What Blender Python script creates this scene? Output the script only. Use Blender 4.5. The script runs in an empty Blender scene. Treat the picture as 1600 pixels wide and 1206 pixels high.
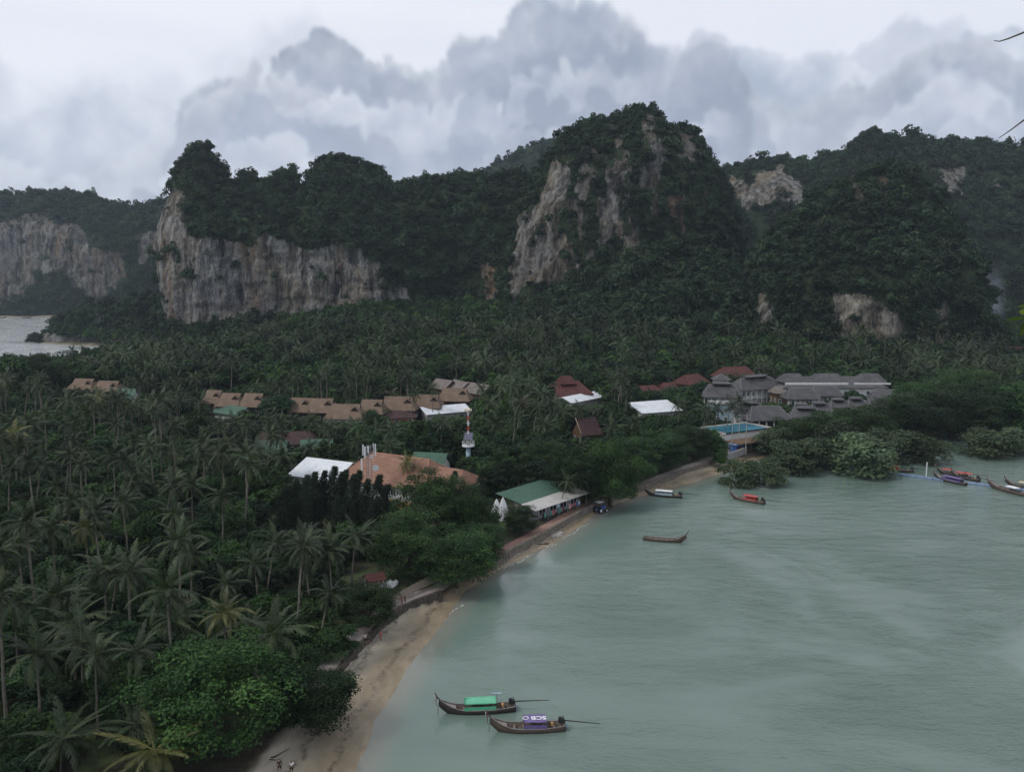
import bpy, bmesh, math, random
import numpy as np
from mathutils import Vector, Matrix, Euler

# ------------------------------------------------------------------ camera, sky, sun, exposure
SC = bpy.context.scene
COL = SC.collection
CAM_H = 55.0
FPX, CX, CY = 1280.0, 800.0, 603.0          # focal length and centre of the 1600 x 1206 photograph
TH = math.atan(168.0 / 1280.0)              # the camera looks down by 7.5 degrees
cam_data = bpy.data.cameras.new("camera")
cam = bpy.data.objects.new("camera", cam_data)
COL.objects.link(cam)
cam.location = (0, 0, CAM_H)
cam.rotation_euler = (math.pi / 2 - TH, 0, 0)
cam_data.sensor_width = 36.0
cam_data.lens = 36.0 * FPX / 1600.0
cam_data.clip_start = 0.1
cam_data.clip_end = 20000
SC.camera = cam
SUN_EL, SUN_AZ = math.radians(50), math.radians(-108)   # azimuth from +Y towards +X
SKY_STRENGTH = 0.1
CLOUD_GAIN = 1.20
SC.view_settings.view_transform = 'Standard'
SC.view_settings.look = 'None'
SC.view_settings.exposure = 0.0
SC.view_settings.gamma = 1.0
SC.view_settings.use_curve_mapping = False
cy = SC.cycles if hasattr(SC, 'cycles') else None
SC.render.engine = 'CYCLES'
cy = SC.cycles
cy.use_denoising = True
cy.max_bounces = 5
cy.diffuse_bounces = 2
cy.glossy_bounces = 2
cy.transmission_bounces = 3
cy.volume_bounces = 1
cy.transparent_max_bounces = 4
cy.caustics_reflective = False
cy.caustics_refractive = False
cy.use_adaptive_sampling = True
cy.adaptive_threshold = 0.02


class NT:
    """small helper that writes node trees as expressions"""
    def __init__(self, tree):
        self.t = tree
        self.n = tree.nodes
        self.l = tree.links

    def node(self, kind, **kw):
        n = self.n.new(kind)
        for k, v in kw.items():
            setattr(n, k, v)
        return n

    def put(self, sock, v):
        if isinstance(v, bpy.types.NodeSocket):
            self.l.new(v, sock)
        elif v is not None:
            try:
                sock.default_value = v
            except Exception:
                sock.default_value = tuple(v) + (1.0,)

    def m(self, op, a, b=None, c=None, clamp=False):
        n = self.node('ShaderNodeMath', operation=op, use_clamp=clamp)
        for i, v in enumerate((a, b, c)):
            if v is not None:
                self.put(n.inputs[i], v)
        return n.outputs[0]

    def vm(self, op, a, b=None, s=None):
        n = self.node('ShaderNodeVectorMath', operation=op)
        self.put(n.inputs[0], a)
        if b is not None:
            self.put(n.inputs[1], b)
        if s is not None:
            self.put(n.inputs['Scale'], s)
        return n.outputs[0]

    def xyz(self, x, y, z):
        n = self.node('ShaderNodeCombineXYZ')
        for i, v in enumerate((x, y, z)):
            self.put(n.inputs[i], v)
        return n.outputs[0]

    def sep(self, v):
        n = self.node('ShaderNodeSeparateXYZ')
        self.put(n.inputs[0], v)
        return n.outputs

    def noise(self, vec, scale, detail=4, rough=0.55, dist=0.0, color=False):
        n = self.node('ShaderNodeTexNoise')
        if vec is not None:
            self.put(n.inputs['Vector'], vec)
        n.inputs['Scale'].default_value = scale
        n.inputs['Detail'].default_value = detail
        n.inputs['Roughness'].default_value = rough
        n.inputs['Distortion'].default_value = dist
        return n.outputs['Color' if color else 'Fac']

    def voro(self, vec, scale, smooth=0.4, detail=2):
        n = self.node('ShaderNodeTexVoronoi', feature='SMOOTH_F1')
        self.put(n.inputs['Vector'], vec)
        n.inputs['Scale'].default_value = scale
        n.inputs['Detail'].default_value = detail
        n.inputs['Smoothness'].default_value = smooth
        return n.outputs['Distance']

    def map(self, v, a, b, c=0.0, d=1.0, smooth=False):
        n = self.node('ShaderNodeMapRange')
        if smooth:
            n.interpolation_type = 'SMOOTHSTEP'
        self.put(n.inputs[0], v)
        for i, q in enumerate((a, b, c, d)):
            self.put(n.inputs[1 + i], q)
        return n.outputs[0]

    def mix(self, f, a, b, blend='MIX'):
        n = self.node('ShaderNodeMix', data_type='RGBA', blend_type=blend)
        self.put(n.inputs[0], f)
        self.put(n.inputs[6], a)
        self.put(n.inputs[7], b)
        return n.outputs[2]

    def ramp(self, f, stops):
        n = self.node('ShaderNodeValToRGB')
        el = n.color_ramp.elements
        while len(el) > 1:
            el.remove(el[-1])
        el[0].position, el[0].color = stops[0][0], tuple(stops[0][1]) + (1,)
        for p, c in stops[1:]:
            e = el.new(p)
            e.color = tuple(c) + (1,)
        self.put(n.inputs[0], f)
        return n.outputs[0]

    def curve(self, f, pts):
        n = self.node('ShaderNodeFloatCurve')
        c = n.mapping.curves[0]
        c.points[0].location = pts[0]
        c.points[1].location = pts[-1]
        for p in pts[1:-1]:
            c.points.new(*p)
        n.mapping.update()
        self.put(n.inputs['Value'], f)
        return n.outputs[0]


def lin(r, g, b):
    """sRGB 0..255 to linear"""
    o = []
    for c in (r, g, b):
        c /= 255.0
        o.append(c / 12.92 if c <= 0.04045 else ((c + 0.055) / 1.055) ** 2.4)
    return tuple(o)


def cloud_sky(W=3840):
    """pixels of an overcast dome with cumulus, computed here: equirectangular, linear colour"""
    rng = np.random.default_rng(77)
    H = W // 2
    dpx = W / 360.0                                    # pixels per degree
    e0, e1 = -6.0, 34.0
    hb = int((e1 - e0) * dpx)
    el = e0 + (np.arange(hb) + 0.5) / dpx              # rows from low to high

    def lattice(h, w, ny, nx, r):
        g = r.normal(size=(ny + 3, nx))
        yy = np.linspace(0, ny, h, endpoint=False)
        xx = np.linspace(0, nx, w, endpoint=False)
        def wts(v):
            i = np.floor(v).astype(int)
            f = v - i
            return i, np.stack([(1 - f) ** 3, 3 * f ** 3 - 6 * f ** 2 + 4, -3 * f ** 3 + 3 * f ** 2 + 3 * f + 1, f ** 3]) / 6
        iy, wy = wts(yy)
        ix, wx = wts(xx)
        r1 = sum(wy[k][:, None] * g[np.minimum(iy + k, ny + 2)] for k in range(4))
        return sum(wx[k][None] * r1[:, (ix + k) % nx] for k in range(4))

    def cf(h, w, deg, cells_y, oct_, gain, seed):
        """fractal noise over the band, first cells deg degrees wide"""
        r = np.random.default_rng(seed)
        o, a = 0, 1.0
        nx = int(360 / deg)
        ny = cells_y
        for _ in range(oct_):
            o = o + a * lattice(h, w, int(ny), int(nx), r)
            nx, ny, a = nx * 2, ny * 2, a * gain
        return o
    n_big = cf(hb, W, 18, 3, 4, 0.5, 1)
    n_mid = cf(hb, W, 6, 7, 5, 0.55, 2)
    n_fin = cf(hb, W, 2.0, 20, 4, 0.6, 3)
    streak = cf(hb, W, 25, 14, 4, 0.5, 4)
    n_rag = cf(hb, W, 0.9, 44, 3, 0.65, 8)

    def az_el(px, py):
        x, y = (px - CX) / FPX, -(py - CY) / FPX
        dx, dy, dz = x, math.cos(TH) + y * math.sin(TH), -math.sin(TH) + y * math.cos(TH)
        return math.degrees(math.atan2(dx, dy)), math.degrees(math.atan2(dz, math.hypot(dx, dy)))

    YY, XX = np.mgrid[0:hb, 0:W]
    azs = (np.arange(W) + 0.5) / dpx - 180

    def warp(a, b, k):
        dx_ = (np.roll(n_mid, 37 * k, 1) * a + np.roll(n_fin, 211 * k, 1) * b + np.roll(n_rag, 83 * k, 1) * b * 0.55) * dpx
        dy_ = (np.roll(n_mid, 911 + 53 * k, 1) * a + np.roll(n_fin, 577 + 97 * k, 1) * b + np.roll(n_rag, 433 + 61 * k, 1) * b * 0.55) * dpx
        return (XX + dx_).astype(int) % W, YY + dy_

    def scallops(tops, sizes, seed, jit):
        """top line of a heap of cumulus: round heads along the measured line, elevations in degrees"""
        r = np.random.default_rng(seed)
        a = np.array([az_el(*p) for p in tops])
        lo, hi = a[0, 0], a[-1, 0]
        wav = 7 + 4.5 * np.sin(azs * 0.06 + seed) + 2.5 * np.sin(azs * 0.17 + 2 * seed)
        line = np.interp(azs, a[:, 0], a[:, 1])
        k = np.clip(np.maximum(lo - azs, azs - hi) / 8.0, 0, 1)
        line = line * (1 - k) + wav * k                  # the same kind of sky goes on all round
        T = line - sizes[0] * 0.9
        for sz in sizes:
            n = int(360 / sz * 1.4)
            for c in r.uniform(-180, 180, n):
                rad = sz * r.uniform(0.45, 1.0)
                base = np.interp(c, azs, line) - rad * r.uniform(0.75, 1.25) + r.normal() * jit
                m = np.abs(azs - c) < rad
                T[m] = np.maximum(T[m], base + np.sqrt(rad * rad - (azs[m] - c) ** 2))
        return T

    def blur(f, s):
        k = np.exp(-0.5 * (np.arange(-3 * s, 3 * s + 1) / s) ** 2)
        k /= k.sum()
        fp = np.pad(f, ((3 * s, 3 * s), (0, 0)), mode='edge')
        g = sum(k[i] * fp[i:i + f.shape[0]] for i in range(len(k)))
        return sum(k[i] * np.roll(g, i - 3 * s, 1) for i in range(len(k)))

    def mixc(c, d, m):
        return c + (d - c) * m[..., None]
    L_ = lambda *c: np.array(lin(*c))
    # high thin overcast
    v = np.clip(0.5 + 0.22 * streak + 0.14 * n_big, 0, 1)
    col = L_(208, 213, 225) + (L_(234, 236, 243) - L_(208, 213, 225)) * v[..., None]
    lowt = np.clip(1 - el / 9.0, 0, 1)[:, None] * np.ones((1, W))
    col = mixc(col, L_(182, 195, 212), lowt * 0.75)

    def layer(col, T, dark, light, edge, soft, alpha, k, a=0.55, b=0.34, reach=40.0, var=0.5):
        sx, sy = warp(a, b, k)
        f = T[sx] - (e0 + (sy + 0.5) / dpx)             # degrees below the top of the heap
        sw = soft * np.clip(0.55 + 0.55 * np.roll(n_big, 131 * k, 1), 0.15, 2.0)
        m = np.clip(f / sw, 0, 1)
        m = m * m * (3 - 2 * m) * np.clip((reach - f) / (0.6 * reach), 0, 1)
        fr = np.roll(n_mid, 700 + 71 * k, 1)
        sh = np.exp(-np.maximum(f, 0) / edge) * (0.46 + var * 0.6 * fr) + 0.15 * np.roll(n_fin, 300 * k, 1) + 0.09 * np.roll(n_rag, 170 * k, 1) + 0.20 * fr + 0.16 * n_big + 0.17
        sh = np.clip(sh, 0, 1)
        c = dark + (light - dark) * sh[..., None]
        return mixc(col, c, m * alpha)
    # bright lumps low left and right of the middle
    T1 = [(-350, 170), (-150, 120), (0, 185), (90, 165), (160, 130), (230, 140), (275, 172), (300, 230), (420, 200), (700, 140), (1000, 150), (1110, 120), (1150, 72), (1210, 82), (1255, 100), (1320, 92), (1370, 130), (1450, 70), (1520, 60), (1600, 70), (1900, 110)]
    # grey bank with the tall head
    T2 = [(-350, 300), (0, 270), (180, 260), (285, 200), (300, 165), (318, 128), (345, 118), (372, 90), (400, 80), (422, 84), (442, 66), (470, 66), (500, 57), (532, 62), (548, 82), (562, 120), (605, 82), (640, 112), (690, 118), (715, 62), (745, 55), (790, 82), (806, 22), (835, 4), (880, 22), (940, 25), (985, 45), (1010, 80), (1050, 82), (1090, 70), (1125, 85), (1145, 135), (1200, 150), (1300, 145), (1390, 120), (1470, 60), (1520, 55), (1600, 75), (1900, 120)]
    T0 = [(-350, 40), (0, 78), (60, 100), (200, 110), (330, 60), (500, 60), (700, 130), (1200, 120), (1440, 45), (1560, 60), (1900, 80)]
    D, Lt = L_(146, 155, 172), L_(221, 225, 232)
    col = layer(col, scallops(T0, [5, 2.5], 5, 0.8), L_(178, 186, 202), L_(218, 222, 231), 4.0, 3.0, 0.8, 1, 0.8, 0.35)
    col = layer(col, scallops(T1, [2.6, 1.3, 0.6], 6, 0.25), L_(163, 173, 192), L_(233, 236, 243), 2.2, 0.7, 0.95, 2)
    col = layer(col, scallops(T2, [2.2, 1.2, 0.6], 7, 0.12), D, Lt, 2.6, 0.9, 0.97, 3)
    rr = np.random.default_rng(5)
    for k in range(12):                                   # heads in front of heads, lower and lower
        dy = 38 + k * 18
        ph = rr.uniform(0, 6.28)
        Tk = [(px, py + dy + 38 * math.sin(px / 150.0 + ph) + 24 * math.sin(px / 61.0 + 2 * ph)) for px, py in T2]
        br = rr.uniform(-9, 9)
        col = layer(col, scallops(Tk, [2.8, 1.3, 0.6], 20 + k, 0.5), L_(149 + br, 158 + br, 178 + br), L_(216 + br, 220 + br, 229 + br), 2.0, 1.2, 0.62, 4 + k, reach=9.0, var=0.9)
    # darker scraps in front
    T3 = [(-350, 600), (1000, 600), (1035, 100), (1060, 84), (1095, 72), (1128, 90), (1142, 140), (1165, 600), (1900, 600)]
    az3 = scallops(T3, [1.6, 0.8], 9, 0.1)
    az3 = az3 - np.clip(np.abs(azs - 12.3) - 2.0, 0, None) ** 1.5 * 1.2
    col = layer(col, az3, L_(141, 149, 169), L_(186, 192, 205), 1.2, 2.2, 0.6, 15, reach=6.0)
    # rain veil over the low sky
    veil = np.clip(1.15 - el / 11.0, 0, 1)[:, None] * np.clip(0.62 + 0.25 * n_big, 0, 1)
    col = mixc(col, L_(168, 177, 195), veil * 0.62)
    col = np.stack([blur(col[..., k], 1) for k in range(3)], -1)
    # the rest of the dome: the same overcast, soft
    img = np.ones((H, W, 4), np.float32)
    up = np.clip(0.5 + 0.30 * cf(H // 8, W // 8, 30, 6, 4, 0.5, 21), 0, 1)
    up = np.kron(up, np.ones((8, 8)))
    base = L_(196, 203, 217) + (L_(232, 235, 242) - L_(196, 203, 217)) * up[..., None]
    img[..., :3] = np.resize(base, (H, W, 3)) if base.shape != (H, W, 3) else base
    r0 = int((90 + e0) * dpx)
    fade = np.clip((e1 - el) / 8.0, 0, 1)[:, None, None]
    img[r0:r0 + hb, :, :3] = img[r0:r0 + hb, :, :3] * (1 - fade) + col * fade
    img[:r0, :, :3] = col[0].mean(0)
    return img


def build_world():
    w = bpy.data.worlds.new("World")
    SC.world = w
    w.use_nodes = True
    t = NT(w.node_tree)
    t.n.clear()
    out = t.node('ShaderNodeOutputWorld')
    bg = t.node('ShaderNodeBackground')
    bg.inputs['Strength'].default_value = SKY_STRENGTH
    t.l.new(bg.outputs[0], out.inputs[0])
    sky = t.node('ShaderNodeTexSky', sky_type='NISHITA')
    sky.sun_disc = False
    sky.sun_elevation = SUN_EL
    sky.sun_rotation = SUN_AZ
    px = np.roll(cloud_sky(), -3840 // 4, 1)
    im = bpy.data.images.new('cloud_cover', px.shape[1], px.shape[0], alpha=False, float_buffer=True)
    im.colorspace_settings.name = 'Linear Rec.709'
    im.pixels.foreach_set(np.ascontiguousarray(px, np.float32).ravel())
    im.update()
    env = t.node('ShaderNodeTexEnvironment')
    env.image = im
    col = t.vm('SCALE', env.outputs[0], s=CLOUD_GAIN / SKY_STRENGTH)
    # the clear sky shows through the cover only faintly
    col = t.mix(0.08, col, sky.outputs[0])
    t.l.new(col, bg.inputs['Color'])
    w.cycles.sampling_method = 'MANUAL'
    w.cycles.sample_map_resolution = 512


build_world()
sun_data = bpy.data.lights.new("sun", 'SUN')
sun_data.energy = 1.5
sun_data.angle = math.radians(12)
sun_data.color = (1.0, 0.96, 0.90)
sun = bpy.data.objects.new("sun", sun_data)
COL.objects.link(sun)
sd = Vector((math.sin(SUN_AZ) * math.cos(SUN_EL), math.cos(SUN_AZ) * math.cos(SUN_EL), math.sin(SUN_EL)))
sun.rotation_euler = sd.to_track_quat('Z', 'Y').to_euler()
sun.location = (0, 0, 400)


# ------------------------------------------------------------------ measuring helpers
def ray(px, py):
    x = (px - CX) / FPX
    y = -(py - CY) / FPX
    return x, math.cos(TH) + y * math.sin(TH), -math.sin(TH) + y * math.cos(TH)


def G(px, py, z=0.0):
    """where the sight line of a photo point meets height z"""
    dx, dy, dz = ray(px, py)
    k = (z - CAM_H) / dz
    return dx * k, dy * k


def AT(px, py, Y):
    dx, dy, dz = ray(px, py)
    k = Y / dy
    return dx * k, CAM_H + dz * k


def project(P):
    P = np.asarray(P, float)
    X, Y, Z = P[..., 0], P[..., 1], P[..., 2] - CAM_H
    fw = Y * math.cos(TH) - Z * math.sin(TH)
    up = Y * math.sin(TH) + Z * math.cos(TH)
    fw = np.where(np.abs(fw) < 1e-3, 1e-3, fw)
    return CX + FPX * X / fw, CY - FPX * up / fw, fw


# ------------------------------------------------------------------ numpy noise
def _hash(ix, iy, iz, seed):
    h = (ix.astype(np.int64) * 374761393 + iy.astype(np.int64) * 668265263 + iz.astype(np.int64) * 2147483647 + seed * 974634777) & 0xFFFFFFFF
    h = ((h ^ (h >> 13)) * 1274126177) & 0xFFFFFFFF
    h = ((h ^ (h >> 16)) * 2246822519) & 0xFFFFFFFF
    return ((h ^ (h >> 15)) & 0xFFFFFF) / float(0xFFFFFF)


def vnoise(x, y, z, seed=0):
    ix, iy, iz = np.floor(x), np.floor(y), np.floor(z)
    fx, fy, fz = x - ix, y - iy, z - iz
    fx, fy, fz = [f * f * (3 - 2 * f) for f in (fx, fy, fz)]
    r = 0
    for a in (0, 1):
        wa = fx if a else 1 - fx
        for b in (0, 1):
            wb = fy if b else 1 - fy
            for c in (0, 1):
                wc = fz if c else 1 - fz
                r = r + wa * wb * wc * _hash(ix + a, iy + b, iz + c, seed)
    return r * 2 - 1


def fbm(x, y, z, oct=4, seed=0, gain=0.5):
    x, y, z = np.broadcast_arrays(np.asarray(x, float), np.asarray(y, float), np.asarray(z, float))
    r, a, s = 0, 1.0, 0
    for o in range(oct):
        r = r + a * vnoise(x * 2 ** o + 17.3 * o, y * 2 ** o + 5.1 * o, z * 2 ** o + 9.7 * o, seed + o)
        s += a
        a *= gain
    return r / s


def sstep(x, a, b):
    k = np.clip((x - a) / (b - a), 0, 1)
    return k * k * (3 - 2 * k)


def inpoly(px, py, poly):
    px, py = np.asarray(px, float), np.asarray(py, float)
    r = np.zeros(px.shape, bool)
    n = len(poly)
    j = n - 1
    for i in range(n):
        xi, yi = poly[i]
        xj, yj = poly[j]
        if yi != yj:
            r ^= ((yi > py) != (yj > py)) & (px < (xj - xi) * (py - yi) / (yj - yi) + xi)
        j = i
    return r


def polydist(X, Y, pts, closed=True):
    d = np.full(np.shape(X), 1e18)
    n = len(pts)
    for i in range(n if closed else n - 1):
        ax, ay = pts[i]
        bx, by = pts[(i + 1) % n]
        vx, vy = bx - ax, by - ay
        L2 = vx * vx + vy * vy + 1e-12
        k = np.clip(((X - ax) * vx + (Y - ay) * vy) / L2, 0, 1)
        d = np.minimum(d, (X - ax - k * vx) ** 2 + (Y - ay - k * vy) ** 2)
    return np.sqrt(d)


# ------------------------------------------------------------------ mesh helpers
def mk_mesh(name, V, faces, attrs=None, smooth=False, mats=None):
    """V (n,3); faces: list of int arrays (m,k)"""
    me = bpy.data.meshes.new(name)
    V = np.asarray(V, np.float32)
    faces = [np.asarray(f, np.int32) for f in faces if len(f)]
    me.vertices.add(len(V))
    me.vertices.foreach_set('co', V.ravel())
    if faces:
        loops = np.concatenate([f.ravel() for f in faces])
        tot = np.concatenate([np.full(len(f), f.shape[1], np.int32) for f in faces])
        st = np.concatenate([[0], np.cumsum(tot)[:-1]]).astype(np.int32)
        me.loops.add(len(loops))
        me.loops.foreach_set('vertex_index', loops)
        me.polygons.add(len(tot))
        me.polygons.foreach_set('loop_start', st)
        me.polygons.foreach_set('loop_total', tot)
        me.polygons.foreach_set('use_smooth', np.full(len(tot), bool(smooth)))
    for k, v in (attrs or {}).items():
        a = me.attributes.new(k, 'FLOAT', 'POINT')
        a.data.foreach_set('value', np.asarray(v, np.float32).ravel())
    me.update(calc_edges=True)
    for m_ in (mats or []):
        me.materials.append(m_)
    return me


class MB:
    """collects shapes and links them as one mesh object"""
    def __init__(self):
        self.V, self.F, self.T, self.n = [], {}, [], 0

    def add(self, V, faces, tint=0.5):
        V = np.asarray(V, float).reshape(-1, 3)
        for f in faces:
            f = np.asarray(f, int)
            if f.ndim == 1:
                f = f[None]
            self.F.setdefault(f.shape[1], []).append(f + self.n)
        self.V.append(V)
        self.T.append(np.broadcast_to(np.asarray(tint, float), (len(V),)))
        self.n += len(V)
        return self

    def box(self, c, s, rz=0.0, tint=0.5):
        c = np.array(c, float)
        hx, hy, hz = np.array(s, float) / 2
        P = np.array([[x, y, z] for z in (-hz, hz) for x, y in ((-hx, -hy), (hx, -hy), (hx, hy), (-hx, hy))])
        if rz:
            ca, sa = math.cos(rz), math.sin(rz)
            P = P @ np.array([[ca, sa, 0], [-sa, ca, 0], [0, 0, 1]])
        self.add(P + c, [[[0, 3, 2, 1], [4, 5, 6, 7], [0, 1, 5, 4], [1, 2, 6, 5], [2, 3, 7, 6], [3, 0, 4, 7]]], tint)
        return self

    def tube(self, pts, rad, n=6, tint=0.5, cap=True):
        pts = np.asarray(pts, float)
        k = len(pts)
        rad = np.broadcast_to(np.asarray(rad, float), (k,))
        tg = np.gradient(pts, axis=0)
        tg /= np.linalg.norm(tg, axis=1)[:, None] + 1e-9
        ref = np.array([0, 0, 1.0]) if abs(tg[:, 2]).mean() < 0.8 else np.array([1.0, 0, 0])
        a = np.cross(tg, ref)
        a /= np.linalg.norm(a, axis=1)[:, None] + 1e-9
        b = np.cross(tg, a)
        ang = np.arange(n) * 2 * math.pi / n
        V = pts[:, None] + rad[:, None, None] * (np.cos(ang)[None, :, None] * a[:, None] + np.sin(ang)[None, :, None] * b[:, None])
        i = np.arange(k - 1)[:, None] * n
        j = np.arange(n)[None]
        jn = (j + 1) % n
        F = np.stack([i + j, i + jn, i + n + jn, i + n + j], -1).reshape(-1, 4)
        base = self.n
        self.add(V.reshape(-1, 3), [F], tint)
        if cap:
            self.F.setdefault(n, []).append(np.array([np.arange(n)[::-1] + base]))
            self.F.setdefault(n, []).append(np.array([np.arange(n) + (k - 1) * n + base]))
        return self

    def mesh(self, name, mats, smooth=False):
        if not self.V:
            return mk_mesh(name, np.zeros((0, 3)), [])
        return mk_mesh(name, np.concatenate(self.V), [np.concatenate(f) for f in self.F.values()],
                       {'tint': np.concatenate(self.T)}, smooth, mats if isinstance(mats, (list, tuple)) else [mats])

    def build(self, name, mat, parent=None, smooth=False, loc=None):
        return obj(name, self.mesh(name, mat, smooth), parent, loc)


def obj(name, data, parent=None, loc=None, rz=None):
    o = bpy.data.objects.new(name, data)
    COL.objects.link(o)
    if parent is not None:
        o.parent = parent
    if loc is not None:
        o.location = loc
    if rz is not None:
        o.rotation_euler = (0, 0, rz)
    return o


def tag(o, label=None, cat=None, group=None, kind=None):
    if label:
        o['label'] = label
    if cat:
        o['category'] = cat
    if group:
        o['group'] = group
    if kind:
        o['kind'] = kind
    return o


def thing(name, label, cat, loc, rz=0.0, group=None, scale=1.0):
    o = bpy.data.objects.new(name, None)
    o.empty_display_size = 0.5
    COL.objects.link(o)
    o.location = loc
    o.rotation_euler = (0, 0, rz)
    o.scale = (scale,) * 3 if isinstance(scale, (int, float)) else scale
    return tag(o, label, cat, group)


# ------------------------------------------------------------------ materials
MATS = {}


def new_mat(name):
    m = bpy.data.materials.new(name)
    m.use_nodes = True
    t = NT(m.node_tree)
    t.n.clear()
    out = t.node('ShaderNodeOutputMaterial')
    MATS[name] = m
    return m, t, out


def principled(t, out, color, rough=0.6, spec=0.3, metal=0.0, normal=None):
    b = t.node('ShaderNodeBsdfPrincipled')
    t.put(b.inputs['Base Color'], color)
    t.put(b.inputs['Roughness'], rough)
    t.put(b.inputs['Specular IOR Level'], spec)
    t.put(b.inputs['Metallic'], metal)
    if normal is not None:
        t.l.new(normal, b.inputs['Normal'])
    t.l.new(b.outputs[0], out.inputs[0])
    return b


def bump(t, h, strength=0.3, dist=0.1):
    n = t.node('ShaderNodeBump')
    n.inputs['Strength'].default_value = strength
    n.inputs['Distance'].default_value = dist
    t.put(n.inputs['Height'], h)
    return n.outputs[0]


def attr(t, name):
    return t.node('ShaderNodeAttribute', attribute_name=name).outputs['Fac']


def plain(name, color, rough=0.6, spec=0.3, metal=0.0, var=0.18, scale=1.5, bumps=0.0, stain=0.0):
    """painted, worn surface: colour with blotches and faint dirt"""
    m, t, out = new_mat(name)
    tc = t.node('ShaderNodeTexCoord')
    n1 = t.noise(tc.outputs['Object'], scale, 5, 0.6)
    f = t.map(n1, 0.3, 0.7, 1 - var, 1 + var)
    c = t.vm('SCALE', tuple(color), s=f)
    if stain:
        s = t.noise(t.vm('MULTIPLY', tc.outputs['Object'], (1.6, 1.6, 0.25)), 1.2, 4, 0.6)
        c = t.mix(t.map(s, 0.5, 0.72, 0, stain), c, (0.05, 0.045, 0.04))
    nrm = bump(t, t.noise(tc.outputs['Object'], scale * 6, 4, 0.6), bumps, 0.05) if bumps else None
    principled(t, out, c, rough, spec, metal, nrm)
    return m


def roof_mat(name, c1, c2, ribs=2.6, axis=2, rough=0.75, strength=0.5):
    """tiled or ribbed roof: rows of courses as relief, patchy weathering"""
    m, t, out = new_mat(name)
    tc = t.node('ShaderNodeTexCoord')
    o = tc.outputs['Object']
    x, y, z = t.sep(o)
    n1 = t.noise(o, 0.45, 5, 0.65)
    n2 = t.noise(o, 4.0, 3, 0.6)
    c = t.mix(t.map(n1, 0.32, 0.68), c1, c2)
    c = t.vm('SCALE', c, s=t.map(n2, 0.25, 0.75, 0.72, 1.28))
    w = t.m('SINE', t.m('MULTIPLY', (x, y, z)[axis], ribs * 2 * math.pi))
    nrm = bump(t, t.m('ADD', w, t.m('MULTIPLY', n2, 1.5)), strength, 0.08)
    principled(t, out, c, rough, 0.25, 0, nrm)
    return m


def leaf_mat(name, dark, light, rough=0.55, trans=0.18, hue=0.5, spec=0.12):
    m, t, out = new_mat(name)
    oi = t.node('ShaderNodeObjectInfo')
    tint = attr(t, 'tint')
    c = t.mix(tint, dark, light)
    k = t.map(oi.outputs['Random'], 0, 1, 0.50, 1.40)
    c = t.vm('SCALE', c, s=k)
    r2 = t.m('FRACT', t.m('MULTIPLY', oi.outputs['Random'], 7.31))
    c = t.mix(t.m('MULTIPLY', r2, hue), c, t.vm('MULTIPLY', c, (1.35, 1.05, 0.55)))
    geo = t.node('ShaderNodeNewGeometry')
    c = t.vm('SCALE', c, s=t.map(t.noise(geo.outputs['Position'], 0.035, 3, 0.6), 0.32, 0.68, 0.62, 1.28))
    b = principled(t, out, c, rough, spec)
    tr = t.node('ShaderNodeBsdfTranslucent')
    t.put(tr.inputs[0], t.vm('MULTIPLY', c, (1.3, 1.5, 0.7)))
    mx = t.node('ShaderNodeMixShader')
    mx.inputs[0].default_value = trans
    t.l.new(b.outputs[0], mx.inputs[1])
    t.l.new(tr.outputs[0], mx.inputs[2])
    t.l.new(mx.outputs[0], out.inputs[0])
    return m


M = {}
M['leaf'] = leaf_mat('broad_leaf', (0.013, 0.034, 0.016), (0.048, 0.096, 0.030), hue=0.35)
M['leaf_bright'] = leaf_mat('bright_leaf', (0.014, 0.038, 0.014), (0.044, 0.092, 0.025), hue=0.25)
M['leaf_dark'] = leaf_mat('dark_leaf', (0.008, 0.025, 0.014), (0.030, 0.062, 0.025), hue=0.25)
M['leaf_mangrove'] = leaf_mat('mangrove_leaf', (0.030, 0.056, 0.032), (0.094, 0.132, 0.068), hue=0.2)
M['leaf_cliff'] = leaf_mat('cliff_leaf', (0.012, 0.029, 0.019), (0.038, 0.068, 0.034), hue=0.4)
M['needle'] = leaf_mat('casuarina_needle', (0.012, 0.024, 0.016), (0.036, 0.056, 0.034), rough=0.7, trans=0.1, hue=0.3)
M['frond'] = leaf_mat('palm_frond', (0.010, 0.025, 0.012), (0.064, 0.088, 0.044), rough=0.48, trans=0.15, hue=0.4, spec=0.2)
M['frond_yellow'] = leaf_mat('palm_frond_yellow', (0.040, 0.056, 0.016), (0.140, 0.140, 0.046), rough=0.45, trans=0.2, hue=0.4, spec=0.4)
M['dead_frond'] = plain('dead_frond', (0.11, 0.075, 0.04), 0.8, 0.1)
M['palm_trunk'] = plain('palm_trunk', (0.16, 0.145, 0.12), 0.85, 0.15, var=0.35, scale=2.0, bumps=0.4)
M['bark'] = plain('bark', (0.075, 0.062, 0.048), 0.9, 0.1, var=0.35, scale=2.0, bumps=0.5)
M['bark_pale'] = plain('bark_pale', (0.19, 0.17, 0.15), 0.9, 0.1, var=0.3, scale=2.0, bumps=0.4)
M['white_wall'] = plain('white_wall', (0.66, 0.66, 0.64), 0.7, 0.2, var=0.08, scale=0.6, stain=0.35)
M['cream_wall'] = plain('cream_wall', (0.60, 0.54, 0.40), 0.7, 0.2, var=0.1, scale=0.6, stain=0.3)
M['pink_wall'] = plain('pink_wall', (0.48, 0.20, 0.16), 0.7, 0.2, var=0.1, scale=0.6, stain=0.3)
M['orange_wall'] = plain('orange_wall', (0.58, 0.33, 0.12), 0.7, 0.2, var=0.1, scale=0.6, stain=0.25)
M['blue_wall'] = plain('blue_wall', (0.34, 0.46, 0.52), 0.7, 0.2, var=0.1, scale=0.6, stain=0.25)
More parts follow.
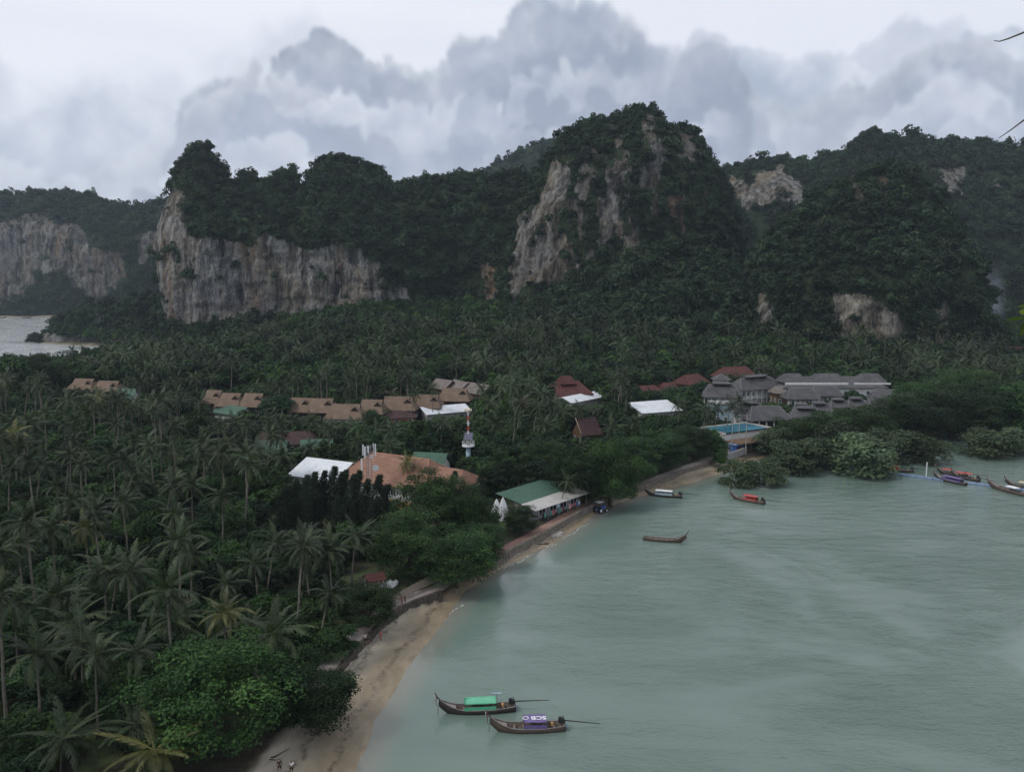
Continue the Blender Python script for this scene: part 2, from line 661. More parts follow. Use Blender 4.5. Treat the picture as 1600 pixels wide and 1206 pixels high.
M['grey_wall'] = plain('grey_wall', (0.30, 0.30, 0.30), 0.8, 0.2, var=0.12, scale=0.6, stain=0.4)
M['brown_wood'] = plain('brown_wood', (0.12, 0.075, 0.045), 0.75, 0.2, var=0.3, scale=2.5, bumps=0.2)
M['dark_wood'] = plain('dark_wood', (0.035, 0.026, 0.020), 0.7, 0.25, var=0.3, scale=2.5, bumps=0.2)
M['pale_wood'] = plain('pale_wood', (0.30, 0.25, 0.20), 0.8, 0.2, var=0.25, scale=2.5, bumps=0.2)
M['glass'] = plain('window_glass', (0.020, 0.025, 0.030), 0.08, 0.6, var=0.1)
M['shadow_room'] = plain('room_shade', (0.030, 0.027, 0.024), 0.8, 0.1)  # near-black colour painted on solid boxes as the shade of an open interior
M['roof_thatch'] = roof_mat('roof_brown', (0.120, 0.082, 0.058), (0.182, 0.130, 0.094), 1.6)
M['roof_orange'] = roof_mat('roof_orange', (0.195, 0.100, 0.066), (0.262, 0.148, 0.104), 2.2)
M['roof_maroon'] = roof_mat('roof_maroon', (0.060, 0.020, 0.017), (0.098, 0.036, 0.030), 2.4)
M['roof_dark_maroon'] = roof_mat('roof_dark_maroon', (0.040, 0.022, 0.022), (0.070, 0.036, 0.034), 2.4)
M['roof_grey'] = roof_mat('roof_grey', (0.052, 0.051, 0.054), (0.100, 0.098, 0.102), 2.2)
M['roof_green'] = roof_mat('roof_green', (0.034, 0.082, 0.056), (0.062, 0.128, 0.088), 2.0, axis=0, rough=0.5)
M['roof_white'] = roof_mat('roof_white', (0.50, 0.53, 0.56), (0.66, 0.68, 0.70), 1.5, axis=0, rough=0.45, strength=0.25)
M['roof_thatch_grey'] = roof_mat('roof_thatch_grey', (0.110, 0.092, 0.082), (0.190, 0.165, 0.150), 1.6)
M['awning'] = roof_mat('awning_sheet', (0.34, 0.33, 0.31), (0.46, 0.45, 0.43), 1.6, axis=0, rough=0.6, strength=0.2)
M['metal'] = plain('grey_metal', (0.30, 0.31, 0.32), 0.45, 0.5, 0.6)
M['white_paint'] = plain('white_paint', (0.70, 0.71, 0.72), 0.5, 0.4, var=0.08)
M['red_paint'] = plain('red_paint', (0.42, 0.075, 0.05), 0.5, 0.4, var=0.15)
M['red_cloth'] = plain('red_tarpaulin', (0.40, 0.060, 0.052), 0.6, 0.3, var=0.15, scale=2.5, bumps=0.3)
M['green_cloth'] = plain('green_tarpaulin', (0.09, 0.38, 0.22), 0.25, 0.6, var=0.12, scale=1.5)
M['purple_cloth'] = plain('purple_tarpaulin', (0.135, 0.095, 0.235), 0.6, 0.3, var=0.12, scale=2.0, bumps=0.2)
M['cream_cloth'] = plain('cream_tarpaulin', (0.56, 0.47, 0.27), 0.6, 0.3, var=0.15, scale=2.0)
M['white_cloth'] = plain('white_tarpaulin', (0.66, 0.67, 0.66), 0.6, 0.3, var=0.1, scale=2.0, bumps=0.2)
M['blue_paint'] = plain('blue_paint', (0.04, 0.11, 0.34), 0.5, 0.4, var=0.2)
M['blue_float'] = plain('blue_float', (0.18, 0.25, 0.38), 0.5, 0.3, var=0.2, stain=0.2)
M['boat_wood'] = plain('boat_wood', (0.075, 0.055, 0.043), 0.65, 0.3, var=0.3, scale=3.0, bumps=0.15)
M['boat_dark'] = plain('boat_dark_wood', (0.028, 0.022, 0.020), 0.6, 0.35, var=0.3, scale=3.0, bumps=0.15)
M['boat_inside'] = plain('boat_inside', (0.155, 0.125, 0.105), 0.75, 0.2, var=0.3, scale=3.0)
M['gunwale'] = plain('gunwale_wood', (0.21, 0.19, 0.175), 0.7, 0.25, var=0.2, scale=3.0)
M['engine'] = plain('engine_iron', (0.020, 0.022, 0.022), 0.5, 0.4, var=0.2)
M['concrete'] = plain('concrete', (0.30, 0.285, 0.265), 0.9, 0.15, var=0.25, scale=0.5, bumps=0.2)
M['stone'] = plain('seawall_stone', (0.075, 0.064, 0.054), 0.9, 0.15, var=0.45, scale=1.6, bumps=0.8)
M['path'] = plain('path_concrete', (0.26, 0.235, 0.215), 0.9, 0.15, var=0.25, scale=0.6, bumps=0.15)
M['path_brick'] = plain('path_brick', (0.25, 0.155, 0.125), 0.9, 0.15, var=0.25, scale=0.8, bumps=0.15)
M['skin'] = plain('skin', (0.24, 0.14, 0.095), 0.6, 0.3, var=0.05)
M['black_cloth'] = plain('black_cloth', (0.018, 0.018, 0.020), 0.8, 0.2)
M['white_shirt'] = plain('white_shirt', (0.66, 0.66, 0.66), 0.8, 0.2, var=0.05)
M['pink_dress'] = plain('pink_dress', (0.52, 0.13, 0.15), 0.8, 0.2, var=0.08)
M['maroon_cloth'] = plain('maroon_cloth', (0.16, 0.05, 0.045), 0.8, 0.2, var=0.08)
M['grey_cloth'] = plain('grey_cloth', (0.20, 0.21, 0.23), 0.8, 0.2, var=0.08)
M['hair'] = plain('hair', (0.012, 0.010, 0.009), 0.5, 0.3)
M['solar'] = plain('solar_panel', (0.10, 0.10, 0.15), 0.25, 0.5, var=0.1)
M['pool'] = plain('pool_water', (0.05, 0.21, 0.29), 0.08, 0.5, var=0.15, scale=0.5)
M['teal'] = plain('teal_board', (0.08, 0.28, 0.24), 0.5, 0.3)
M['tyre'] = plain('tyre', (0.02, 0.02, 0.02), 0.9, 0.1)
M['yellow_flower'] = leaf_mat('yellow_bush_leaf', (0.09, 0.11, 0.02), (0.26, 0.24, 0.04), hue=0.2)
M['ridge_roof_grey'] = plain('ridge_grey', (0.20, 0.20, 0.205), 0.7, 0.2)
M['ridge_roof_maroon'] = plain('ridge_maroon', (0.15, 0.055, 0.045), 0.7, 0.2)
M['ridge_roof_orange'] = plain('ridge_orange', (0.40, 0.20, 0.13), 0.7, 0.2)
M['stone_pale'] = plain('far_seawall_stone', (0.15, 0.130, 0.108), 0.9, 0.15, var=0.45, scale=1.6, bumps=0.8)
# ------------------------------------------------------------------ shore lines (measured on the photograph, in metres)
SHORE_PX = [(530, 1500), (545, 1300), (556, 1206), (590, 1120), (618, 1075), (660, 1012), (700, 962), (716, 938), (732, 918), (775, 892), (805, 877), (860, 851), (905, 823), (935, 799), (985, 779), (1060, 760), (1120, 742), (1165, 722), (1230, 708), (1330, 698), (1430, 684), (1500, 664), (1600, 646)]
WALL_PX = [(250, 1500), (340, 1300), (400, 1215), (465, 1140), (515, 1075), (545, 1035), (575, 1003), (600, 977), (625, 957), (650, 945), (690, 931), (716, 915), (768, 886), (800, 864), (850, 838), (888, 815), (935, 788), (975, 773), (1040, 750), (1100, 728), (1140, 712), (1185, 702)]
SHORE = [G(*p) for p in SHORE_PX]
WALL = [G(p[0], p[1], 1.0) for p in WALL_PX]
WEST = [(-4000, 1195), (-1200, 1192), (-760, 1190), (-640, 1178), (-500, 1100), (-385, 800), (-405, 745), (-424, 718), (-380, 690), (-335, 668), (-300, 640), (-268, 570), (-272, 480), (-330, 400), (-600, 300), (-600, -300)]
END = [(500, 365), (900, 420), (4000, 900)]
LAND = [(-10, -300)] + SHORE + END + [(4000, 6000), (-4000, 6000)] + WEST
UPLAND = [(-30, -300)] + WALL + SHORE[18:] + END + [(4000, 6000), (-4000, 6000)] + WEST


def sd(X, Y, poly):
    d = polydist(X, Y, poly)
    return np.where(inpoly(X, Y, poly), d, -d)


def ground_z(X, Y):
    X, Y = np.asarray(X, float), np.asarray(Y, float)
    ds = sd(X, Y, LAND)
    dw = sd(X, Y, UPLAND)
    z = np.where(ds < 0, np.maximum(ds * 0.07, -4.0), np.minimum(ds * 0.085, 0.85))
    z = z + 1.0 * sstep(dw, -0.3, 0.5)
    east = sstep(X, -230, -90) * (1 - 0.85 * sstep(X, 215, 290))
    z = z + sstep(dw, 5, 60) * 0.5
    z = z + sstep(Y, 350, 620) * 26 * east * sstep(dw, 5, 90)
    z = z + sstep(Y, 1180, 1500) * 30 * sstep(ds, 0, 60)
    return z, ds, dw


def polar_grid(y0, y1, nr, nc, tmax, xmin=None):
    Ys = np.geomspace(y0, y1, nr)
    t = np.linspace(-1, 1, nc)
    t = tmax * np.sign(t) * np.abs(t) ** 1.15
    Yg, Tg = np.meshgrid(Ys, t, indexing='ij')
    Xg = Tg * (Yg + 20)
    i = np.arange(nr - 1)[:, None] * nc
    j = np.arange(nc - 1)[None]
    F = np.stack([i + j, i + j + 1, i + nc + j + 1, i + nc + j], -1).reshape(-1, 4)
    return Xg.ravel(), Yg.ravel(), F


def ground_material():
    m, t, out = new_mat('ground_surface')
    geo = t.node('ShaderNodeNewGeometry')
    p = geo.outputs['Position']
    sand, wet, grass, tide = attr(t, 'sand'), attr(t, 'wet'), attr(t, 'grass'), attr(t, 'tide')
    n1 = t.noise(p, 0.35, 5, 0.6)
    n2 = t.noise(p, 3.0, 4, 0.65)
    n3 = t.noise(t.vm('MULTIPLY', p, (0.25, 0.12, 1)), 2.0, 5, 0.6, 0.6)
    dry = t.mix(t.map(n1, 0.35, 0.65), (0.29, 0.258, 0.200), (0.37, 0.330, 0.262))
    dry = t.mix(t.map(n3, 0.52, 0.66, 0, 0.55), dry, (0.13, 0.105, 0.08))
    damp = t.mix(t.map(n3, 0.4, 0.65), (0.200, 0.160, 0.106), (0.270, 0.220, 0.150))
    # weed and wrack strewn along the tide lines
    wr = t.noise(p, 1.4, 6, 0.75)
    c_s = t.mix(wet, dry, damp)
    wob = t.m('ADD', tide, t.m('MULTIPLY', t.noise(p, 0.22, 4, 0.6), 5.0))
    ln = t.m('SINE', t.m('MULTIPLY', wob, 1.5))
    lines = t.m('MULTIPLY', t.map(ln, 0.55, 1.0), t.map(wr, 0.42, 0.60))
    c_s = t.mix(t.m('MULTIPLY', lines, 0.8), c_s, (0.085, 0.070, 0.052))
    c_s = t.mix(t.map(wr, 0.60, 0.72, 0, 0.75), c_s, (0.06, 0.052, 0.042))
    soil = t.mix(t.map(n2, 0.35, 0.65), (0.022, 0.022, 0.014), (0.060, 0.050, 0.034))
    soil = t.mix(t.m('MULTIPLY', grass, t.map(n1, 0.4, 0.6)), soil, (0.045, 0.070, 0.022))
    c = t.mix(sand, soil, c_s)
    nrm = bump(t, t.m('ADD', n2, t.m('MULTIPLY', n1, 2.0)), 0.35, 0.25)
    principled(t, out, c, t.map(wet, 0, 1, 0.9, 0.45), 0.3, 0, nrm)
    return m


def water_material():
    m, t, out = new_mat('sea_water')
    geo = t.node('ShaderNodeNewGeometry')
    p = geo.outputs['Position']
    depth = attr(t, 'depth')
    # murky green bay; sand shows through at the edge
    silt = t.noise(t.vm('MULTIPLY', p, (0.5, 1.0, 1.0)), 0.03, 5, 0.6, 0.8)
    deep = t.mix(t.map(silt, 0.35, 0.65), (0.108, 0.156, 0.132), (0.142, 0.194, 0.167))
    deep = t.mix(attr(t, 'west_sheen'), deep, (0.52, 0.55, 0.55))  # pale base colour stands in for bright sky reflected in the west bay
    c = t.mix(t.map(depth, 0.0, 0.35, 0, 1, True), (0.185, 0.190, 0.158), deep)
    # ripples: small wind waves, patches of rough and slick water
    gust = t.noise(t.vm('MULTIPLY', p, (1.0, 1.5, 1.0)), 0.022, 4, 0.55, 1.2)
    pw = t.vm('ADD', p, t.vm('SCALE', t.noise(p, 0.05, 2, 0.5, color=True), s=6.0))
    r1 = t.noise(t.vm('MULTIPLY', pw, (0.8, 1.6, 1.0)), 1.5, 4, 0.6)
    r2 = t.noise(t.vm('MULTIPLY', pw, (0.7, 1.3, 1.0)), 0.28, 3, 0.5)
    h = t.m('ADD', t.m('MULTIPLY', r1, 0.42), t.m('MULTIPLY', r2, 1.0))
    b = t.node('ShaderNodeBump')
    b.inputs['Distance'].default_value = 1.0
    shel = t.map(depth, 0.1, 2.2, 0.16, 1.0, True)
    t.put(b.inputs['Strength'], t.m('MULTIPLY', shel, t.map(gust, 0.35, 0.63, 0.15, 0.68, True)))
    t.put(b.inputs['Height'], h)
    pr = principled(t, out, c, 0.06, 0.5, 0, b.outputs[0])
    pr.inputs['IOR'].default_value = 1.36
    return m


M['ground'] = ground_material()
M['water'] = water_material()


def build_ground():
    X, Y, F = polar_grid(38, 6000, 330, 320, 1.35)
    z, ds, dw = ground_z(X, Y)
    z = z + fbm(X / 9, Y / 9, 0 * X, 3, 5) * 0.12 * sstep(ds, 0.5, 6) + fbm(X / 3, Y / 3, 0 * X, 2, 8) * 0.035
    edge = fbm(X / 6, Y / 6, 0 * X, 3, 3) * 1.2
    sand = 1 - sstep(dw + edge * 0.3, 0.3, 1.2)
    sand = np.maximum(sand, (1 - sstep(ds + edge, 12, 24)) * (Y > 900))
    wet = 1 - sstep(ds + edge * 1.3, 3.0, 7.5)
    grass = sstep(dw, 2, 8)
    o = obj('ground', mk_mesh('ground', np.stack([X, Y, z], 1), [F], {'sand': sand, 'wet': wet, 'grass': grass, 'tide': np.clip(ds, -5, 40)}, True, [M['ground']]))
    tag(o, kind='structure')
    X, Y, F = polar_grid(38, 6000, 260, 260, 1.35)
    _, ds, dw = ground_z(X, Y)
    depth = np.clip(-ds * 0.07, 0, 5)
    keep = (ds < 10)[F].any(1)
    o = obj('water', mk_mesh('water', np.stack([X, Y, 0 * X], 1), [F[keep]], {'depth': depth, 'west_sheen': sstep(-X, 120, 260) * sstep(Y, 300, 420)}, True, [M['water']]))
    tag(o, kind='structure')


build_ground()


# ------------------------------------------------------------------ foliage makers
def leaf_quads(rng, C, Nn, size, aspect=1.7):
    """diamond leaves at C with face directions near Nn"""
    n = len(C)
    Nn = Nn / (np.linalg.norm(Nn, axis=1)[:, None] + 1e-9)
    r = rng.normal(size=(n, 3))
    t = np.cross(Nn, r)
    t /= np.linalg.norm(t, axis=1)[:, None] + 1e-9
    b = np.cross(Nn, t)
    s = np.broadcast_to(size, (n,))[:, None] * rng.uniform(0.7, 1.3, (n, 1))
    V = np.stack([C - t * s * aspect / 2, C + b * s / 2 + Nn * s * 0.08, C + t * s * aspect / 2, C - b * s / 2 + Nn * s * 0.08], 1)
    F = np.arange(n * 4).reshape(n, 4)
    return V.reshape(-1, 3), F


def crown_mesh(name, seed, R, Hh, zc, lobes, leaves, lsize, mat, flat=0.0, reach=0.82, lobe_r=(0.28, 0.44), low=-0.35, aspect=1.7, tier=0, skirt=0):
    rng = np.random.default_rng(seed)
    mb = MB()
    k = 0
    cents = []
    while len(cents) < lobes:
        v = rng.normal(size=3)
        v /= np.linalg.norm(v)
        if v[2] < low:
            continue
        q = rng.uniform(0.35, reach)
        c = v * q * np.array([R, R, Hh])
        if tier:
            c[2] = (math.floor(c[2] / Hh * tier) + 0.5) / tier * Hh + rng.normal() * 0.05 * Hh
        cents.append(c)
    for _ in range(skirt):                              # boughs hanging low round the edge
        a_ = rng.uniform(0, 6.28)
        e_ = rng.uniform(-0.88, -0.45)
        q = rng.uniform(0.62, 0.92) * math.sqrt(1 - e_ * e_) ** 0.5
        cents.append(np.array([math.cos(a_) * q * R, math.sin(a_) * q * R, e_ * Hh]))
    per = int(leaves / len(cents))
    for c in cents:
        r = R * rng.uniform(*lobe_r)
        fz = (0.75 if not flat else flat)
        d = rng.normal(size=(per, 3))
        d /= np.linalg.norm(d, axis=1)[:, None]
        d[:, 2] = np.where(d[:, 2] < -0.45, -d[:, 2], d[:, 2])
        rad = r * (1 - 0.38 * rng.random(per) ** 2.0) * (1 + 0.22 * rng.normal(size=per) * 0.6)
        P = c + d * rad[:, None] * np.array([1, 1, fz])
        Nn = d + rng.normal(size=(per, 3)) * 0.55 + np.array([0, 0, 0.5])
        lt = np.clip(rng.normal(0.45, 0.16), 0.05, 0.95)
        V, F = leaf_quads(rng, P + np.array([0, 0, zc]), Nn, lsize, aspect)
        tint = np.repeat(np.clip(lt + rng.normal(0, 0.2, per), 0, 1), 4)
        mb.add(V, [F], tint)
    return mb.mesh(name, mat), cents


def trunk_mesh(name, seed, h, r, cents, zc, mat, lean=0.0, n_limbs=7, multi=1, top=0.85):
    rng = np.random.default_rng(seed + 99)
    mb = MB()
    for s in range(multi):
        off = np.array([0.0, 0.0]) if multi == 1 else rng.normal(0, r * 5, 2)
        k = np.linspace(0, 1, 6)
        wob = np.cumsum(rng.normal(0, 0.06 * h, (6, 2)) * 0.35, 0)
        wob -= wob[0]
        P = np.stack([off[0] * k ** 0.7 + wob[:, 0] + lean * k * k * h, off[1] * k ** 0.7 + wob[:, 1], k * zc * top], 1)
        P[0, 2] = -0.4
        mb.tube(P, r * (1.25 - 0.75 * k) / math.sqrt(multi), 7)
        idx = rng.permutation(len(cents))[:max(2, n_limbs // multi)]
        for i in idx:
            a = P[rng.integers(3, 6)]
            e = np.array(cents[i]) + np.array([0, 0, zc])
            mid = (a + e) / 2 + np.array([0, 0, 0.12 * h]) * rng.uniform(-0.3, 0.5)
            kk = np.linspace(0, 1, 5)[:, None]
            C = (1 - kk) ** 2 * a + 2 * kk * (1 - kk) * mid + kk ** 2 * e
            mb.tube(C, r * np.linspace(0.45, 0.10, 5) / math.sqrt(multi), 5)
    return mb.mesh(name, mat)


def frond_geo(seed, L=5.0, droop=1.1, pairs=24, curl=0.5, lw=0.15, ll=0.95):
    """one palm frond from the origin along +X, arching down"""
    rng = np.random.default_rng(seed)
    k = np.linspace(0, 1, pairs + 4)
    ang = -droop * k ** 1.4
    ds = L / (len(k) - 1)
    x = np.concatenate([[0], np.cumsum(np.cos((ang[1:] + ang[:-1]) / 2) * ds)])
    z = np.concatenate([[0], np.cumsum(np.sin((ang[1:] + ang[:-1]) / 2) * ds)])
    P = np.stack([x, 0 * x + np.cumsum(rng.normal(0, 0.012, len(k))), z], 1)
    mb = MB()
    rib = 0.055 * (1 - 0.85 * k)
    a = P + np.array([0, 1, 0]) * rib[:, None]
    b = P - np.array([0, 1, 0]) * rib[:, None]
    c = P + np.array([0, 0, 1]) * rib[:, None] * 0.8
    n = len(k)
    i = np.arange(n - 1)
    mb.add(np.concatenate([a, c, b]), [np.stack([i, i + 1, n + i + 1, n + i], 1), np.stack([n + i, n + i + 1, 2 * n + i + 1, 2 * n + i], 1)], 1.0)
    Vs, Ts = [], []
    for s in range(3, n):
        q = k[s]
        ln = ll * (math.sin(math.pi * min(1, 0.18 + 0.80 * q)) ** 0.7) * rng.uniform(0.85, 1.1)
        tdir = np.array([math.cos(ang[s]), 0, math.sin(ang[s])])
        up = np.array([-math.sin(ang[s]), 0, math.cos(ang[s])])
        for sd_ in (-1, 1):
            if rng.random() < 0.04:
                continue
            fwd = 0.55 + 0.5 * q
            hang = curl * rng.uniform(0.6, 1.3)
            d = np.array([0, sd_, 0]) * 1.0 + tdir * fwd - np.array([0, 0, 1]) * hang * 0.55 + up * 0.12
            d /= np.linalg.norm(d)
            d2 = d - np.array([0, 0, 1]) * hang * 0.9
            d2 /= np.linalg.norm(d2)
            w = tdir * lw * 0.5
            p0 = P[s]
            p1 = p0 + d * ln * 0.55
            p2 = p1 + d2 * ln * 0.5
            Vs.append([p0 - w * 0.7, p0 + w * 0.7, p1 + w, p1 - w, p2])
            Ts.append(np.clip(rng.normal(0.40, 0.18), 0, 0.85))
    Vs = np.array(Vs)
    m = len(Vs)
    i = np.arange(m) * 5
    mb.add(Vs.reshape(-1, 3), [np.stack([i, i + 1, i + 2, i + 3], 1), np.stack([i + 3, i + 2, i + 4], 1)], np.repeat(Ts, 5))
    return mb


FROND_LIB = [frond_geo(11, 5.0, 0.9, 24, 0.45), frond_geo(12, 5.2, 1.25, 24, 0.7), frond_geo(13, 4.7, 1.6, 22, 0.9), frond_geo(14, 4.4, 0.55, 22, 0.3), frond_geo(15, 5.0, 1.9, 22, 1.2)]
FROND_LO = [frond_geo(21, 5.0, 0.9, 11, 0.45, 0.36), frond_geo(22, 5.2, 1.25, 11, 0.7, 0.36), frond_geo(23, 4.7, 1.6, 10, 0.9, 0.36), frond_geo(24, 4.4, 0.55, 10, 0.3, 0.36), frond_geo(25, 5.0, 1.9, 10, 1.2, 0.36)]


def frond_layout(seed, wind=(0.35, -0.1)):
    """(library index, matrix) for each frond of a crown; the wind pushes them over to one side"""
    rng = np.random.default_rng(seed)
    out = []
    n = int(rng.integers(19, 25))
    for i in range(n):
        az = i * 2.39996 + rng.normal(0, 0.15)
        q = (i + 0.5) / n
        pitch = 1.15 - 1.75 * q + rng.normal(0, 0.10)       # young fronds upright, old ones hanging
        lib = 3 if q < 0.18 else int(rng.choice([0, 1])) if q < 0.6 else int(rng.choice([1, 2, 4]))
        d = Vector((math.cos(az) * math.cos(pitch) + wind[0] * 0.6, math.sin(az) * math.cos(pitch) + wind[1] * 0.6, math.sin(pitch)))
        d.normalize()
        az2, p2 = math.atan2(d.y, d.x), math.asin(max(-1, min(1, d.z)))
        mat = Matrix.Rotation(az2, 4, 'Z') @ Matrix.Rotation(-p2, 4, 'Y') @ Matrix.Rotation(rng.normal(0, 0.25), 4, 'X')
        s = rng.uniform(0.82, 1.08)
        mat = mat @ Matrix.Scale(s, 4)
        out.append((lib, mat))
    return out


def palm_crown(name, seed, lib, mat, wind=(0.35, -0.1)):
    mb = MB()
    for li, mt in frond_layout(seed, wind):
        src = lib[li]
        A = np.array(mt)
        for V, T, in ((np.concatenate(src.V), np.concatenate(src.T)),):
            W = V @ A[:3, :3].T + A[:3, 3]
            mb.add(W, [np.concatenate(f) for f in src.F.values()], T)
    # heart of the crown and a bunch of nuts
    rng = np.random.default_rng(seed)
    for i in range(7):
        a = rng.uniform(0, 6.28)
        c = np.array([math.cos(a) * 0.35, math.sin(a) * 0.35, -0.35 + rng.uniform(-0.15, 0.1)])
        mb.tube([c + [0, 0, 0.16], c + [0, 0, 0.05], c - [0, 0, 0.08], c - [0, 0, 0.16]], [0.03, 0.13, 0.13, 0.03], 5, 0.55)
    return mb.mesh(name, mat)


def palm_trunk(name, seed, h, lean, az, r=0.17):
    """trunk that leans and straightens again; returns mesh and top point"""
    rng = np.random.default_rng(seed)
    k = np.linspace(0, 1, 9)
    off = lean * h * (k ** 1.6)
    P = np.stack([math.cos(az) * off, math.sin(az) * off, k * h], 1)
    P[1:-1, :2] += rng.normal(0, 0.04, (7, 2))
    P[0, 2] = -0.4
    mb = MB()
    mb.tube(P, r * (1.0 + 0.7 * np.exp(-k * 9) - 0.35 * k), 7)
    return mb.mesh(name, M['palm_trunk'], True), P[-1]


def casuarina_geo(seed, h=13.0, lo=False):
    """feathery dark tree with wind-bent top"""
    rng = np.random.default_rng(seed)
    mb = MB()
    n = 520 if not lo else 200
    q = rng.random(n) ** 0.8
    az = rng.uniform(0, 6.28, n)
    zz = 1.2 + q * (h - 1.2)
    rad = (1 - q) ** 0.75 * 1.6 + 0.10
    bend = 1.3 * (q ** 3)
    Vs, Ts = [], []
    for i in range(n):
        base = np.array([bend[i] + math.cos(az[i]) * rad[i] * 0.25, math.sin(az[i]) * rad[i] * 0.25, zz[i]])
        d = np.array([math.cos(az[i]) + 0.35, math.sin(az[i]), 0.75 + 0.5 * q[i]])
        d /= np.linalg.norm(d)
        L = rad[i] * rng.uniform(0.8, 1.25) + 0.5
        tip = base + d * L
        for k in range(7 if not lo else 4):
            f = rng.uniform(0.25, 1.0)
            p = base + d * L * f
            e = p + np.array([rng.normal(0.18, 0.22), rng.normal(0, 0.22), rng.uniform(-0.55, 0.25)]) * (1.0 if not lo else 1.5)
            w = np.cross(e - p, rng.normal(size=3))
            w /= np.linalg.norm(w) + 1e-9
            w *= 0.055 if not lo else 0.12
            Vs.append([p - w, p + w, e + w * 0.5, e - w * 0.5])
            Ts.append(np.clip(rng.normal(0.4, 0.2), 0, 1))
    Vs = np.array(Vs)
    mb.add(Vs.reshape(-1, 3), [np.arange(len(Vs) * 4).reshape(-1, 4)], np.repeat(Ts, 4))
    return mb.mesh('casuarina_crown', M['needle'])


def casuarina_trunk(h=13.0):
    k = np.linspace(0, 1, 7)
    mb = MB()
    mb.tube(np.stack([1.3 * k ** 3, 0 * k, -0.4 + k * (h * 0.96)], 1), 0.2 * (1 - 0.85 * k), 6)
    return mb.mesh('casuarina_trunk', M['bark'])


# ------------------------------------------------------------------ masses of foliage (uncountable): points with instances
def proto_collection(name, meshes):
    c = bpy.data.collections.new(name)
    for i, me in enumerate(meshes):
        o = bpy.data.objects.new('%s_%02d' % (name, i), me)
        c.objects.link(o)
    return c


def mass(name, label, cat, P, S, R, I, coll, parent=None):
    """one object whose geometry nodes put foliage of the collection at the points"""
    me = bpy.data.meshes.new(name)
    me.vertices.add(len(P))
    me.vertices.foreach_set('co', np.asarray(P, np.float32).ravel())
    a = me.attributes.new('sc', 'FLOAT_VECTOR', 'POINT')
    a.data.foreach_set('vector', np.asarray(S, np.float32).ravel())
    a = me.attributes.new('ro', 'FLOAT_VECTOR', 'POINT')
    a.data.foreach_set('vector', np.asarray(R, np.float32).ravel())
    a = me.attributes.new('ix', 'INT', 'POINT')
    a.data.foreach_set('value', np.asarray(I, np.int32).ravel())
    me.update()
    o = obj(name, me, parent)
    ng = bpy.data.node_groups.new(name + '_nodes', 'GeometryNodeTree')
    ng.interface.new_socket('Geometry', in_out='INPUT', socket_type='NodeSocketGeometry')
    ng.interface.new_socket('Geometry', in_out='OUTPUT', socket_type='NodeSocketGeometry')
    gi, go = ng.nodes.new('NodeGroupInput'), ng.nodes.new('NodeGroupOutput')
    iop = ng.nodes.new('GeometryNodeInstanceOnPoints')
    ci = ng.nodes.new('GeometryNodeCollectionInfo')
    ci.inputs[0].default_value = coll
    ci.inputs[1].default_value = True
    ci.inputs[2].default_value = True

    def na(n, ty):
        q = ng.nodes.new('GeometryNodeInputNamedAttribute')
        q.data_type = ty
        q.inputs[0].default_value = n
        return q.outputs[0]
    e2r = ng.nodes.new('FunctionNodeEulerToRotation')
    L = ng.links.new
    L(gi.outputs[0], iop.inputs['Points'])
    L(ci.outputs[0], iop.inputs['Instance'])
    iop.inputs['Pick Instance'].default_value = True
    L(na('ix', 'INT'), iop.inputs['Instance Index'])
    L(na('ro', 'FLOAT_VECTOR'), e2r.inputs[0])
    L(e2r.outputs[0], iop.inputs['Rotation'])
    L(na('sc', 'FLOAT_VECTOR'), iop.inputs['Scale'])
    L(iop.outputs[0], go.inputs[0])
    md = o.modifiers.new('foliage', 'NODES')
    md.node_group = ng
    return tag(o, label, cat, kind='stuff')


# unit shrubs and tree crowns for the cliffs (radius 1), a few with shape of their own
CLIFF_SHRUBS = []
for s in range(7):
    me_, _ = crown_mesh('cliff_shrub', 300 + s, 1.0, 0.80 + 0.12 * (s % 3), 0.15, 9, 330, 0.17, M['leaf_cliff'], low=-0.25, lobe_r=(0.30, 0.50), aspect=1.5)
    CLIFF_SHRUBS.append(me_)
SHRUBS = proto_collection('cliff_shrub', CLIFF_SHRUBS)


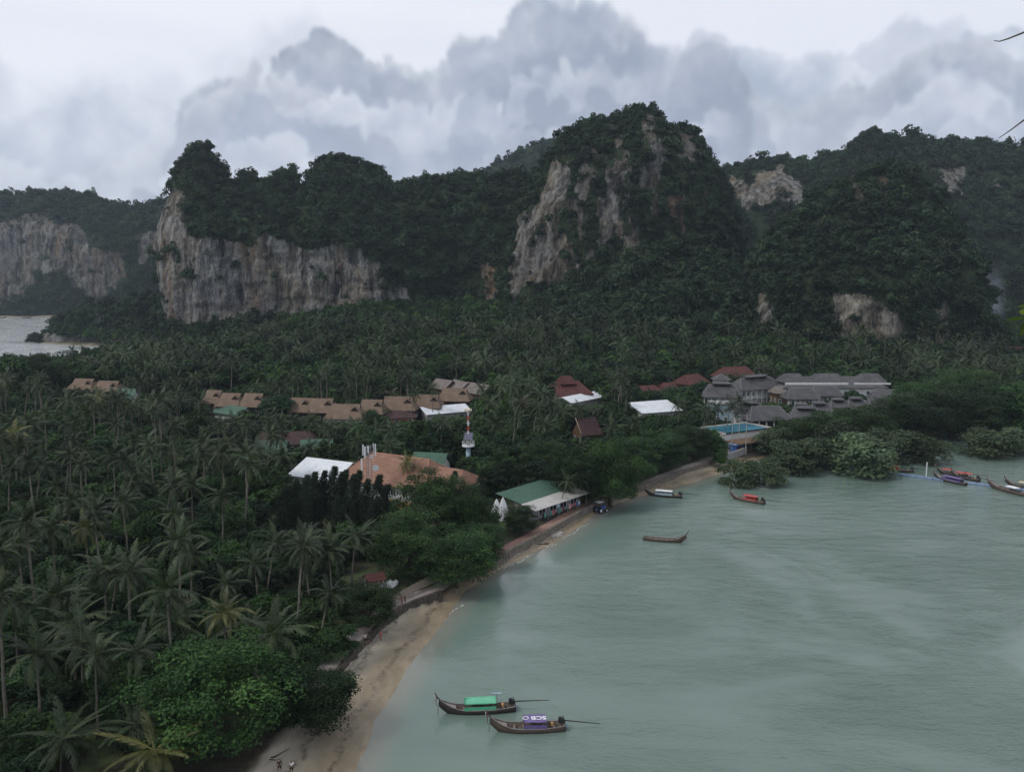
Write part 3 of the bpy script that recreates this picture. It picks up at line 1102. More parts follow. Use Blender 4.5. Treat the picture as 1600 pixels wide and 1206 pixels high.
# ------------------------------------------------------------------ karst cliffs
def rock_material():
    m, t, out = new_mat('limestone')
    geo = t.node('ShaderNodeNewGeometry')
    p = geo.outputs['Position']
    rock, warm, dark = attr(t, 'rock'), attr(t, 'warm'), attr(t, 'dark')
    st = t.vm('MULTIPLY', p, (1.0, 1.0, 0.10))
    wv = t.vm('ADD', st, t.vm('SCALE', t.noise(p, 0.08, 3, 0.5, color=True), s=5.0))
    s1 = t.noise(wv, 0.16, 6, 0.62)                 # broad vertical water streaks
    s2 = t.noise(wv, 0.55, 4, 0.6)                  # fine streaks
    blot = t.noise(p, 0.035, 5, 0.6)
    fine = t.noise(p, 0.6, 5, 0.65)
    grey = t.ramp(s1, [(0.34, (0.030, 0.030, 0.033)), (0.44, (0.125, 0.122, 0.122)), (0.54, (0.28, 0.272, 0.26)), (0.66, (0.46, 0.45, 0.43))])
    tan = t.ramp(s1, [(0.34, (0.055, 0.046, 0.036)), (0.45, (0.22, 0.175, 0.115)), (0.58, (0.38, 0.315, 0.215)), (0.70, (0.48, 0.44, 0.37))])
    k = t.m('ADD', warm, t.m('MULTIPLY', t.m('SUBTRACT', blot, 0.5), 2.2), clamp=True)
    c = t.mix(k, grey, tan)
    rust = t.m('MULTIPLY', t.map(t.noise(wv, 0.05, 4, 0.6), 0.56, 0.68), 0.55)
    c = t.mix(rust, c, (0.33, 0.19, 0.085))
    c = t.mix(t.map(s2, 0.52, 0.68, 0, 0.8), c, (0.035, 0.036, 0.040))
    c = t.mix(t.map(t.noise(wv, 0.30, 5, 0.6), 0.60, 0.70, 0, 0.7), c, (0.52, 0.51, 0.49))
    c = t.vm('SCALE', c, s=t.map(fine, 0.25, 0.75, 0.55, 1.25))
    c = t.mix(t.m('MULTIPLY', dark, 0.8), t.vm('MULTIPLY', c, (0.64, 0.665, 0.69)), t.vm('MULTIPLY', c, (0.30, 0.31, 0.33)))
    green = t.mix(t.map(fine, 0.35, 0.65), (0.014, 0.024, 0.014), (0.035, 0.052, 0.024))
    c = t.mix(t.map(rock, 0.35, 0.6), green, c)
    h = t.m('ADD', t.m('MULTIPLY', s1, 3.0), t.m('ADD', s2, t.m('MULTIPLY', fine, 0.8)))
    nrm = bump(t, h, 0.8, 2.2)
    principled(t, out, c, 0.95, 0.1, 0, nrm)
    return m


M['rock'] = rock_material()


def massif(name, label, outline, Yr, df, db, base, nu, nv, rocks, cliff=0.5, tree_h=3.0, face=0.14, amp=1.0, seed=1, spacing=14.0, shrub=(2.2, 4.4), warm=0.35, bare=0.0, fpow=1.5, forest_label=None, end_round=4, greyrocks=(), dark0=0.0):
    ox = np.array([AT(px, py, Yr)[0] for px, py in outline])
    oz = np.array([AT(px, py, Yr)[1] for px, py in outline]) - tree_h
    oz = np.maximum(oz, base + 1)
    X0, X1 = ox[0], ox[-1]
    a = np.linspace(0, 1, nu)
    t = 0.55 * a + 0.45 * (0.5 - 0.5 * np.cos(math.pi * a))
    X = X0 + (X1 - X0) * t
    zR = np.interp(X, ox, oz)
    # smooth the ridge for the cliff below the towers
    kw = max(3, nu // 14)
    ker = np.hanning(2 * kw + 1)
    ker /= ker.sum()
    zs = np.convolve(np.pad(zR, kw, mode='edge'), ker, 'valid')
    zs = np.minimum(zs, zR * 0.3 + zs * 0.7)
    c = cliff if callable(cliff) else (lambda x: np.full(np.shape(x), cliff))
    cf = np.clip(c(project(np.stack([X, 0 * X + Yr, zs], 1))[0]), 0.05, 0.95)
    zc = base + (zs - base) * cf
    zc = np.minimum(zc, zR - 0.5)
    e = np.abs(2 * t - 1)
    rnd = (1 - e ** end_round) ** 0.5
    Yf = Yr - df * rnd
    Yb = Yr + db * rnd
    q = np.linspace(0, 1, nv)[:, None]
    up = np.clip((q - cf) / (1 - cf), 0, 1)
    s = np.where(q < cf, face * q / cf, face + (1 - face) * up ** fpow)
    Z = np.where(q < cf, base + (zc - base) * q / cf, zc + (zR - zc) * up)
    Yg = Yf + (Yr - Yf) * s
    Xg = np.broadcast_to(X, Z.shape).copy()
    nb = max(8, nv // 7)
    qb = np.linspace(0, 1, nb + 1)[1:, None]
    Zb = zR + (base - zR) * qb ** 0.9
    Yb2 = Yr + (Yb - Yr) * qb ** 0.8
    Z = np.concatenate([Z, Zb])
    Yg = np.concatenate([Yg, Yb2])
    Xg = np.concatenate([Xg, np.broadcast_to(X, Zb.shape)])
    P = np.stack([Xg, Yg, Z], -1)
    # push the surface in and out: buttresses, ribs, ledges
    du = np.gradient(P, axis=1)
    dv = np.gradient(P, axis=0)
    N = np.cross(du, dv)
    N /= np.linalg.norm(N, axis=-1)[..., None] + 1e-9
    N[..., 2] *= 0.4
    x, y, z = P[..., 0], P[..., 1], P[..., 2]
    disp = 11 * fbm(x / 62, y / 62, z / 150, 3, seed) + 7.5 * fbm(x / 21, y / 21, z / 70, 3, seed + 7) + 3.0 * fbm(x / 7.5, y / 7.5, z / 20, 3, seed + 13) + 1.2 * fbm(x / 4, y / 4, z / 4, 2, seed + 19)
    ledge = fbm(x / 40, y / 40, z / 9, 3, seed + 31) * 2.6
    steep = np.concatenate([np.where(q < cf, 1.0, 0.55), np.full((nb, nu), 0.5)])
    D = (disp + ledge * steep) * amp * np.minimum(1.0, 0.25 + 1.4 * rnd)
    crest = np.concatenate([np.clip((1 - q) * 6, 0.25, 1) + 0 * X, np.clip(qb * 6, 0.25, 1) + 0 * X])
    P = P + N * (D * crest)[..., None]
    P[..., 2] += fbm(x / 16, y / 16, z / 16, 3, seed + 41) * 2.0 * amp * np.concatenate([sstep(q, 0.05, 0.3) + 0 * X, 0.6 + 0 * Zb])
    nr = nv + nb
    i = np.arange(nr - 1)[:, None] * nu
    j = np.arange(nu - 1)[None]
    F = np.stack([i + j, i + j + 1, i + nu + j + 1, i + nu + j], -1).reshape(-1, 4)
    V = P.reshape(-1, 3)
    px, py, fw = project(V)
    wx = px + 9 * fbm(px / 22, py / 22, 0 * px, 3, seed + 51) + 5 * fbm(px / 6, py / 14, 0 * px, 2, seed + 55)
    wy = py + 17 * fbm(px / 26, py / 60, 0 * px + 7, 4, seed + 52) + 9 * fbm(px / 6, py / 16, 0 * px, 2, seed + 57)
    front = (np.arange(nr) < nv)[:, None] & np.ones((1, nu), bool)
    rock = np.zeros(len(V))
    dark = np.zeros(len(V))
    for poly in rocks:
        rock = np.maximum(rock, inpoly(wx, wy, poly) * 1.0)
    for poly, dens in greyrocks:
        g = fbm(px / 14, py / 40, 0 * px, 4, seed + 61) * 0.5 + 0.5
        gm = inpoly(wx, wy, poly) * (g < dens) * (rock < 0.5)
        dark = np.maximum(dark, gm * 1.0)
        rock = np.maximum(rock, gm * 0.9)
    if bare:
        g = fbm(V[:, 0] / 13, V[:, 1] / 13, V[:, 2] / 34, 4, seed + 71) * 0.5 + 0.5
        rock = np.maximum(rock, (g > 1 - bare) * 0.8)
    rock = rock * front.ravel()
    dark = np.maximum(dark, dark0) * front.ravel()
    # water stains: faces darken in bands under their upper rim
    dark = np.maximum(dark, np.clip(fbm(V[:, 0] / 16, V[:, 1] / 16, V[:, 2] / 55, 4, seed + 95) * 1.6 - 0.12, 0, 0.85))
    # ledges inside rock faces that carry shrubs
    g = fbm(V[:, 0] / 10, V[:, 1] / 10, V[:, 2] / 7, 3, seed + 81)
    rock_v = np.where((g > 0.30) & (rock > 0.5), 0.55, rock)
    wa = np.clip(warm + 0.35 * fbm(V[:, 0] / 45, V[:, 1] / 45, V[:, 2] / 60, 3, seed + 91), 0, 1)
    o = obj(name, mk_mesh(name, V, [F], {'rock': rock, 'warm': wa, 'dark': dark}, True, [M['rock']]))
    tag(o, label, 'cliff', kind='structure')
    # shrubs and small trees over everything that is not bare rock
    rng = np.random.default_rng(seed + 500)
    A, B, C_, D_ = V[F[:, 0]], V[F[:, 1]], V[F[:, 2]], V[F[:, 3]]
    nrm = np.cross(C_ - A, D_ - B)
    area = np.linalg.norm(nrm, axis=1) / 2
    nrm = nrm / (2 * area[:, None] + 1e-9)
    veg = 1 - np.clip(rock_v[F].mean(1), 0, 1)
    veg = np.where(veg > 0.9, 1.0, np.where(veg > 0.3, 0.35, 0.0))
    row = np.repeat(np.arange(nr - 1), nu - 1)
    veg = veg * np.where(row < nv - 1, 1.0, np.where(row < nv + 2, 0.8, 0.12))
    pcx, pcy, _ = project((A + C_) / 2)
    veg = veg * ((pcx > -260) & (pcx < 1860))
    spacing, shrub = spacing * 1.2, (shrub[0] * 1.12, shrub[1] * 1.25)
    n = int((area * veg).sum() / spacing)
    fi = rng.choice(len(F), n, p=area * veg / (area * veg).sum())
    u, v = rng.random((2, n, 1))
    Q = (A[fi] * (1 - u) + B[fi] * u) * (1 - v) + (D_[fi] * (1 - u) + C_[fi] * u) * v
    nn = nrm[fi]
    nn = np.where((nn[:, 1:2] > 0) & (row[fi] < nv - 1)[:, None], -nn, nn)
    rad = shrub[0] * 0.8 + (shrub[1] * 1.25 - shrub[0] * 0.8) * rng.random(n) ** 2.6
    Q = Q + nn * rad[:, None] * 0.15 - np.array([0, 0, 1]) * rad[:, None] * 0.15
    S = rad[:, None] * np.stack([rng.uniform(0.85, 1.2, n), rng.uniform(0.85, 1.2, n), rng.uniform(0.8, 1.35, n)], 1)
    R = np.stack([np.clip(-nn[:, 1], -1, 1) * 0.35 + rng.normal(0, 0.15, n), np.clip(nn[:, 0], -1, 1) * 0.35 + rng.normal(0, 0.15, n), rng.uniform(0, 6.28, n)], 1)
    mass(forest_label[0], forest_label[1], 'forest', Q, S, R, rng.integers(0, 7, n), SHRUBS)
    return o, n


CNT = {}
_, CNT['far_left'] = massif('far_limestone_cliff', 'long grey limestone cliff behind the far sandy beach across the bay',
    [(-420, 330), (-250, 300), (-120, 312), (0, 299), (35, 303), (60, 296), (105, 294), (150, 304), (190, 318), (225, 318), (262, 308), (300, 318), (345, 360), (380, 440)], 1290, 95, 160, 3, 300, 110,
    [[(-90, 350), (0, 345), (30, 338), (60, 335), (95, 342), (128, 350), (136, 392), (160, 385), (195, 402), (200, 447), (150, 466), (112, 442), (80, 425), (55, 432), (40, 466), (0, 468), (-100, 460)], [(215, 372), (242, 372), (246, 400), (235, 425), (222, 418)], [(252, 350), (262, 350), (262, 440), (250, 430)]],
    cliff=0.62, dark0=0.45, seed=3, spacing=42, shrub=(4.0, 7.5), warm=0.42, amp=1.3, forest_label=('cliff_top_forest', 'hazy forest over the far cliff across the bay'))
_, CNT['hill'] = massif('distant_hill', 'faint wooded hill rising behind the saddle between the cliffs',
    [(560, 330), (640, 278), (700, 276), (755, 264), (800, 240), (835, 221), (860, 214), (900, 216), (960, 250), (1040, 330)], 1560, 240, 200, 3, 120, 60, [], cliff=0.15, seed=5, spacing=95, shrub=(5, 9), amp=0.8, forest_label=('hill_forest', 'hazy forest on the distant hill between the cliffs'))
_, CNT['far_right'] = massif('right_ridge_cliff', 'long wooded limestone ridge with pale cliff faces behind the rounded knob',
    [(1060, 330), (1100, 275), (1140, 257), (1165, 253), (1180, 245), (1215, 240), (1260, 246), (1290, 238), (1320, 235), (1345, 210), (1370, 202), (1395, 213), (1430, 206), (1450, 217), (1500, 218), (1540, 216), (1570, 231), (1600, 222), (1680, 226), (1800, 250), (2000, 330)], 980, 170, 150, 3, 330, 130,
    [[(1135, 290), (1146, 276), (1168, 292), (1176, 270), (1225, 268), (1255, 275), (1252, 318), (1210, 324), (1170, 322), (1146, 315)], [(1462, 266), (1500, 264), (1512, 288), (1502, 318), (1474, 292)], [(1540, 285), (1562, 290), (1560, 306), (1547, 294)]],
    cliff=lambda x: np.interp(x, [1100, 1280, 1400, 1600], [0.60, 0.45, 0.35, 0.35]), seed=8, spacing=34, shrub=(3.6, 6.8), warm=0.45, forest_label=('ridge_forest', 'bluish forest on the long ridge behind the knob'))
_, CNT['left'] = massif('wall_limestone_cliff', 'great limestone wall with pale streaked face below wooded towers',
    [(272, 420), (279, 292), (286, 262), (297, 236), (308, 223), (322, 220), (337, 238), (351, 262), (360, 288), (366, 302), (371, 276), (385, 268), (402, 270), (411, 286), (425, 275), (445, 260), (465, 262), (475, 287), (486, 278), (493, 250), (515, 232), (545, 245), (575, 249), (598, 264), (610, 280), (640, 288), (672, 275), (720, 268), (760, 272), (800, 266), (860, 285), (930, 380)], 700, 92, 120, 3, 420, 170,
    [[(225, 285), (290, 305), (292, 368), (330, 372), (400, 378), (430, 371), (470, 386), (520, 378), (552, 386), (590, 406), (610, 440), (645, 466), (640, 490), (590, 482), (560, 503), (500, 503), (450, 492), (400, 482), (352, 492), (310, 503), (288, 503), (230, 500), (225, 400)], [(748, 395), (765, 400), (778, 440), (780, 490), (762, 470), (752, 430)]],
    cliff=lambda x: np.interp(x, [260, 300, 420, 600, 650, 720, 800, 930], [0.62, 0.52, 0.60, 0.55, 0.45, 0.30, 0.35, 0.3]), seed=12, spacing=15, shrub=(2.2, 4.6), warm=0.34, end_round=7, forest_label=('wall_forest', 'dark forest over the towers and top of the great wall'))
_, CNT['center'] = massif('peak_limestone_cliff', 'highest steep limestone peak with tan streaked faces',
    [(780, 470), (790, 400), (800, 352), (815, 312), (835, 270), (855, 235), (870, 214), (890, 196), (920, 184), (945, 180), (965, 170), (985, 168), (1000, 160), (1020, 163), (1036, 186), (1046, 196), (1060, 193), (1078, 200), (1090, 226), (1100, 250), (1106, 262), (1126, 268), (1136, 300), (1143, 345), (1149, 400), (1156, 470)], 650, 85, 110, 3, 380, 200,
    [[(866, 256), (880, 248), (891, 248), (890, 305), (872, 335), (880, 395), (905, 412), (880, 438), (850, 442), (815, 452), (794, 484), (795, 368), (832, 342), (848, 300)], [(934, 332), (945, 300), (958, 296), (975, 310), (975, 392), (962, 372), (948, 384), (935, 388)]],
    cliff=lambda x: np.interp(x, [780, 900, 1000, 1100, 1180], [0.62, 0.66, 0.72, 0.78, 0.5]), face=0.30, dark0=0.22, seed=21, spacing=14, shrub=(2.0, 4.4), warm=0.45, greyrocks=[([(895, 215), (1000, 175), (1085, 215), (1105, 300), (1100, 420), (960, 420), (925, 330), (900, 300)], 0.46), ([(800, 345), (885, 300), (925, 330), (930, 400), (870, 440), (800, 470)], 0.5)], forest_label=('peak_forest', 'dark shrubs and trees clinging to the highest peak'))
_, CNT['spur'] = massif('wooded_spur', 'green wooded spur at the foot of the highest peak',
    [(700, 545), (760, 520), (800, 492), (830, 470), (862, 452), (900, 436), (935, 418), (965, 400), (1000, 385), (1040, 372), (1080, 372), (1120, 382), (1150, 400), (1180, 440), (1230, 520)], 545, 95, 60, 3, 220, 90, [[(905, 488), (912, 490), (914, 512), (906, 508)], [(752, 503), (765, 500), (760, 515)]], cliff=0.12, face=0.05, fpow=0.95, seed=27, spacing=15, shrub=(2.6, 5.4), amp=0.9, bare=0.0, forest_label=('spur_forest', 'bright green trees over the spur below the highest peak'))
_, CNT['knob'] = massif('knob_limestone_cliff', 'rounded wooded limestone knob behind the grey roofed resort',
    [(1125, 500), (1150, 432), (1175, 392), (1200, 362), (1240, 336), (1270, 302), (1300, 285), (1340, 262), (1380, 249), (1420, 257), (1450, 274), (1466, 300), (1476, 330), (1486, 360), (1489, 400), (1486, 460), (1484, 520)], 530, 85, 90, 3, 320, 170,
    [[(1168, 450), (1190, 456), (1216, 490), (1204, 548), (1176, 542)], [(1308, 452), (1345, 458), (1380, 480), (1416, 500), (1411, 530), (1340, 545), (1298, 524)], [(1474, 372), (1490, 380), (1488, 425), (1474, 412)], [(1458, 492), (1482, 468), (1482, 550), (1464, 545)]],
    cliff=lambda x: np.interp(x, [1125, 1200, 1300, 1420, 1490], [0.30, 0.32, 0.34, 0.34, 0.6]), seed=34, spacing=11, shrub=(2.0, 4.6), warm=0.62, fpow=1.15, greyrocks=[([(1330, 275), (1420, 270), (1440, 330), (1340, 340)], 0.42)], forest_label=('knob_forest', 'dense green forest wrapping the rounded limestone knob'))
_, CNT['headland'] = massif('wooded_headland', 'low wooded headland running out into the far bay',
    [(60, 531), (68, 522), (78, 512), (92, 492), (110, 482), (140, 470), (175, 464), (210, 455), (250, 452), (300, 455), (350, 480), (420, 520)], 735, 38, 60, -2, 180, 60, [[(58, 520), (110, 524), (160, 528), (210, 530), (210, 545), (60, 545)], [(148, 492), (158, 495), (158, 512), (150, 510)]], cliff=0.25, face=0.10, fpow=0.9, seed=43, spacing=17, shrub=(2.6, 4.8), amp=0.55, warm=0.2, forest_label=('headland_forest', 'low forest on the headland in the far bay'))
print('cliff shrubs', CNT, sum(CNT.values()))
# ------------------------------------------------------------------ buildings
FOOT = []          # (x, y, yaw, half length, half width): no tree grows here
PROT = []          # photo windows that taller trees in front keep clear: x0, y0, x1, y1, distance
_WIN = {}


def win_mesh(w, h):
    k = (round(w, 2), round(h, 2))
    if k not in _WIN:
        f = MB()
        b = 0.10
        for c, s in (((0, 0, h / 2 - b / 2), (w, 0.12, b)), ((0, 0, -h / 2 + b / 2), (w, 0.12, b)), ((-w / 2 + b / 2, 0, 0), (b, 0.12, h - 2 * b)), ((w / 2 - b / 2, 0, 0), (b, 0.12, h - 2 * b)), ((0, 0, 0), (b * 0.7, 0.10, h - 2 * b))):
            f.box(c, s)
        p = MB()
        p.box((0, 0.02, 0), (w - 2 * b, 0.04, h - 2 * b))
        _WIN[k] = (f.mesh('window', M['white_paint']), p.mesh('pane', M['glass']))
    return _WIN[k]


def window(root, x, y, z, w=1.1, h=1.4, face=0.0):
    f, p = win_mesh(w, h)
    a = obj('window', f, root, (x, y, z), face)
    obj('pane', p, a)
    return a


def prism(mb, ring0, z0, ring1, z1, tint=0.5):
    """solid between two rings with the same number of corners"""
    n = len(ring0)
    V = [(x, y, z0) for x, y in ring0] + [(x, y, z1) for x, y in ring1]
    i = np.arange(n)
    mb.add(V, [np.stack([i, (i + 1) % n, (i + 1) % n + n, i + n], 1), (np.arange(n)[::-1])[None], (np.arange(n) + n)[None]], tint)


def rect(l, w, x=0.0, y=0.0):
    return [(x - l / 2, y - w / 2), (x + l / 2, y - w / 2), (x + l / 2, y + w / 2), (x - l / 2, y + w / 2)]


def hip_roof(mb, L, W, z, h, over=0.9, x=0.0, y=0.0, ridge=None):
    l, w = L + 2 * over, W + 2 * over
    r = max(0.64 * l, l - w) if ridge is None else ridge
    prism(mb, rect(l, w, x, y), z - 0.18, rect(l, w, x, y), z)
    prism(mb, rect(l - 0.05, w - 0.05, x, y), z + 0.003, rect(r, 0.12, x, y), z + h)


def gablet_roof(mb, L, W, z, h, over=0.9):
    """hip below, small gable ends above"""
    l, w = L + 2 * over, W + 2 * over
    zs = 0.74
    k = 0.74 * w * 0.5
    prism(mb, rect(l, w), z - 0.18, rect(l, w), z)
    kx = 0.15 * l
    prism(mb, rect(l - 0.05, w - 0.05), z + 0.003, rect(l - 2 * kx, w - 2 * k), z + h * zs)
    # upper gable part, slightly longer than the hip under it
    x = (l - 2 * kx) / 2 + 0.25
    y = (w - 2 * k) / 2 + 0.03
    z0, z1 = z + h * zs - 0.03, z + h
    V = [(-x, -y, z0), (x, -y, z0), (x, y, z0), (-x, y, z0), (-x, 0, z1), (x, 0, z1)]
    mb.add(V, [[[0, 1, 5, 4], [2, 3, 4, 5], [3, 2, 1, 0]], [[3, 0, 4], [1, 2, 5]]])
    return x, y, z0, z1


def gable_roof(mb, L, W, z, h, over=0.7, th=0.16):
    l, w = (L + 2 * over) / 2, (W + 2 * over) / 2
    V = [(-l, -w, z), (l, -w, z), (l, 0, z + h), (-l, 0, z + h), (l, w, z), (-l, w, z)]
    V2 = [(a, b, c - th) for a, b, c in V]
    mb.add(V + V2, [[[0, 1, 2, 3], [3, 2, 4, 5], [7, 6, 9, 8], [8, 9, 11, 10], [0, 6, 7, 1], [5, 4, 10, 11], [1, 7, 8, 2], [2, 8, 10, 4], [0, 3, 9, 6], [3, 5, 11, 9]]])


def house(name, label, pl, pr, zE, W, rh, roof, rmat, wmat, cat='house', group=None, gz=2.0, wins=3, storeys=1, over=0.9, monitor=False, columns=0, back=0.0, protect=True, show=2, door=True, cap=None):
    """pl, pr: photo positions of the two ends of the front eave, zE its height"""
    a, b = Vector(G(pl[0], pl[1], zE)), Vector(G(pr[0], pr[1], zE))
    d = b - a
    yaw = math.atan2(d.y, d.x)
    L = d.length - 2 * over
    L = max(L, 4.0)
    nrm = Vector((-math.sin(yaw), math.cos(yaw)))
    c = (a + b) / 2 + nrm * (W / 2 + over)
    gz = float(ground_z(c.x, c.y)[0]) if gz is None else gz
    root = thing(name, label, cat, (c.x, c.y, gz), yaw, group)
    h = zE - gz
    FOOT.append((c.x, c.y, yaw, L / 2 + 1.5, W / 2 + 1.5))
    if protect:
        xs = [pl[0], pr[0]]
        top = project(np.array([[c.x, c.y, zE + rh]]))[1][0]
        PROT.append((min(xs) + 3, top, max(xs) - 3, max(pl[1], pr[1]) + show, c.y - W / 2))
    inset = 0.35 if columns else 0.0
    wl, ww = L - 2 * inset * 4, W - 2 * inset * 4
    mb = MB()
    mb.box((0, 0, (h - 0.2 - 0.6) / 2), (wl, ww, h - 0.2 + 0.6))
    mb.build('wall', M[wmat], root)
    mb = MB()
    if roof == 'hip':
        hip_roof(mb, L, W, h, rh, over)
    elif roof == 'gablet':
        gx, gy, z0, z1 = gablet_roof(mb, L, W, h, rh, over)
    elif roof == 'gable':
        gable_roof(mb, L, W, h, rh, over)
    elif roof == 'pyramid':
        hip_roof(mb, L, W, h, rh, over, ridge=0.3)
    ro = mb.build('roof', M[rmat], root)
    if roof in ('hip', 'pyramid'):
        # ridge and hip tiles
        l_, w_ = L + 2 * over, W + 2 * over
        r_ = 0.3 if roof == 'pyramid' else max(0.64 * l_, l_ - w_)
        g = MB()
        g.tube([(-r_ / 2, 0, h + rh), (r_ / 2, 0, h + rh)], 0.13, 5)
        for sx_ in (-1, 1):
            for sy_ in (-1, 1):
                g.tube([(sx_ * r_ / 2, 0, h + rh), (sx_ * l_ / 2, sy_ * w_ / 2, h + 0.05)], 0.10, 5)
        g.build('ridge_tiles', M['ridge_' + rmat] if ('ridge_' + rmat) in M else M[rmat], ro)
    if roof in ('gablet',):
        for s in (-1, 1):
            g = MB()
            x = s * (gx + 0.004)
            V = [(x, -gy * 0.86, z0 + 0.06), (x, gy * 0.86, z0 + 0.06), (x, 0, z1 - 0.2), (x + s * 0.05, -gy * 0.86, z0 + 0.06), (x + s * 0.05, gy * 0.86, z0 + 0.06), (x + s * 0.05, 0, z1 - 0.2)]
            g.add(V, [[[0, 1, 2], [5, 4, 3]], [[0, 3, 4, 1], [1, 4, 5, 2], [2, 5, 3, 0]]])
            g.build('gablet', M['dark_wood'], ro)
        # small dormer gable near the right end of the ridge
        g = MB()
        dx_, dw_, dh_ = L * 0.30, 1.7, 1.5
        zb_ = h + rh * 0.52
        yb_ = -(W / 2 + over) * 0.50
        g.add([(dx_ - dw_, yb_, zb_), (dx_ + dw_, yb_, zb_), (dx_, yb_ - 0.15, zb_ + dh_), (dx_ - dw_ * 0.2, 0.0, h + rh * 0.9), (dx_ + dw_ * 0.2, 0.0, h + rh * 0.9), (dx_, 0.0, zb_ + dh_)], [[[0, 2, 5, 3], [2, 1, 4, 5]]])
        g.build('dormer', M[rmat], ro)
        g = MB()
        g.add([(dx_ - dw_ * 0.85, yb_ + 0.03, zb_ + 0.05), (dx_ + dw_ * 0.85, yb_ + 0.03, zb_ + 0.05), (dx_, yb_ + 0.03, zb_ + dh_ * 0.92), (dx_ - dw_ * 0.85, yb_ + 0.12, zb_ + 0.05), (dx_ + dw_ * 0.85, yb_ + 0.12, zb_ + 0.05), (dx_, yb_ + 0.12, zb_ + dh_ * 0.92)], [[[0, 1, 2], [5, 4, 3]], [[0, 3, 4, 1], [1, 4, 5, 2], [2, 5, 3, 0]]])
        g.build('dormer_front', M['dark_wood'], ro)
    if roof == 'gable':
        for s in (-1, 1):
            g = MB()
            x = s * wl / 2
            V = [(x, -ww / 2, h - 0.2), (x, ww / 2, h - 0.2), (x, 0, h + rh * 0.86), (x - s * 0.2, -ww / 2, h - 0.2), (x - s * 0.2, ww / 2, h - 0.2), (x - s * 0.2, 0, h + rh * 0.86)]
            g.add(V, [[[0, 1, 2], [5, 4, 3]], [[0, 3, 4, 1], [1, 4, 5, 2], [2, 5, 3, 0]]])
            g.build('gable_wall', M[wmat], root)
    if monitor:
        g = MB()
        r = max(0.52 * (L + 2 * over), L - W) * 0.9
        g.box((0, 0, h + rh + 0.0), (r * 0.8, 2.2, 0.8))
        g.build('vent_wall', M['dark_wood'], ro)
        g = MB()
        hip_roof(g, r * 0.8 + 0.4, 2.6, h + rh + 0.42, 0.7, 0.6)
        g.build('vent_roof', M[rmat], ro)
    if cap:
        g = MB()
        for x0, lw in cap:
            hip_roof(g, lw, W * 0.55, h + rh * 0.5, rh * 0.9, 0.8, x=x0)
        g.build('upper_roof', M[rmat], ro)
    # openings on the front and on the end turned to the viewer
    if wins:
        for s in range(storeys):
            hz = h * (s + 0.5) / storeys + (0.1 if s == 0 else -0.1)
            hh = min(1.6, h / storeys * 0.55)
            for i in range(wins):
                x = (i - (wins - 1) / 2) * (wl / wins)
                if door and s == 0 and i == wins // 2:
                    dd = MB()
                    dd.box((0, 0, 0), (1.1, 0.12, 2.1))
                    obj('door', dd.mesh('door', M['brown_wood']), root, (x, -ww / 2 - 0.02, 1.05))
                else:
                    window(root, x, -ww / 2 - 0.02, hz, min(1.5, wl / wins * 0.6), hh)
            for i in range(2):
                for s2 in (-1, 1):
                    window(root, s2 * (wl / 2 + 0.02), (i - 0.5) * ww / 2, hz, 1.2, hh, math.pi / 2 * s2)
    if columns:
        for i in range(columns):
            x = -L / 2 + 0.2 + (L - 0.4) * i / (columns - 1)
            g = MB()
            g.box((0, 0, (h - 0.2) / 2 - 0.3), (0.42, 0.42, h - 0.2 + 0.6))
            obj('column', g.mesh('column', M['white_wall']), root, (x, -W / 2 + 0.2, 0))
        for s in range(1, storeys):
            g = MB()
            g.box((0, -W / 2 + 0.55, h * s / storeys), (L, 1.1, 0.28))
            g.box((0, -W / 2 + 0.06, h * s / storeys + 0.65), (L, 0.06, 0.10))
            g.build('balcony', M['white_wall'], root)
    return root, c, yaw, L, h


BR = 'brown roofed villas in a row'
# --- brown roofed villas
for i, (pl, pr, lab, extra) in enumerate([
    ((312, 628), (337, 632), 'brown roofed villa at the left end of the villa row, mostly behind palms', {}),
    ((335, 631), (369, 639), 'brown roofed villa second from the left end of the row, dark gablet', {}),
    ((371, 633), (404, 638), 'brown roofed villa third from the left, before the gap in the row', {}),
    ((442, 640), (480, 647), 'brown roofed villa just after the gap in the row, beside a tiny turret', {}),
    ((474, 640), (517, 649), 'brown roofed villa between the turret and the white walled villa', {}),
    ((506, 650), (562, 659), 'largest brown roofed villa with white wall and balcony showing', dict(wmat='white_wall', storeys=2)),
    ((556, 643), (594, 650), 'brown roofed villa right of the white walled villa', {}),
    ((590, 637), (645, 645), 'wide brown roofed villa above the pink house', {}),
    ((640, 634), (684, 641), 'brown roofed villa left of the white sheet roof, palms in front', {}),
    ((682, 624), (730, 629), 'brown roofed villa farthest right, behind the white sheet roof', {}),
    ((103, 608), (138, 611), 'brown roofed villa at the far left by the bay', {}),
    ((140, 611), (178, 616), 'brown roofed villa beside a green roof near the bay', {})]):
    house('villa', lab, (pl[0] - 2, (pl[1] + pr[1]) / 2), (pr[0] + 4, (pl[1] + pr[1]) / 2 + 1), 7.0, 8.0, 4.6, 'gablet', 'roof_thatch', extra.get('wmat', 'dark_wood'), group=BR, wins=3, storeys=extra.get('storeys', 1), show=-6 if pl[0] < 200 else 2)  # default dark wall colour imitates the shadow below the eaves
r, c, yaw, L, h = house('turret_pavilion', 'tiny brown turret roof in front of the villa row', (449, 640), (468, 640), 7.2, 3.6, 2.4, 'pyramid', 'roof_thatch', 'brown_wood', 'pavilion', wins=1, door=False, over=0.6)
house('pink_house', 'low pink walled house under trees below the villas', (598, 655), (652, 652), 5.0, 8, 2.2, 'gable', 'roof_dark_maroon', 'pink_wall', wins=4)
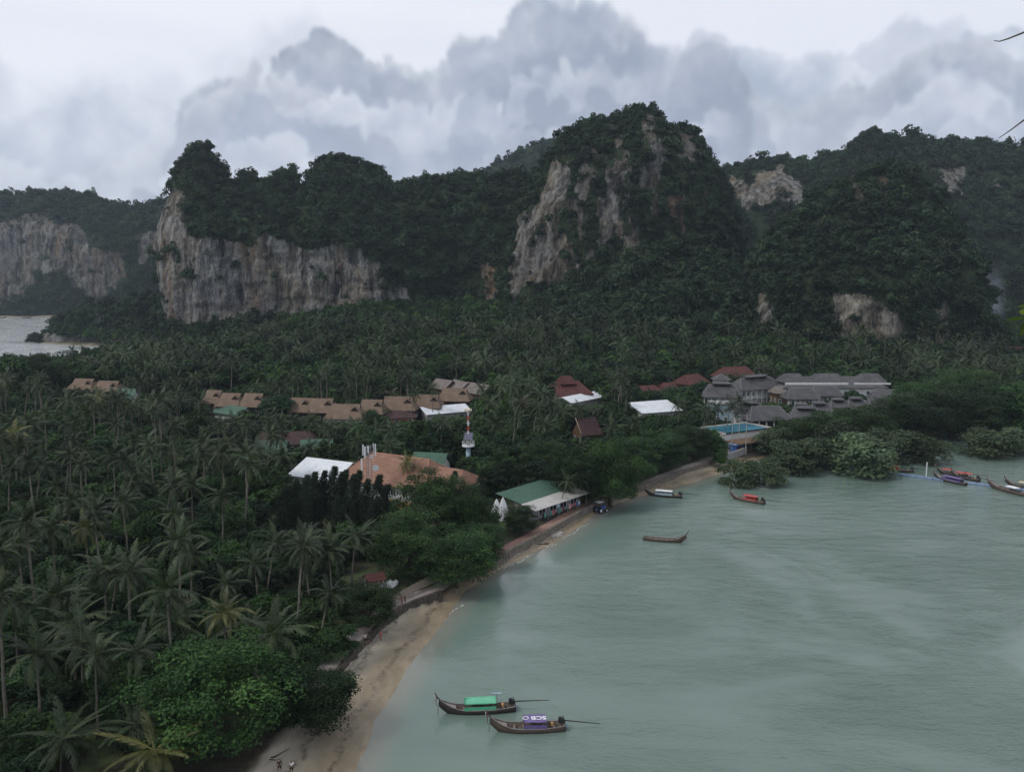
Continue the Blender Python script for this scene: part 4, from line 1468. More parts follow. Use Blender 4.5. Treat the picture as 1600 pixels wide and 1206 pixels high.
# --- grey thatched huts in the palms
for pl, pr, lab in [((668, 605), (694, 609), 'small grey thatched hut leftmost of the three in the palm grove'), ((694, 606), (716, 612), 'small grey thatched hut in the middle of the three in the palm grove'), ((716, 611), (752, 617), 'grey thatched hut rightmost of the three in the palm grove')]:
    house('thatched_hut', lab, pl, pr, 7.5, 8, 3.6, 'gable', 'roof_thatch_grey', 'brown_wood', 'hut', 'grey thatched huts', wins=2)
# --- dark maroon roofs
house('maroon_lodge', 'dark maroon roofed lodge among trees below the villas, its left half', (393, 697), (440, 697), 5.5, 9, 3.2, 'hip', 'roof_dark_maroon', 'brown_wood', group='dark maroon lodges', wins=3, protect=False)
house('maroon_lodge', 'dark maroon roofed lodge among trees below the villas, its right half', (442, 695), (494, 693), 5.5, 9, 3.0, 'hip', 'roof_dark_maroon', 'brown_wood', group='dark maroon lodges', wins=3, protect=False)
# --- green roofs
for pl, pr, zz, W, lab in [((396, 713), (446, 712), 5.0, 8, 'green roofed bungalow left of the white metal roof, under palms'), ((468, 712), (520, 710), 5.2, 9, 'green roofed bungalow behind the white metal roof'), ((636, 733), (690, 736), 5.5, 9, 'green gable roof behind the orange roofed hotel'), ((172, 622), (204, 624), 6.5, 8, 'pale green roof beside the villas at the far left')]:
    house('green_bungalow', lab, pl, pr, zz, W, 3.6, 'gable', 'roof_green', 'white_wall', 'bungalow', 'green roofed bungalows', wins=3, protect=zz == 5.5)
house('green_bungalow', 'green roof half hidden behind the left villas', (330, 644), (372, 650), 5.0, 7, 2.6, 'gable', 'roof_green', 'white_wall', 'bungalow', 'green roofed bungalows', wins=2)
# --- white metal roof left of the hotel, the hotel itself
house('white_roof_annex', 'white metal roofed annex adjoining the orange roofed hotel', (448, 742), (522, 752), 8.0, 13, 3.0, 'gable', 'roof_white', 'white_wall', 'annex', wins=4, storeys=2)
r, c, yaw, L, h = house('hotel', 'white hotel with large orange hip roof behind the dark casuarinas', (524, 747), (664, 768), 8.0, 15, 5.2, 'hip', 'roof_orange', 'white_wall', 'hotel', wins=7, storeys=2, protect=True)
mb = MB()
hip_roof(mb, 12, 10, 6.3, 3.2, 0.9, x=L / 2 + 0.6, y=1.2)
mb.build('wing_roof', M['roof_orange'], r)
mb = MB()
mb.box((L / 2 + 0.6, 1.2, 2.8), (11.6, 9.6, 6.6))
mb.build('wing_wall', M['white_wall'], r)
mb = MB()
mb.box((L / 2 - 6, -7.6, 1.2), (13, 0.2, 2.8))
mb.build('lower_wall', M['orange_wall'], r)
FOOT.append((c.x + math.cos(yaw) * (L / 2 + 6), c.y + math.sin(yaw) * (L / 2 + 6) + 3, yaw, 8, 7))
PROT.append((590, 735, 700, 776, c.y - 8))
PROT.append((430, 730, 600, 815, c.y - 16))
HOTEL = (c, yaw)
# --- white sheet roofs and maroon halls
house('sheet_roof_hall', 'long white sheet roofed hall behind the warning tower', (666, 648), (738, 642), 5.5, 11, 2.0, 'gable', 'roof_white', 'grey_wall', 'hall', 'white sheet roofed halls', wins=3)
house('sheet_roof_hall', 'white sheet roof beside the tiered maroon hall', (893, 630), (944, 620), 5.5, 8, 2.0, 'gable', 'roof_white', 'grey_wall', 'hall', 'white sheet roofed halls', wins=3)
house('sheet_roof_hall', 'widest white sheet roof in front of the red roofed lodges', (1004, 646), (1068, 641), 5.5, 20, 2.6, 'gable', 'roof_white', 'grey_wall', 'hall', 'white sheet roofed halls', wins=4)
r, c, yaw, L, h = house('maroon_hall', 'tiered maroon roofed hall with cream wall among palms', (866, 620), (928, 616), 7.0, 14, 5.0, 'hip', 'roof_maroon', 'cream_wall', 'hall', wins=4)
mb = MB()
hip_roof(mb, L * 0.35, 5, h + 4.2, 3.2, 0.8)
mb.build('upper_roof', M['roof_maroon'], r)
r, c, yaw, L, h = house('pointed_house', 'steep maroon gable with pale edge board among green trees', (909, 681), (941, 678), 5.5, 7, 5.0, 'gable', 'roof_dark_maroon', 'brown_wood', wins=2)
mb = MB()
l = L / 2 + 0.72
mb.add([(-l, -4.2, h - 0.2), (-l, -4.2, h + 0.2), (-l, 0, h + 5.2), (-l, 0, h + 4.8), (-l - 0.1, -4.2, h - 0.2), (-l - 0.1, -4.2, h + 0.2), (-l - 0.1, 0, h + 5.2), (-l - 0.1, 0, h + 4.8)], [[[0, 1, 2, 3], [7, 6, 5, 4], [0, 4, 5, 1], [1, 5, 6, 2], [2, 6, 7, 3], [3, 7, 4, 0]]])
mb.build('edge_board', M['cream_wall'], r)
for pl, pr, zz, W, rh, lab in [((996, 617), (1040, 615), 6.5, 9, 3.0, 'red roofed lodge directly behind the widest white sheet roof'), ((1040, 611), (1080, 608), 6, 9, 2.8, 'red roofed lodge between the white sheet roof and the grey resort'), ((1080, 602), (1112, 598), 8.5, 10, 3.8, 'tall red roofed lodge left of the grey resort pavilion'), ((1130, 591), (1186, 589), 11.5, 10, 4.2, 'long red roof rising behind the grey resort wings')]:
    house('red_lodge', lab, pl, pr, zz, W, rh, 'hip', 'roof_maroon', 'brown_wood', 'lodge', 'red roofed lodges', wins=3, show=-9)
house('far_red_house', 'tiny red roofed house far off at the right edge below the smoke', (1568, 549), (1604, 551), 12.0, 9, 3.0, 'gable', 'roof_maroon', 'white_wall', gz=8.0, wins=3)

# --- the grey roofed resort
GR = 'grey roofed resort buildings'
R_ = lambda lab, pl, pr, z, W, rh, *a, **k: house('resort_building', lab, pl, pr, z, W * 0.62, rh * 0.74, *a, cat='resort building', group=GR, **k)
R_('grey roofed resort wing at the left end with a ridge vent', (1096, 620), (1160, 622), 9.5, 14, 6.0, 'hip', 'roof_grey', 'white_wall', monitor=True, wins=5, storeys=2, columns=6, show=12)
R_('grey roofed resort wing with two rows of white balconies and columns', (1158, 611), (1228, 605), 9.5, 14, 6.0, 'hip', 'roof_grey', 'white_wall', monitor=True, wins=8, storeys=2, columns=9, show=18)
R_('small square grey roofed pavilion peeking over the resort wings', (1116, 594), (1143, 594), 14.0, 7, 3.0, 'pyramid', 'roof_grey', 'white_wall', wins=2)
r, c, yaw, L, h = house('resort_building', 'longest grey resort block with three hipped tops and white ledge', (1224, 606), (1388, 606), 10.5, 15, 3.6, 'hip', 'roof_grey', 'white_wall', cat='resort building', group=GR, wins=9, storeys=2, cap=[(-15.5, 9), (-1, 13), (17, 10)])
mb = MB()
mb.box((-7, -5.9, h + 1.35), (26, 0.5, 0.9))
mb.box((16, -5.9, h + 1.35), (15, 0.5, 0.7))
mb.build('ledge', M['white_wall'], r)
R_('brownish grey roof tucked between the balcony wing and the longest block', (1213, 615), (1246, 614), 8.5, 10, 3.5, 'hip', 'roof_thatch_grey', 'brown_wood', wins=3)
R_('grey roofed resort house with white front below the longest block, left one', (1230, 624), (1284, 624), 8, 12, 5.2, 'hip', 'roof_grey', 'white_wall', wins=5, storeys=2, columns=6)
R_('grey roofed resort house with white front below the longest block, right one', (1268, 619), (1320, 619), 8, 10, 4.6, 'hip', 'roof_grey', 'white_wall', wins=5, storeys=2, columns=5)
R_('grey hipped resort house right of the longest block, larger one', (1360, 624), (1414, 626), 7, 12, 5.0, 'hip', 'roof_grey', 'white_wall', wins=4)
R_('grey hipped resort house at the far right end of the resort', (1400, 625), (1442, 626), 7, 10, 4.0, 'hip', 'roof_grey', 'white_wall', wins=3)
R_('low grey hipped resort house in front of the right end', (1356, 638), (1420, 639), 6, 10, 4.0, 'hip', 'roof_grey', 'white_wall', wins=4)
R_('low grey hipped cottage with vent, left one of two mid resort', (1298, 637), (1330, 637), 6, 8, 3.2, 'hip', 'roof_grey', 'cream_wall', monitor=True, wins=3)
R_('low grey hipped cottage with vent, right one of two mid resort', (1326, 635), (1358, 635), 6, 8, 3.2, 'hip', 'roof_grey', 'cream_wall', monitor=True, wins=3)
R_('small grey cottage just behind the pool hall, left one', (1238, 645), (1270, 646), 6, 8, 3.4, 'hip', 'roof_grey', 'white_wall', monitor=True, wins=3)
R_('small grey cottage just behind the pool hall, right one', (1268, 643), (1302, 643), 6, 8, 3.2, 'hip', 'roof_grey', 'white_wall', monitor=True, wins=3)
R_('grey hall with broad ridge vent left behind the pool', (1144, 649), (1198, 651), 7.5, 12, 5.0, 'hip', 'roof_grey', 'white_wall', monitor=True, wins=4)
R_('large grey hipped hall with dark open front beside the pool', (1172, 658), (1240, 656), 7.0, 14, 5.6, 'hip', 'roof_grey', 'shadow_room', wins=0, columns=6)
R_('grey hall with ridge vent and pale wall right of the pool hall', (1232, 656), (1290, 658), 6.5, 12, 4.6, 'hip', 'roof_grey', 'cream_wall', monitor=True, wins=4)
# pale blue block and the raised pool
a, b = Vector(G(1122, 652, 5)), Vector(G(1146, 650, 5))
rb = thing('blue_block', 'pale blue walled block behind palms left of the pool', 'building', ((a.x + b.x) / 2, (a.y + b.y) / 2 + 4, 2), 0.0)
mb = MB()
mb.box((0, 0, 3.4), (9, 8, 8.0))
mb.build('wall', M['blue_wall'], rb)
mb = MB()
mb.box((0, 0, 7.58), (9.8, 8.8, 0.3))
mb.build('roof', M['grey_wall'], rb)
for i in range(3):
    window(rb, -2.8 + 2.8 * i, -4.02, 5.2, 1.3, 1.6)
    window(rb, -2.8 + 2.8 * i, -4.02, 2.2, 1.3, 1.6)
FOOT.append((rb.location.x, rb.location.y, 0, 7, 7))
PROT.append((1126, 632, 1145, 655, rb.location.y - 4))


def frame_from(pl, pr, z):
    a, b = Vector(G(pl[0], pl[1], z)), Vector(G(pr[0], pr[1], z))
    d = b - a
    return a, b, math.atan2(d.y, d.x), d.length


a, b, yaw, L = frame_from((1132, 680), (1214, 670), 6.0)
n = Vector((-math.sin(yaw), math.cos(yaw)))
c = (a + b) / 2 + n * 7
pt = thing('pool_terrace', 'raised terrace with bright blue swimming pool in front of the resort', 'terrace', (c.x, c.y, 2), yaw)
mb = MB()
mb.box((0, 0, 1.45), (L, 14, 4.9))
mb.build('terrace_wall', M['white_wall'], pt)
mb = MB()
for s, (cc, ss) in enumerate((((0, -6.2, 4.06), (L + 0.6, 1.8, 0.3)), ((0, 6.4, 4.06), (L + 0.6, 1.4, 0.3)), ((-L / 2 + 1.2, 0.5, 4.06), (3.0, 10.2, 0.3)), ((L / 2 - 0.6, 0.5, 4.06), (1.8, 10.2, 0.3)))):
    mb.box(cc, ss)
mb.build('coping', M['concrete'], pt)
mb = MB()
mb.box((0.3, 0.5, 3.98), (L - 4.0, 10.6, 0.18))
mb.build('pool', M['pool'], pt)
mb = MB()
mb.box((-0.5, -6.9, 4.4), (L * 0.9, 0.06, 0.5))
mb.build('parapet', M['glass'], pt)
FOOT.append((c.x, c.y, yaw, L / 2 + 2, 9))
a, b, yaw, L = frame_from((1160, 694), (1216, 686), 4.6)
n = Vector((-math.sin(yaw), math.cos(yaw)))
c = (a + b) / 2 + n * 3.2
dr = thing('beach_bar', 'open beach bar with flat brown roof in front of the pool terrace', 'bar', (c.x, c.y, 1.9), yaw)
mb = MB()
mb.box((0, 0, 2.7), (L + 2, 6.4, 0.25))
mb.build('roof', M['brown_wood'], dr)
mb = MB()
mb.box((L * 0.1, -2.6, 2.90), (0.5, 6, 0.1), 1.2)
mb.build('roof_strip', M['cream_wall'], dr)
for i in range(5):
    for s in (-1, 1):
        g = MB()
        g.box((0, 0, 1.1), (0.2, 0.2, 3.0))
        obj('post', g.mesh('post', M['brown_wood']), dr, (-L / 2 + L * i / 4, s * 2.9, 0))
mb = MB()
mb.box((0, 1.5, 0.5), (L * 0.7, 0.8, 1.1))
mb.build('counter', M['dark_wood'], dr)
FOOT.append((c.x, c.y, yaw, L / 2 + 2, 5))
PROT.append((1134, 655, 1225, 700, c.y - 4))
# kiosk, low wall, poles and the lane to the beach
x, y = G(1151, 705, 2)
k = thing('blue_kiosk', 'small blue topped kiosk below the utility poles', 'kiosk', (x, y, 1.9), yaw)
MB().box((0, 0, 1.1), (3.6, 2.4, 2.4)).build('wall', M['blue_paint'], k)
MB().box((0, 0, 2.45), (4.3, 3.0, 0.22)).build('roof', M['blue_float'], k)
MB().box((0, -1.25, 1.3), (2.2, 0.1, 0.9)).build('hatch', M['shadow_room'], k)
a, b, yw, L = frame_from((1137, 716), (1166, 706), 1.9)
c = (a + b) / 2
w = thing('block_wall', 'low grey block wall at the top of the far beach', 'wall', (c.x, c.y, 1.7), yw)
MB().box((0, 0, 0.6), (L, 0.3, 2.0)).build('blocks', M['grey_wall'], w)
MB().box((0, 0, 1.66), (L + 0.2, 0.42, 0.12)).build('coping', M['concrete'], w)
for i, (px, py0, py1, lab) in enumerate([(1143, 640, 706, 'grey utility pole left of the pool, nearest the palms'), (1154, 646, 702, 'grey utility pole in the middle, in front of the pool'), (1165, 646, 708, 'grey utility pole right, in front of the pool')]):
    x, y = G(px, py1, 1.9)
    z = AT(px, py0, y)[1]
    p = thing('utility_pole', lab, 'pole', (x, y, 1.8), 0.3, 'utility poles by the pool')
    MB().tube([(0, 0, -0.5), (0, 0, (z - 1.8) / 2), (0, 0, z - 1.8)], [0.16, 0.13, 0.10], 8).build('shaft', M['concrete'], p)
    MB().box((0, 0, z - 2.4), (2.4, 0.12, 0.14)).build('crossarm', M['metal'], p)
    MB().box((0.3, 0, z - 3.6), (0.5, 0.4, 0.8)).build('transformer', M['metal'], p)
# parked white car by the resort
x, y = G(1247, 674, 1.9)


def car(name, label, loc, rz, paint):
    c = thing(name, label, 'car', loc, rz)
    mb = MB()
    prof = [(-2.1, 0.45), (-2.15, 0.95), (-1.6, 1.05), (-1.1, 1.55), (0.6, 1.6), (1.2, 1.08), (2.0, 0.92), (2.15, 0.5)]
    n_ = len(prof)
    V = [(px_, -0.85, pz_) for px_, pz_ in prof] + [(px_, 0.85, pz_) for px_, pz_ in prof]
    i = np.arange(n_ - 1)
    mb.add(V, [np.stack([i, i + 1, n_ + i + 1, n_ + i], 1)[:, ::-1], np.arange(n_)[None], (np.arange(n_)[::-1] + n_)[None], np.array([[0, n_, 2 * n_ - 1, n_ - 1]])])
    mb.build('body', M[paint], c)
    MB().box((-0.25, 0, 1.32), (1.7, 1.74, 0.36)).build('side_window', M['glass'], c)
    for s in (-1, 1):
        for xx in (-1.3, 1.3):
            g = MB()
            g.tube([(0, -0.11, 0), (0, 0.11, 0)], 0.34, 10)
            obj('wheel', g.mesh('wheel', M['tyre']), c, (xx, s * 0.80, 0.34))
    return c


car('parked_car', 'white parked car beside the resort hall, half hidden by trees', (x, y, 1.95), 0.15, 'white_paint')
PROT.append((1236, 655, 1262, 676, y))

# --- the beach shop with green roof and long awning
a, b, yaw, L = frame_from((843, 816), (918, 789), 1.9)
n = Vector((-math.sin(yaw), math.cos(yaw)))
c = (a + b) / 2 + n * 3.4
shop = thing('beach_shop', 'beach shop with green roof and long pale awning facing the water', 'shop', (c.x, c.y, 1.85), yaw)
MB().box((0, 1.2, 1.55), (L, 5.0, 3.3)).build('wall', M['grey_wall'], shop)
mb = MB()
mb.add([(-L / 2 - 0.6, 0.2, 3.35), (L / 2 + 0.4, 0.2, 3.35), (L / 2 + 0.4, 9.0, 4.6), (-L / 2 - 0.6, 9.0, 4.6), (-L / 2 - 0.6, 0.2, 3.2), (L / 2 + 0.4, 0.2, 3.2), (L / 2 + 0.4, 9.0, 4.45), (-L / 2 - 0.6, 9.0, 4.45)], [[[0, 1, 2, 3], [7, 6, 5, 4], [0, 4, 5, 1], [1, 5, 6, 2], [2, 6, 7, 3], [3, 7, 4, 0]]])
mb.build('roof', M['roof_green'], shop)
mb = MB()
mb.add([(-L / 2 - 1.2, -3.3, 2.85), (L / 2 + 1.2, -3.3, 2.85), (L / 2 + 1.2, 0.9, 3.62), (-L / 2 - 1.2, 0.9, 3.62), (-L / 2 - 1.2, -3.3, 2.75), (L / 2 + 1.2, -3.3, 2.75), (L / 2 + 1.2, 0.9, 3.50), (-L / 2 - 1.2, 0.9, 3.50)], [[[0, 1, 2, 3], [7, 6, 5, 4], [0, 4, 5, 1], [1, 5, 6, 2], [2, 6, 7, 3], [3, 7, 4, 0]]])
mb.build('awning', M['awning'], shop)
for i in range(6):
    g = MB()
    g.tube([(0, 0, -0.3), (0, 0, 2.72)], 0.06, 6)
    obj('awning_post', g.mesh('awning_post', M['metal']), shop, (-L / 2 + L * i / 5, -3.0, 0.05))
for i in range(4):
    window(shop, -L / 2 + 3.5 + i * L / 4.6, -1.36, 1.5, 2.4, 2.0)
window(shop, -L / 2 - 0.02, 0.6, 1.5, 1.1, 1.7, -math.pi / 2)
MB().box((-L * 0.33, -1.42, 2.55), (2.8, 0.1, 0.75)).build('signboard', M['teal'], shop)
MB().box((-L * 0.10, -3.05, 2.35), (1.0, 0.08, 0.95)).build('blue_sign', M['blue_wall'], shop)
FOOT.append((c.x, c.y, yaw, L / 2 + 2.5, 7))
FOOT.append((c.x - n.x * 4, c.y - n.y * 4, yaw, L / 2 + 3, 5))
PROT.append((800, 757, 925, 812, c.y - 6))
PROT.append((835, 770, 940, 845, c.y - 9))
SHOPF = (c, yaw, n, L)
rngs = random.Random(4)
cols = ['black_cloth', 'white_shirt', 'maroon_cloth', 'blue_paint', 'teal', 'pink_dress', 'grey_cloth', 'red_cloth']
for i, fx in enumerate((-0.40, -0.22, -0.04, 0.14, 0.30)):
    p = c + Vector((math.cos(yaw), math.sin(yaw))) * (fx * L) - n * 3.0
    lab = ['clothes rack at the near corner of the beach shop', 'second clothes rack from the near corner of the shop', 'middle clothes rack under the shop awning', 'fourth clothes rack along the shop front', 'clothes rack at the far end of the shop front'][i]
    rk = thing('clothes_rack', lab, 'clothes rack', (p.x, p.y, 1.9), yaw, 'clothes racks at the beach shop')
    mb = MB()
    mb.tube([(-0.9, 0, 0), (-0.9, 0, 1.6), (0.9, 0, 1.6), (0.9, 0, 0)], 0.03, 5)
    mb.build('rail', M['metal'], rk)
    for q in range(5):
        g = MB()
        w_ = rngs.uniform(0.22, 0.34)
        hh = rngs.uniform(0.75, 1.15)
        prism(g, [(-w_ / 2, -0.18), (w_ / 2, -0.18), (w_ / 2, 0.18), (-w_ / 2, 0.18)], 1.55 - hh, [(-w_ / 3, -0.07), (w_ / 3, -0.07), (w_ / 3, 0.07), (-w_ / 3, 0.07)], 1.56)
        obj('garment', g.mesh('garment', M[rngs.choice(cols)]), rk, (-0.72 + q * 0.36, 0, 0))
# two white pointed hoods standing behind the shop
for px, py, lab in [(776, 806, 'white pointed boat-like hood left of its twin beside the shop'), (786, 812, 'white pointed boat-like hood right of its twin beside the shop')]:
    x, y = G(px, py, 2)
    zt = AT(px, 779 if px == 776 else 776, y)[1]
    hd = thing('white_hood', lab, 'hood', (x, y, 1.85), 0.2, 'white pointed hoods')
    mb = MB()
    H_ = zt - 1.85
    rings = []
    for k_ in np.linspace(0, 1, 8):
        wd = 1.25 * (1 - k_ ** 2.2) + 0.03
        dp = 0.7 * (1 - k_ ** 2.0) + 0.03
        rings.append([(math.cos(t_) * wd, math.sin(t_) * dp, k_ * H_) for t_ in np.linspace(0, 2 * math.pi, 11)[:-1]])
    V = np.array(rings).reshape(-1, 3)
    i = np.arange(7)[:, None] * 10
    j = np.arange(10)[None]
    mb.add(V, [np.stack([i + j, i + (j + 1) % 10, i + 10 + (j + 1) % 10, i + 10 + j], -1).reshape(-1, 4)])
    mb.build('hull', M['white_paint'], hd, True)
    MB().tube([(-1.2, -0.1, H_ * 0.45), (0, -0.72, H_ * 0.42), (1.2, -0.1, H_ * 0.45)], 0.05, 5).build('rim', M['grey_wall'], hd)
    PROT.append((px - 8, 776, px + 9, 800, y))

# --- telecom mast beside the hotel
x, y = G(578, 800, 2)
zt = AT(578, 695, y)[1]
mast = thing('telecom_mast', 'lattice telecom mast with white panel antennas before the orange roof', 'mast', (x, y, 1.9), 0.3)
Hm = zt - 1.9
mb = MB()
cr = [(-0.55, -0.4), (0.55, -0.4), (0, 0.6)]
for (ax, ay) in cr:
    mb.tube([(ax * 1.2, ay * 1.2, -0.4), (ax * 0.8, ay * 0.8, Hm)], 0.06, 5)
for q in range(int(Hm / 1.1)):
    for i in range(3):
        p0, p1 = cr[i], cr[(i + 1) % 3]
        mb.tube([(p0[0], p0[1], q * 1.1), (p1[0], p1[1], q * 1.1 + 1.1)], 0.03, 4)
        mb.tube([(p0[0], p0[1], q * 1.1 + 1.1), (p1[0], p1[1], q * 1.1 + 1.1)], 0.025, 4)
mb.build('lattice', M['metal'], mast)
for i, (dx, dy, dz, hh) in enumerate([(-1.3, -0.6, -1.0, 2.4), (-0.9, -0.9, -1.5, 2.6), (1.5, -0.4, -1.2, 2.8), (1.2, 0.6, -1.2, 2.6), (-0.2, -1.0, -0.9, 1.6), (-1.6, -0.2, -5.2, 4.4)]):
    g = MB()
    g.box((0, 0, 0), (0.34, 0.18, hh))
    obj('panel_antenna', g.mesh('panel_antenna', M['white_paint']), mast, (dx, dy, Hm + dz), 0.5 * i)
for i, dz in enumerate((-0.9, -2.0)):
    g = MB()
    g.box((0, 0, 0), (3.4, 0.10, 0.10))
    g.box((0, 0, 0.0), (0.10, 2.2, 0.09))
    obj('antenna_arm', g.mesh('antenna_arm', M['engine']), mast, (0, 0, Hm + dz))
g = MB()
k_ = np.linspace(0, 1, 5)
g.tube(np.stack([0 * k_, -0.35 * k_ ** 0.5, 0 * k_], 1), 0.1 + 0.65 * k_, 12)
obj('dish', g.mesh('dish', M['white_paint']), mast, (1.4, -0.5, Hm - 5.2))
g = MB()
g.box((0, 0, 0), (0.5, 0.3, 0.7))
obj('radio_box', g.mesh('radio_box', M['white_paint']), mast, (0.6, -0.8, Hm - 2.6))
PROT.append((560, 692, 600, 745, y))

# --- red and white warning tower
x, y = G(732, 716, 6)
twr = thing('warning_tower', 'slim red and white warning tower with round deck and solar panel', 'tower', (x, y, 1.9), 0.2)
zof = lambda py: AT(732, py, y)[1] - 1.9
zd, ztop = zof(697), zof(641)
MB().tube([(0, 0, -0.5), (0, 0, zd)], [0.75, 0.62], 14).build('shaft', M['blue_wall'], twr, True)
mb = MB()
mb.tube([(0, 0, zd), (0, 0, zd + 0.3)], 1.75, 18)
dk = mb.build('deck', M['white_paint'], twr)
mb = MB()
an = np.linspace(0, 2 * math.pi, 19)
for zz in (0.75, 1.35):
    mb.tube(np.stack([1.68 * np.cos(an), 1.68 * np.sin(an), 0 * an + zd + zz], 1), 0.04, 4, cap=False)
for t_ in an[:-1]:
    mb.tube([(1.68 * math.cos(t_), 1.68 * math.sin(t_), zd + 0.25), (1.68 * math.cos(t_), 1.68 * math.sin(t_), zd + 1.36)], 0.03, 4)
mb.build('railing', M['white_paint'], dk)
MB().tube([(0, 0, zd + 0.3), (0, 0, zof(683))], [0.5, 0.42], 12).build('upper_shaft', M['grey_wall'], twr, True)
zp = zof(681)
mb = MB()
mb.add([(-1.6, -1.5, zp - 0.7), (0.9, -1.6, zp - 0.7), (1.3, 0.3, zp + 0.9), (-0.9, 0.4, zp + 0.9), (-1.6, -1.45, zp - 0.78), (0.9, -1.55, zp - 0.78), (1.3, 0.35, zp + 0.82), (-0.9, 0.45, zp + 0.82)], [[[0, 1, 2, 3], [7, 6, 5, 4], [0, 4, 5, 1], [1, 5, 6, 2], [2, 6, 7, 3], [3, 7, 4, 0]]])
mb.build('solar_panel', M['solar'], twr)
for i in range(5):
    z0, z1 = zp + (ztop - zp) * i / 5, zp + (ztop - zp) * (i + 1) / 5
    g = MB()
    g.tube([(0, 0, z0 + 0.003), (0, 0, z1 - 0.003)], 0.20, 8)
    obj('pole_section', g.mesh('pole_section', M['white_paint' if i % 2 == 0 else 'red_paint']), twr)
    g = MB()
    g.box((0, 0, (z0 + z1) / 2), (1.1, 0.12, 0.12))
    obj('rung', g.mesh('rung', M['white_paint' if i % 2 == 0 else 'red_paint']), twr)
for i in range(6):
    t_ = i * math.pi / 3
    g = MB()
    g.tube([(math.cos(t_) * 0.25, math.sin(t_) * 0.25, ztop), (math.cos(t_) * 0.95, math.sin(t_) * 0.95, ztop + 0.08)], [0.12, 0.36], 8)
    obj('loudspeaker', g.mesh('loudspeaker', M['cream_wall']), twr)
FOOT.append((x, y, 0, 2.5, 2.5))
PROT.append((720, 640, 746, 712, y))
print('houses', len(FOOT))
# ------------------------------------------------------------------ trees
def tdist(x, y, z):
    return math.sqrt(x * x + y * y + (z - CAM_H) ** 2)


# shared meshes for the trees
def join_mb(name, items):
    V, F, T, mi, n = [], {}, [], {}, 0
    for mb, k in items:
        for q, fs in mb.F.items():
            f = np.concatenate(fs) + n
            F.setdefault(q, []).append(f)
            mi.setdefault(q, []).append(np.full(len(f), k))
        V.append(np.concatenate(mb.V))
        T.append(np.concatenate(mb.T))
        n += len(V[-1])
    me = mk_mesh(name, np.concatenate(V), [np.concatenate(f) for f in F.values()], {'tint': np.concatenate(T)})
    me.polygons.foreach_set('use_smooth', np.zeros(len(me.polygons), bool))
    me.polygons.foreach_set('material_index', np.concatenate([np.concatenate(m_) for m_ in mi.values()]).astype(np.int32))
    return me


BROAD = {}
spec = {'leaf': (5, 3600, 0.36), 'leaf_dark': (4, 3600, 0.36), 'leaf_bright': (4, 4200, 0.36), 'leaf_mangrove': (4, 5200, 0.26)}
for kk, (nv_, nl_, ls_) in spec.items():
    BROAD[kk] = []
    for s in range(nv_):
        sd0 = 40 + s * 7 + len(kk) * 13
        rng_ = random.Random(sd0)
        Hh = rng_.uniform(3.2, 4.2)
        zc = 4.6 if kk != 'leaf_mangrove' else 4.0
        cm, cents = crown_mesh(kk + '_crown', sd0, 4.0, Hh, zc, rng_.randint(20, 30), nl_, ls_, M[kk], low=-0.75, skirt=9)
        tm = trunk_mesh(kk + '_trunk', sd0, 6, 0.22, cents, zc, M['bark'], multi=3 if kk == 'leaf_mangrove' else 1, n_limbs=9)
        BROAD[kk].append((cm, tm))
BIG = []
for s in range(4):
    cm, cents = crown_mesh('spreading_crown', 900 + s, 4.0, 3.5, 4.4, 64, 26000, 0.125, M['leaf_bright'] if s % 2 == 0 else M['leaf'], low=-0.8, reach=1.0, lobe_r=(0.14, 0.38), skirt=20)
    tm = trunk_mesh('spreading_trunk', 900 + s, 6, 0.26, cents, 4.4, M['bark'], n_limbs=12)
    BIG.append((cm, tm))
PALM_H = 12.0
PTR = [palm_trunk('palm_trunk', 60 + s, PALM_H, [0.02, 0.06, 0.10, 0.17, 0.04][s], [0.3, 2.0, -0.6, 0.1, 3.6][s]) for s in range(5)]
PCR = [palm_crown('palm_crown', 70 + s, FROND_LIB, M['frond']) for s in range(5)]
PCRY = palm_crown('palm_crown_yellow', 81, FROND_LIB, M['frond_yellow'])
FROND_ME = [mb.mesh('frond', M['frond']) for mb in FROND_LIB]
FROND_MY = [mb.mesh('frond', M['frond_yellow']) for mb in FROND_LIB]
LAYOUTS = [frond_layout(70 + s) for s in range(6)]
CASU = [(casuarina_geo(120 + s), casuarina_trunk()) for s in range(4)]
CNT_T = dict(palm=0, broad=0)


def add_palm(x, y, h, seed, label, group, fronds=False, yellow=False, z=None, lean=None):
    rng = random.Random(seed)
    v = rng.randrange(5) if lean is None else lean
    zz = float(ground_z(x, y)[0]) if z is None else z
    s = h / PALM_H
    cs = rng.uniform(0.72, 1.10)
    o = thing('coconut_palm', label, 'palm tree', (x, y, zz), rng.uniform(-0.7, 0.7), group, (0.5 + 0.5 * s, 0.5 + 0.5 * s, s))
    tm, top = PTR[v]
    obj('trunk', tm, o)
    k = Vector((1 / (0.5 + 0.5 * s), 1 / (0.5 + 0.5 * s), 1 / s)) * cs
    if fronds:
        for li, mt in LAYOUTS[seed % 6]:
            f = obj('frond', (FROND_MY if yellow else FROND_ME)[li], o)
            f.matrix_local = Matrix.Translation(top) @ Matrix.Diagonal((*k, 1)) @ mt
    else:
        c = obj('crown', PCRY if yellow else PCR[rng.randrange(5)], o, top)
        c.scale = k
    CNT_T['palm'] += 1
    return o


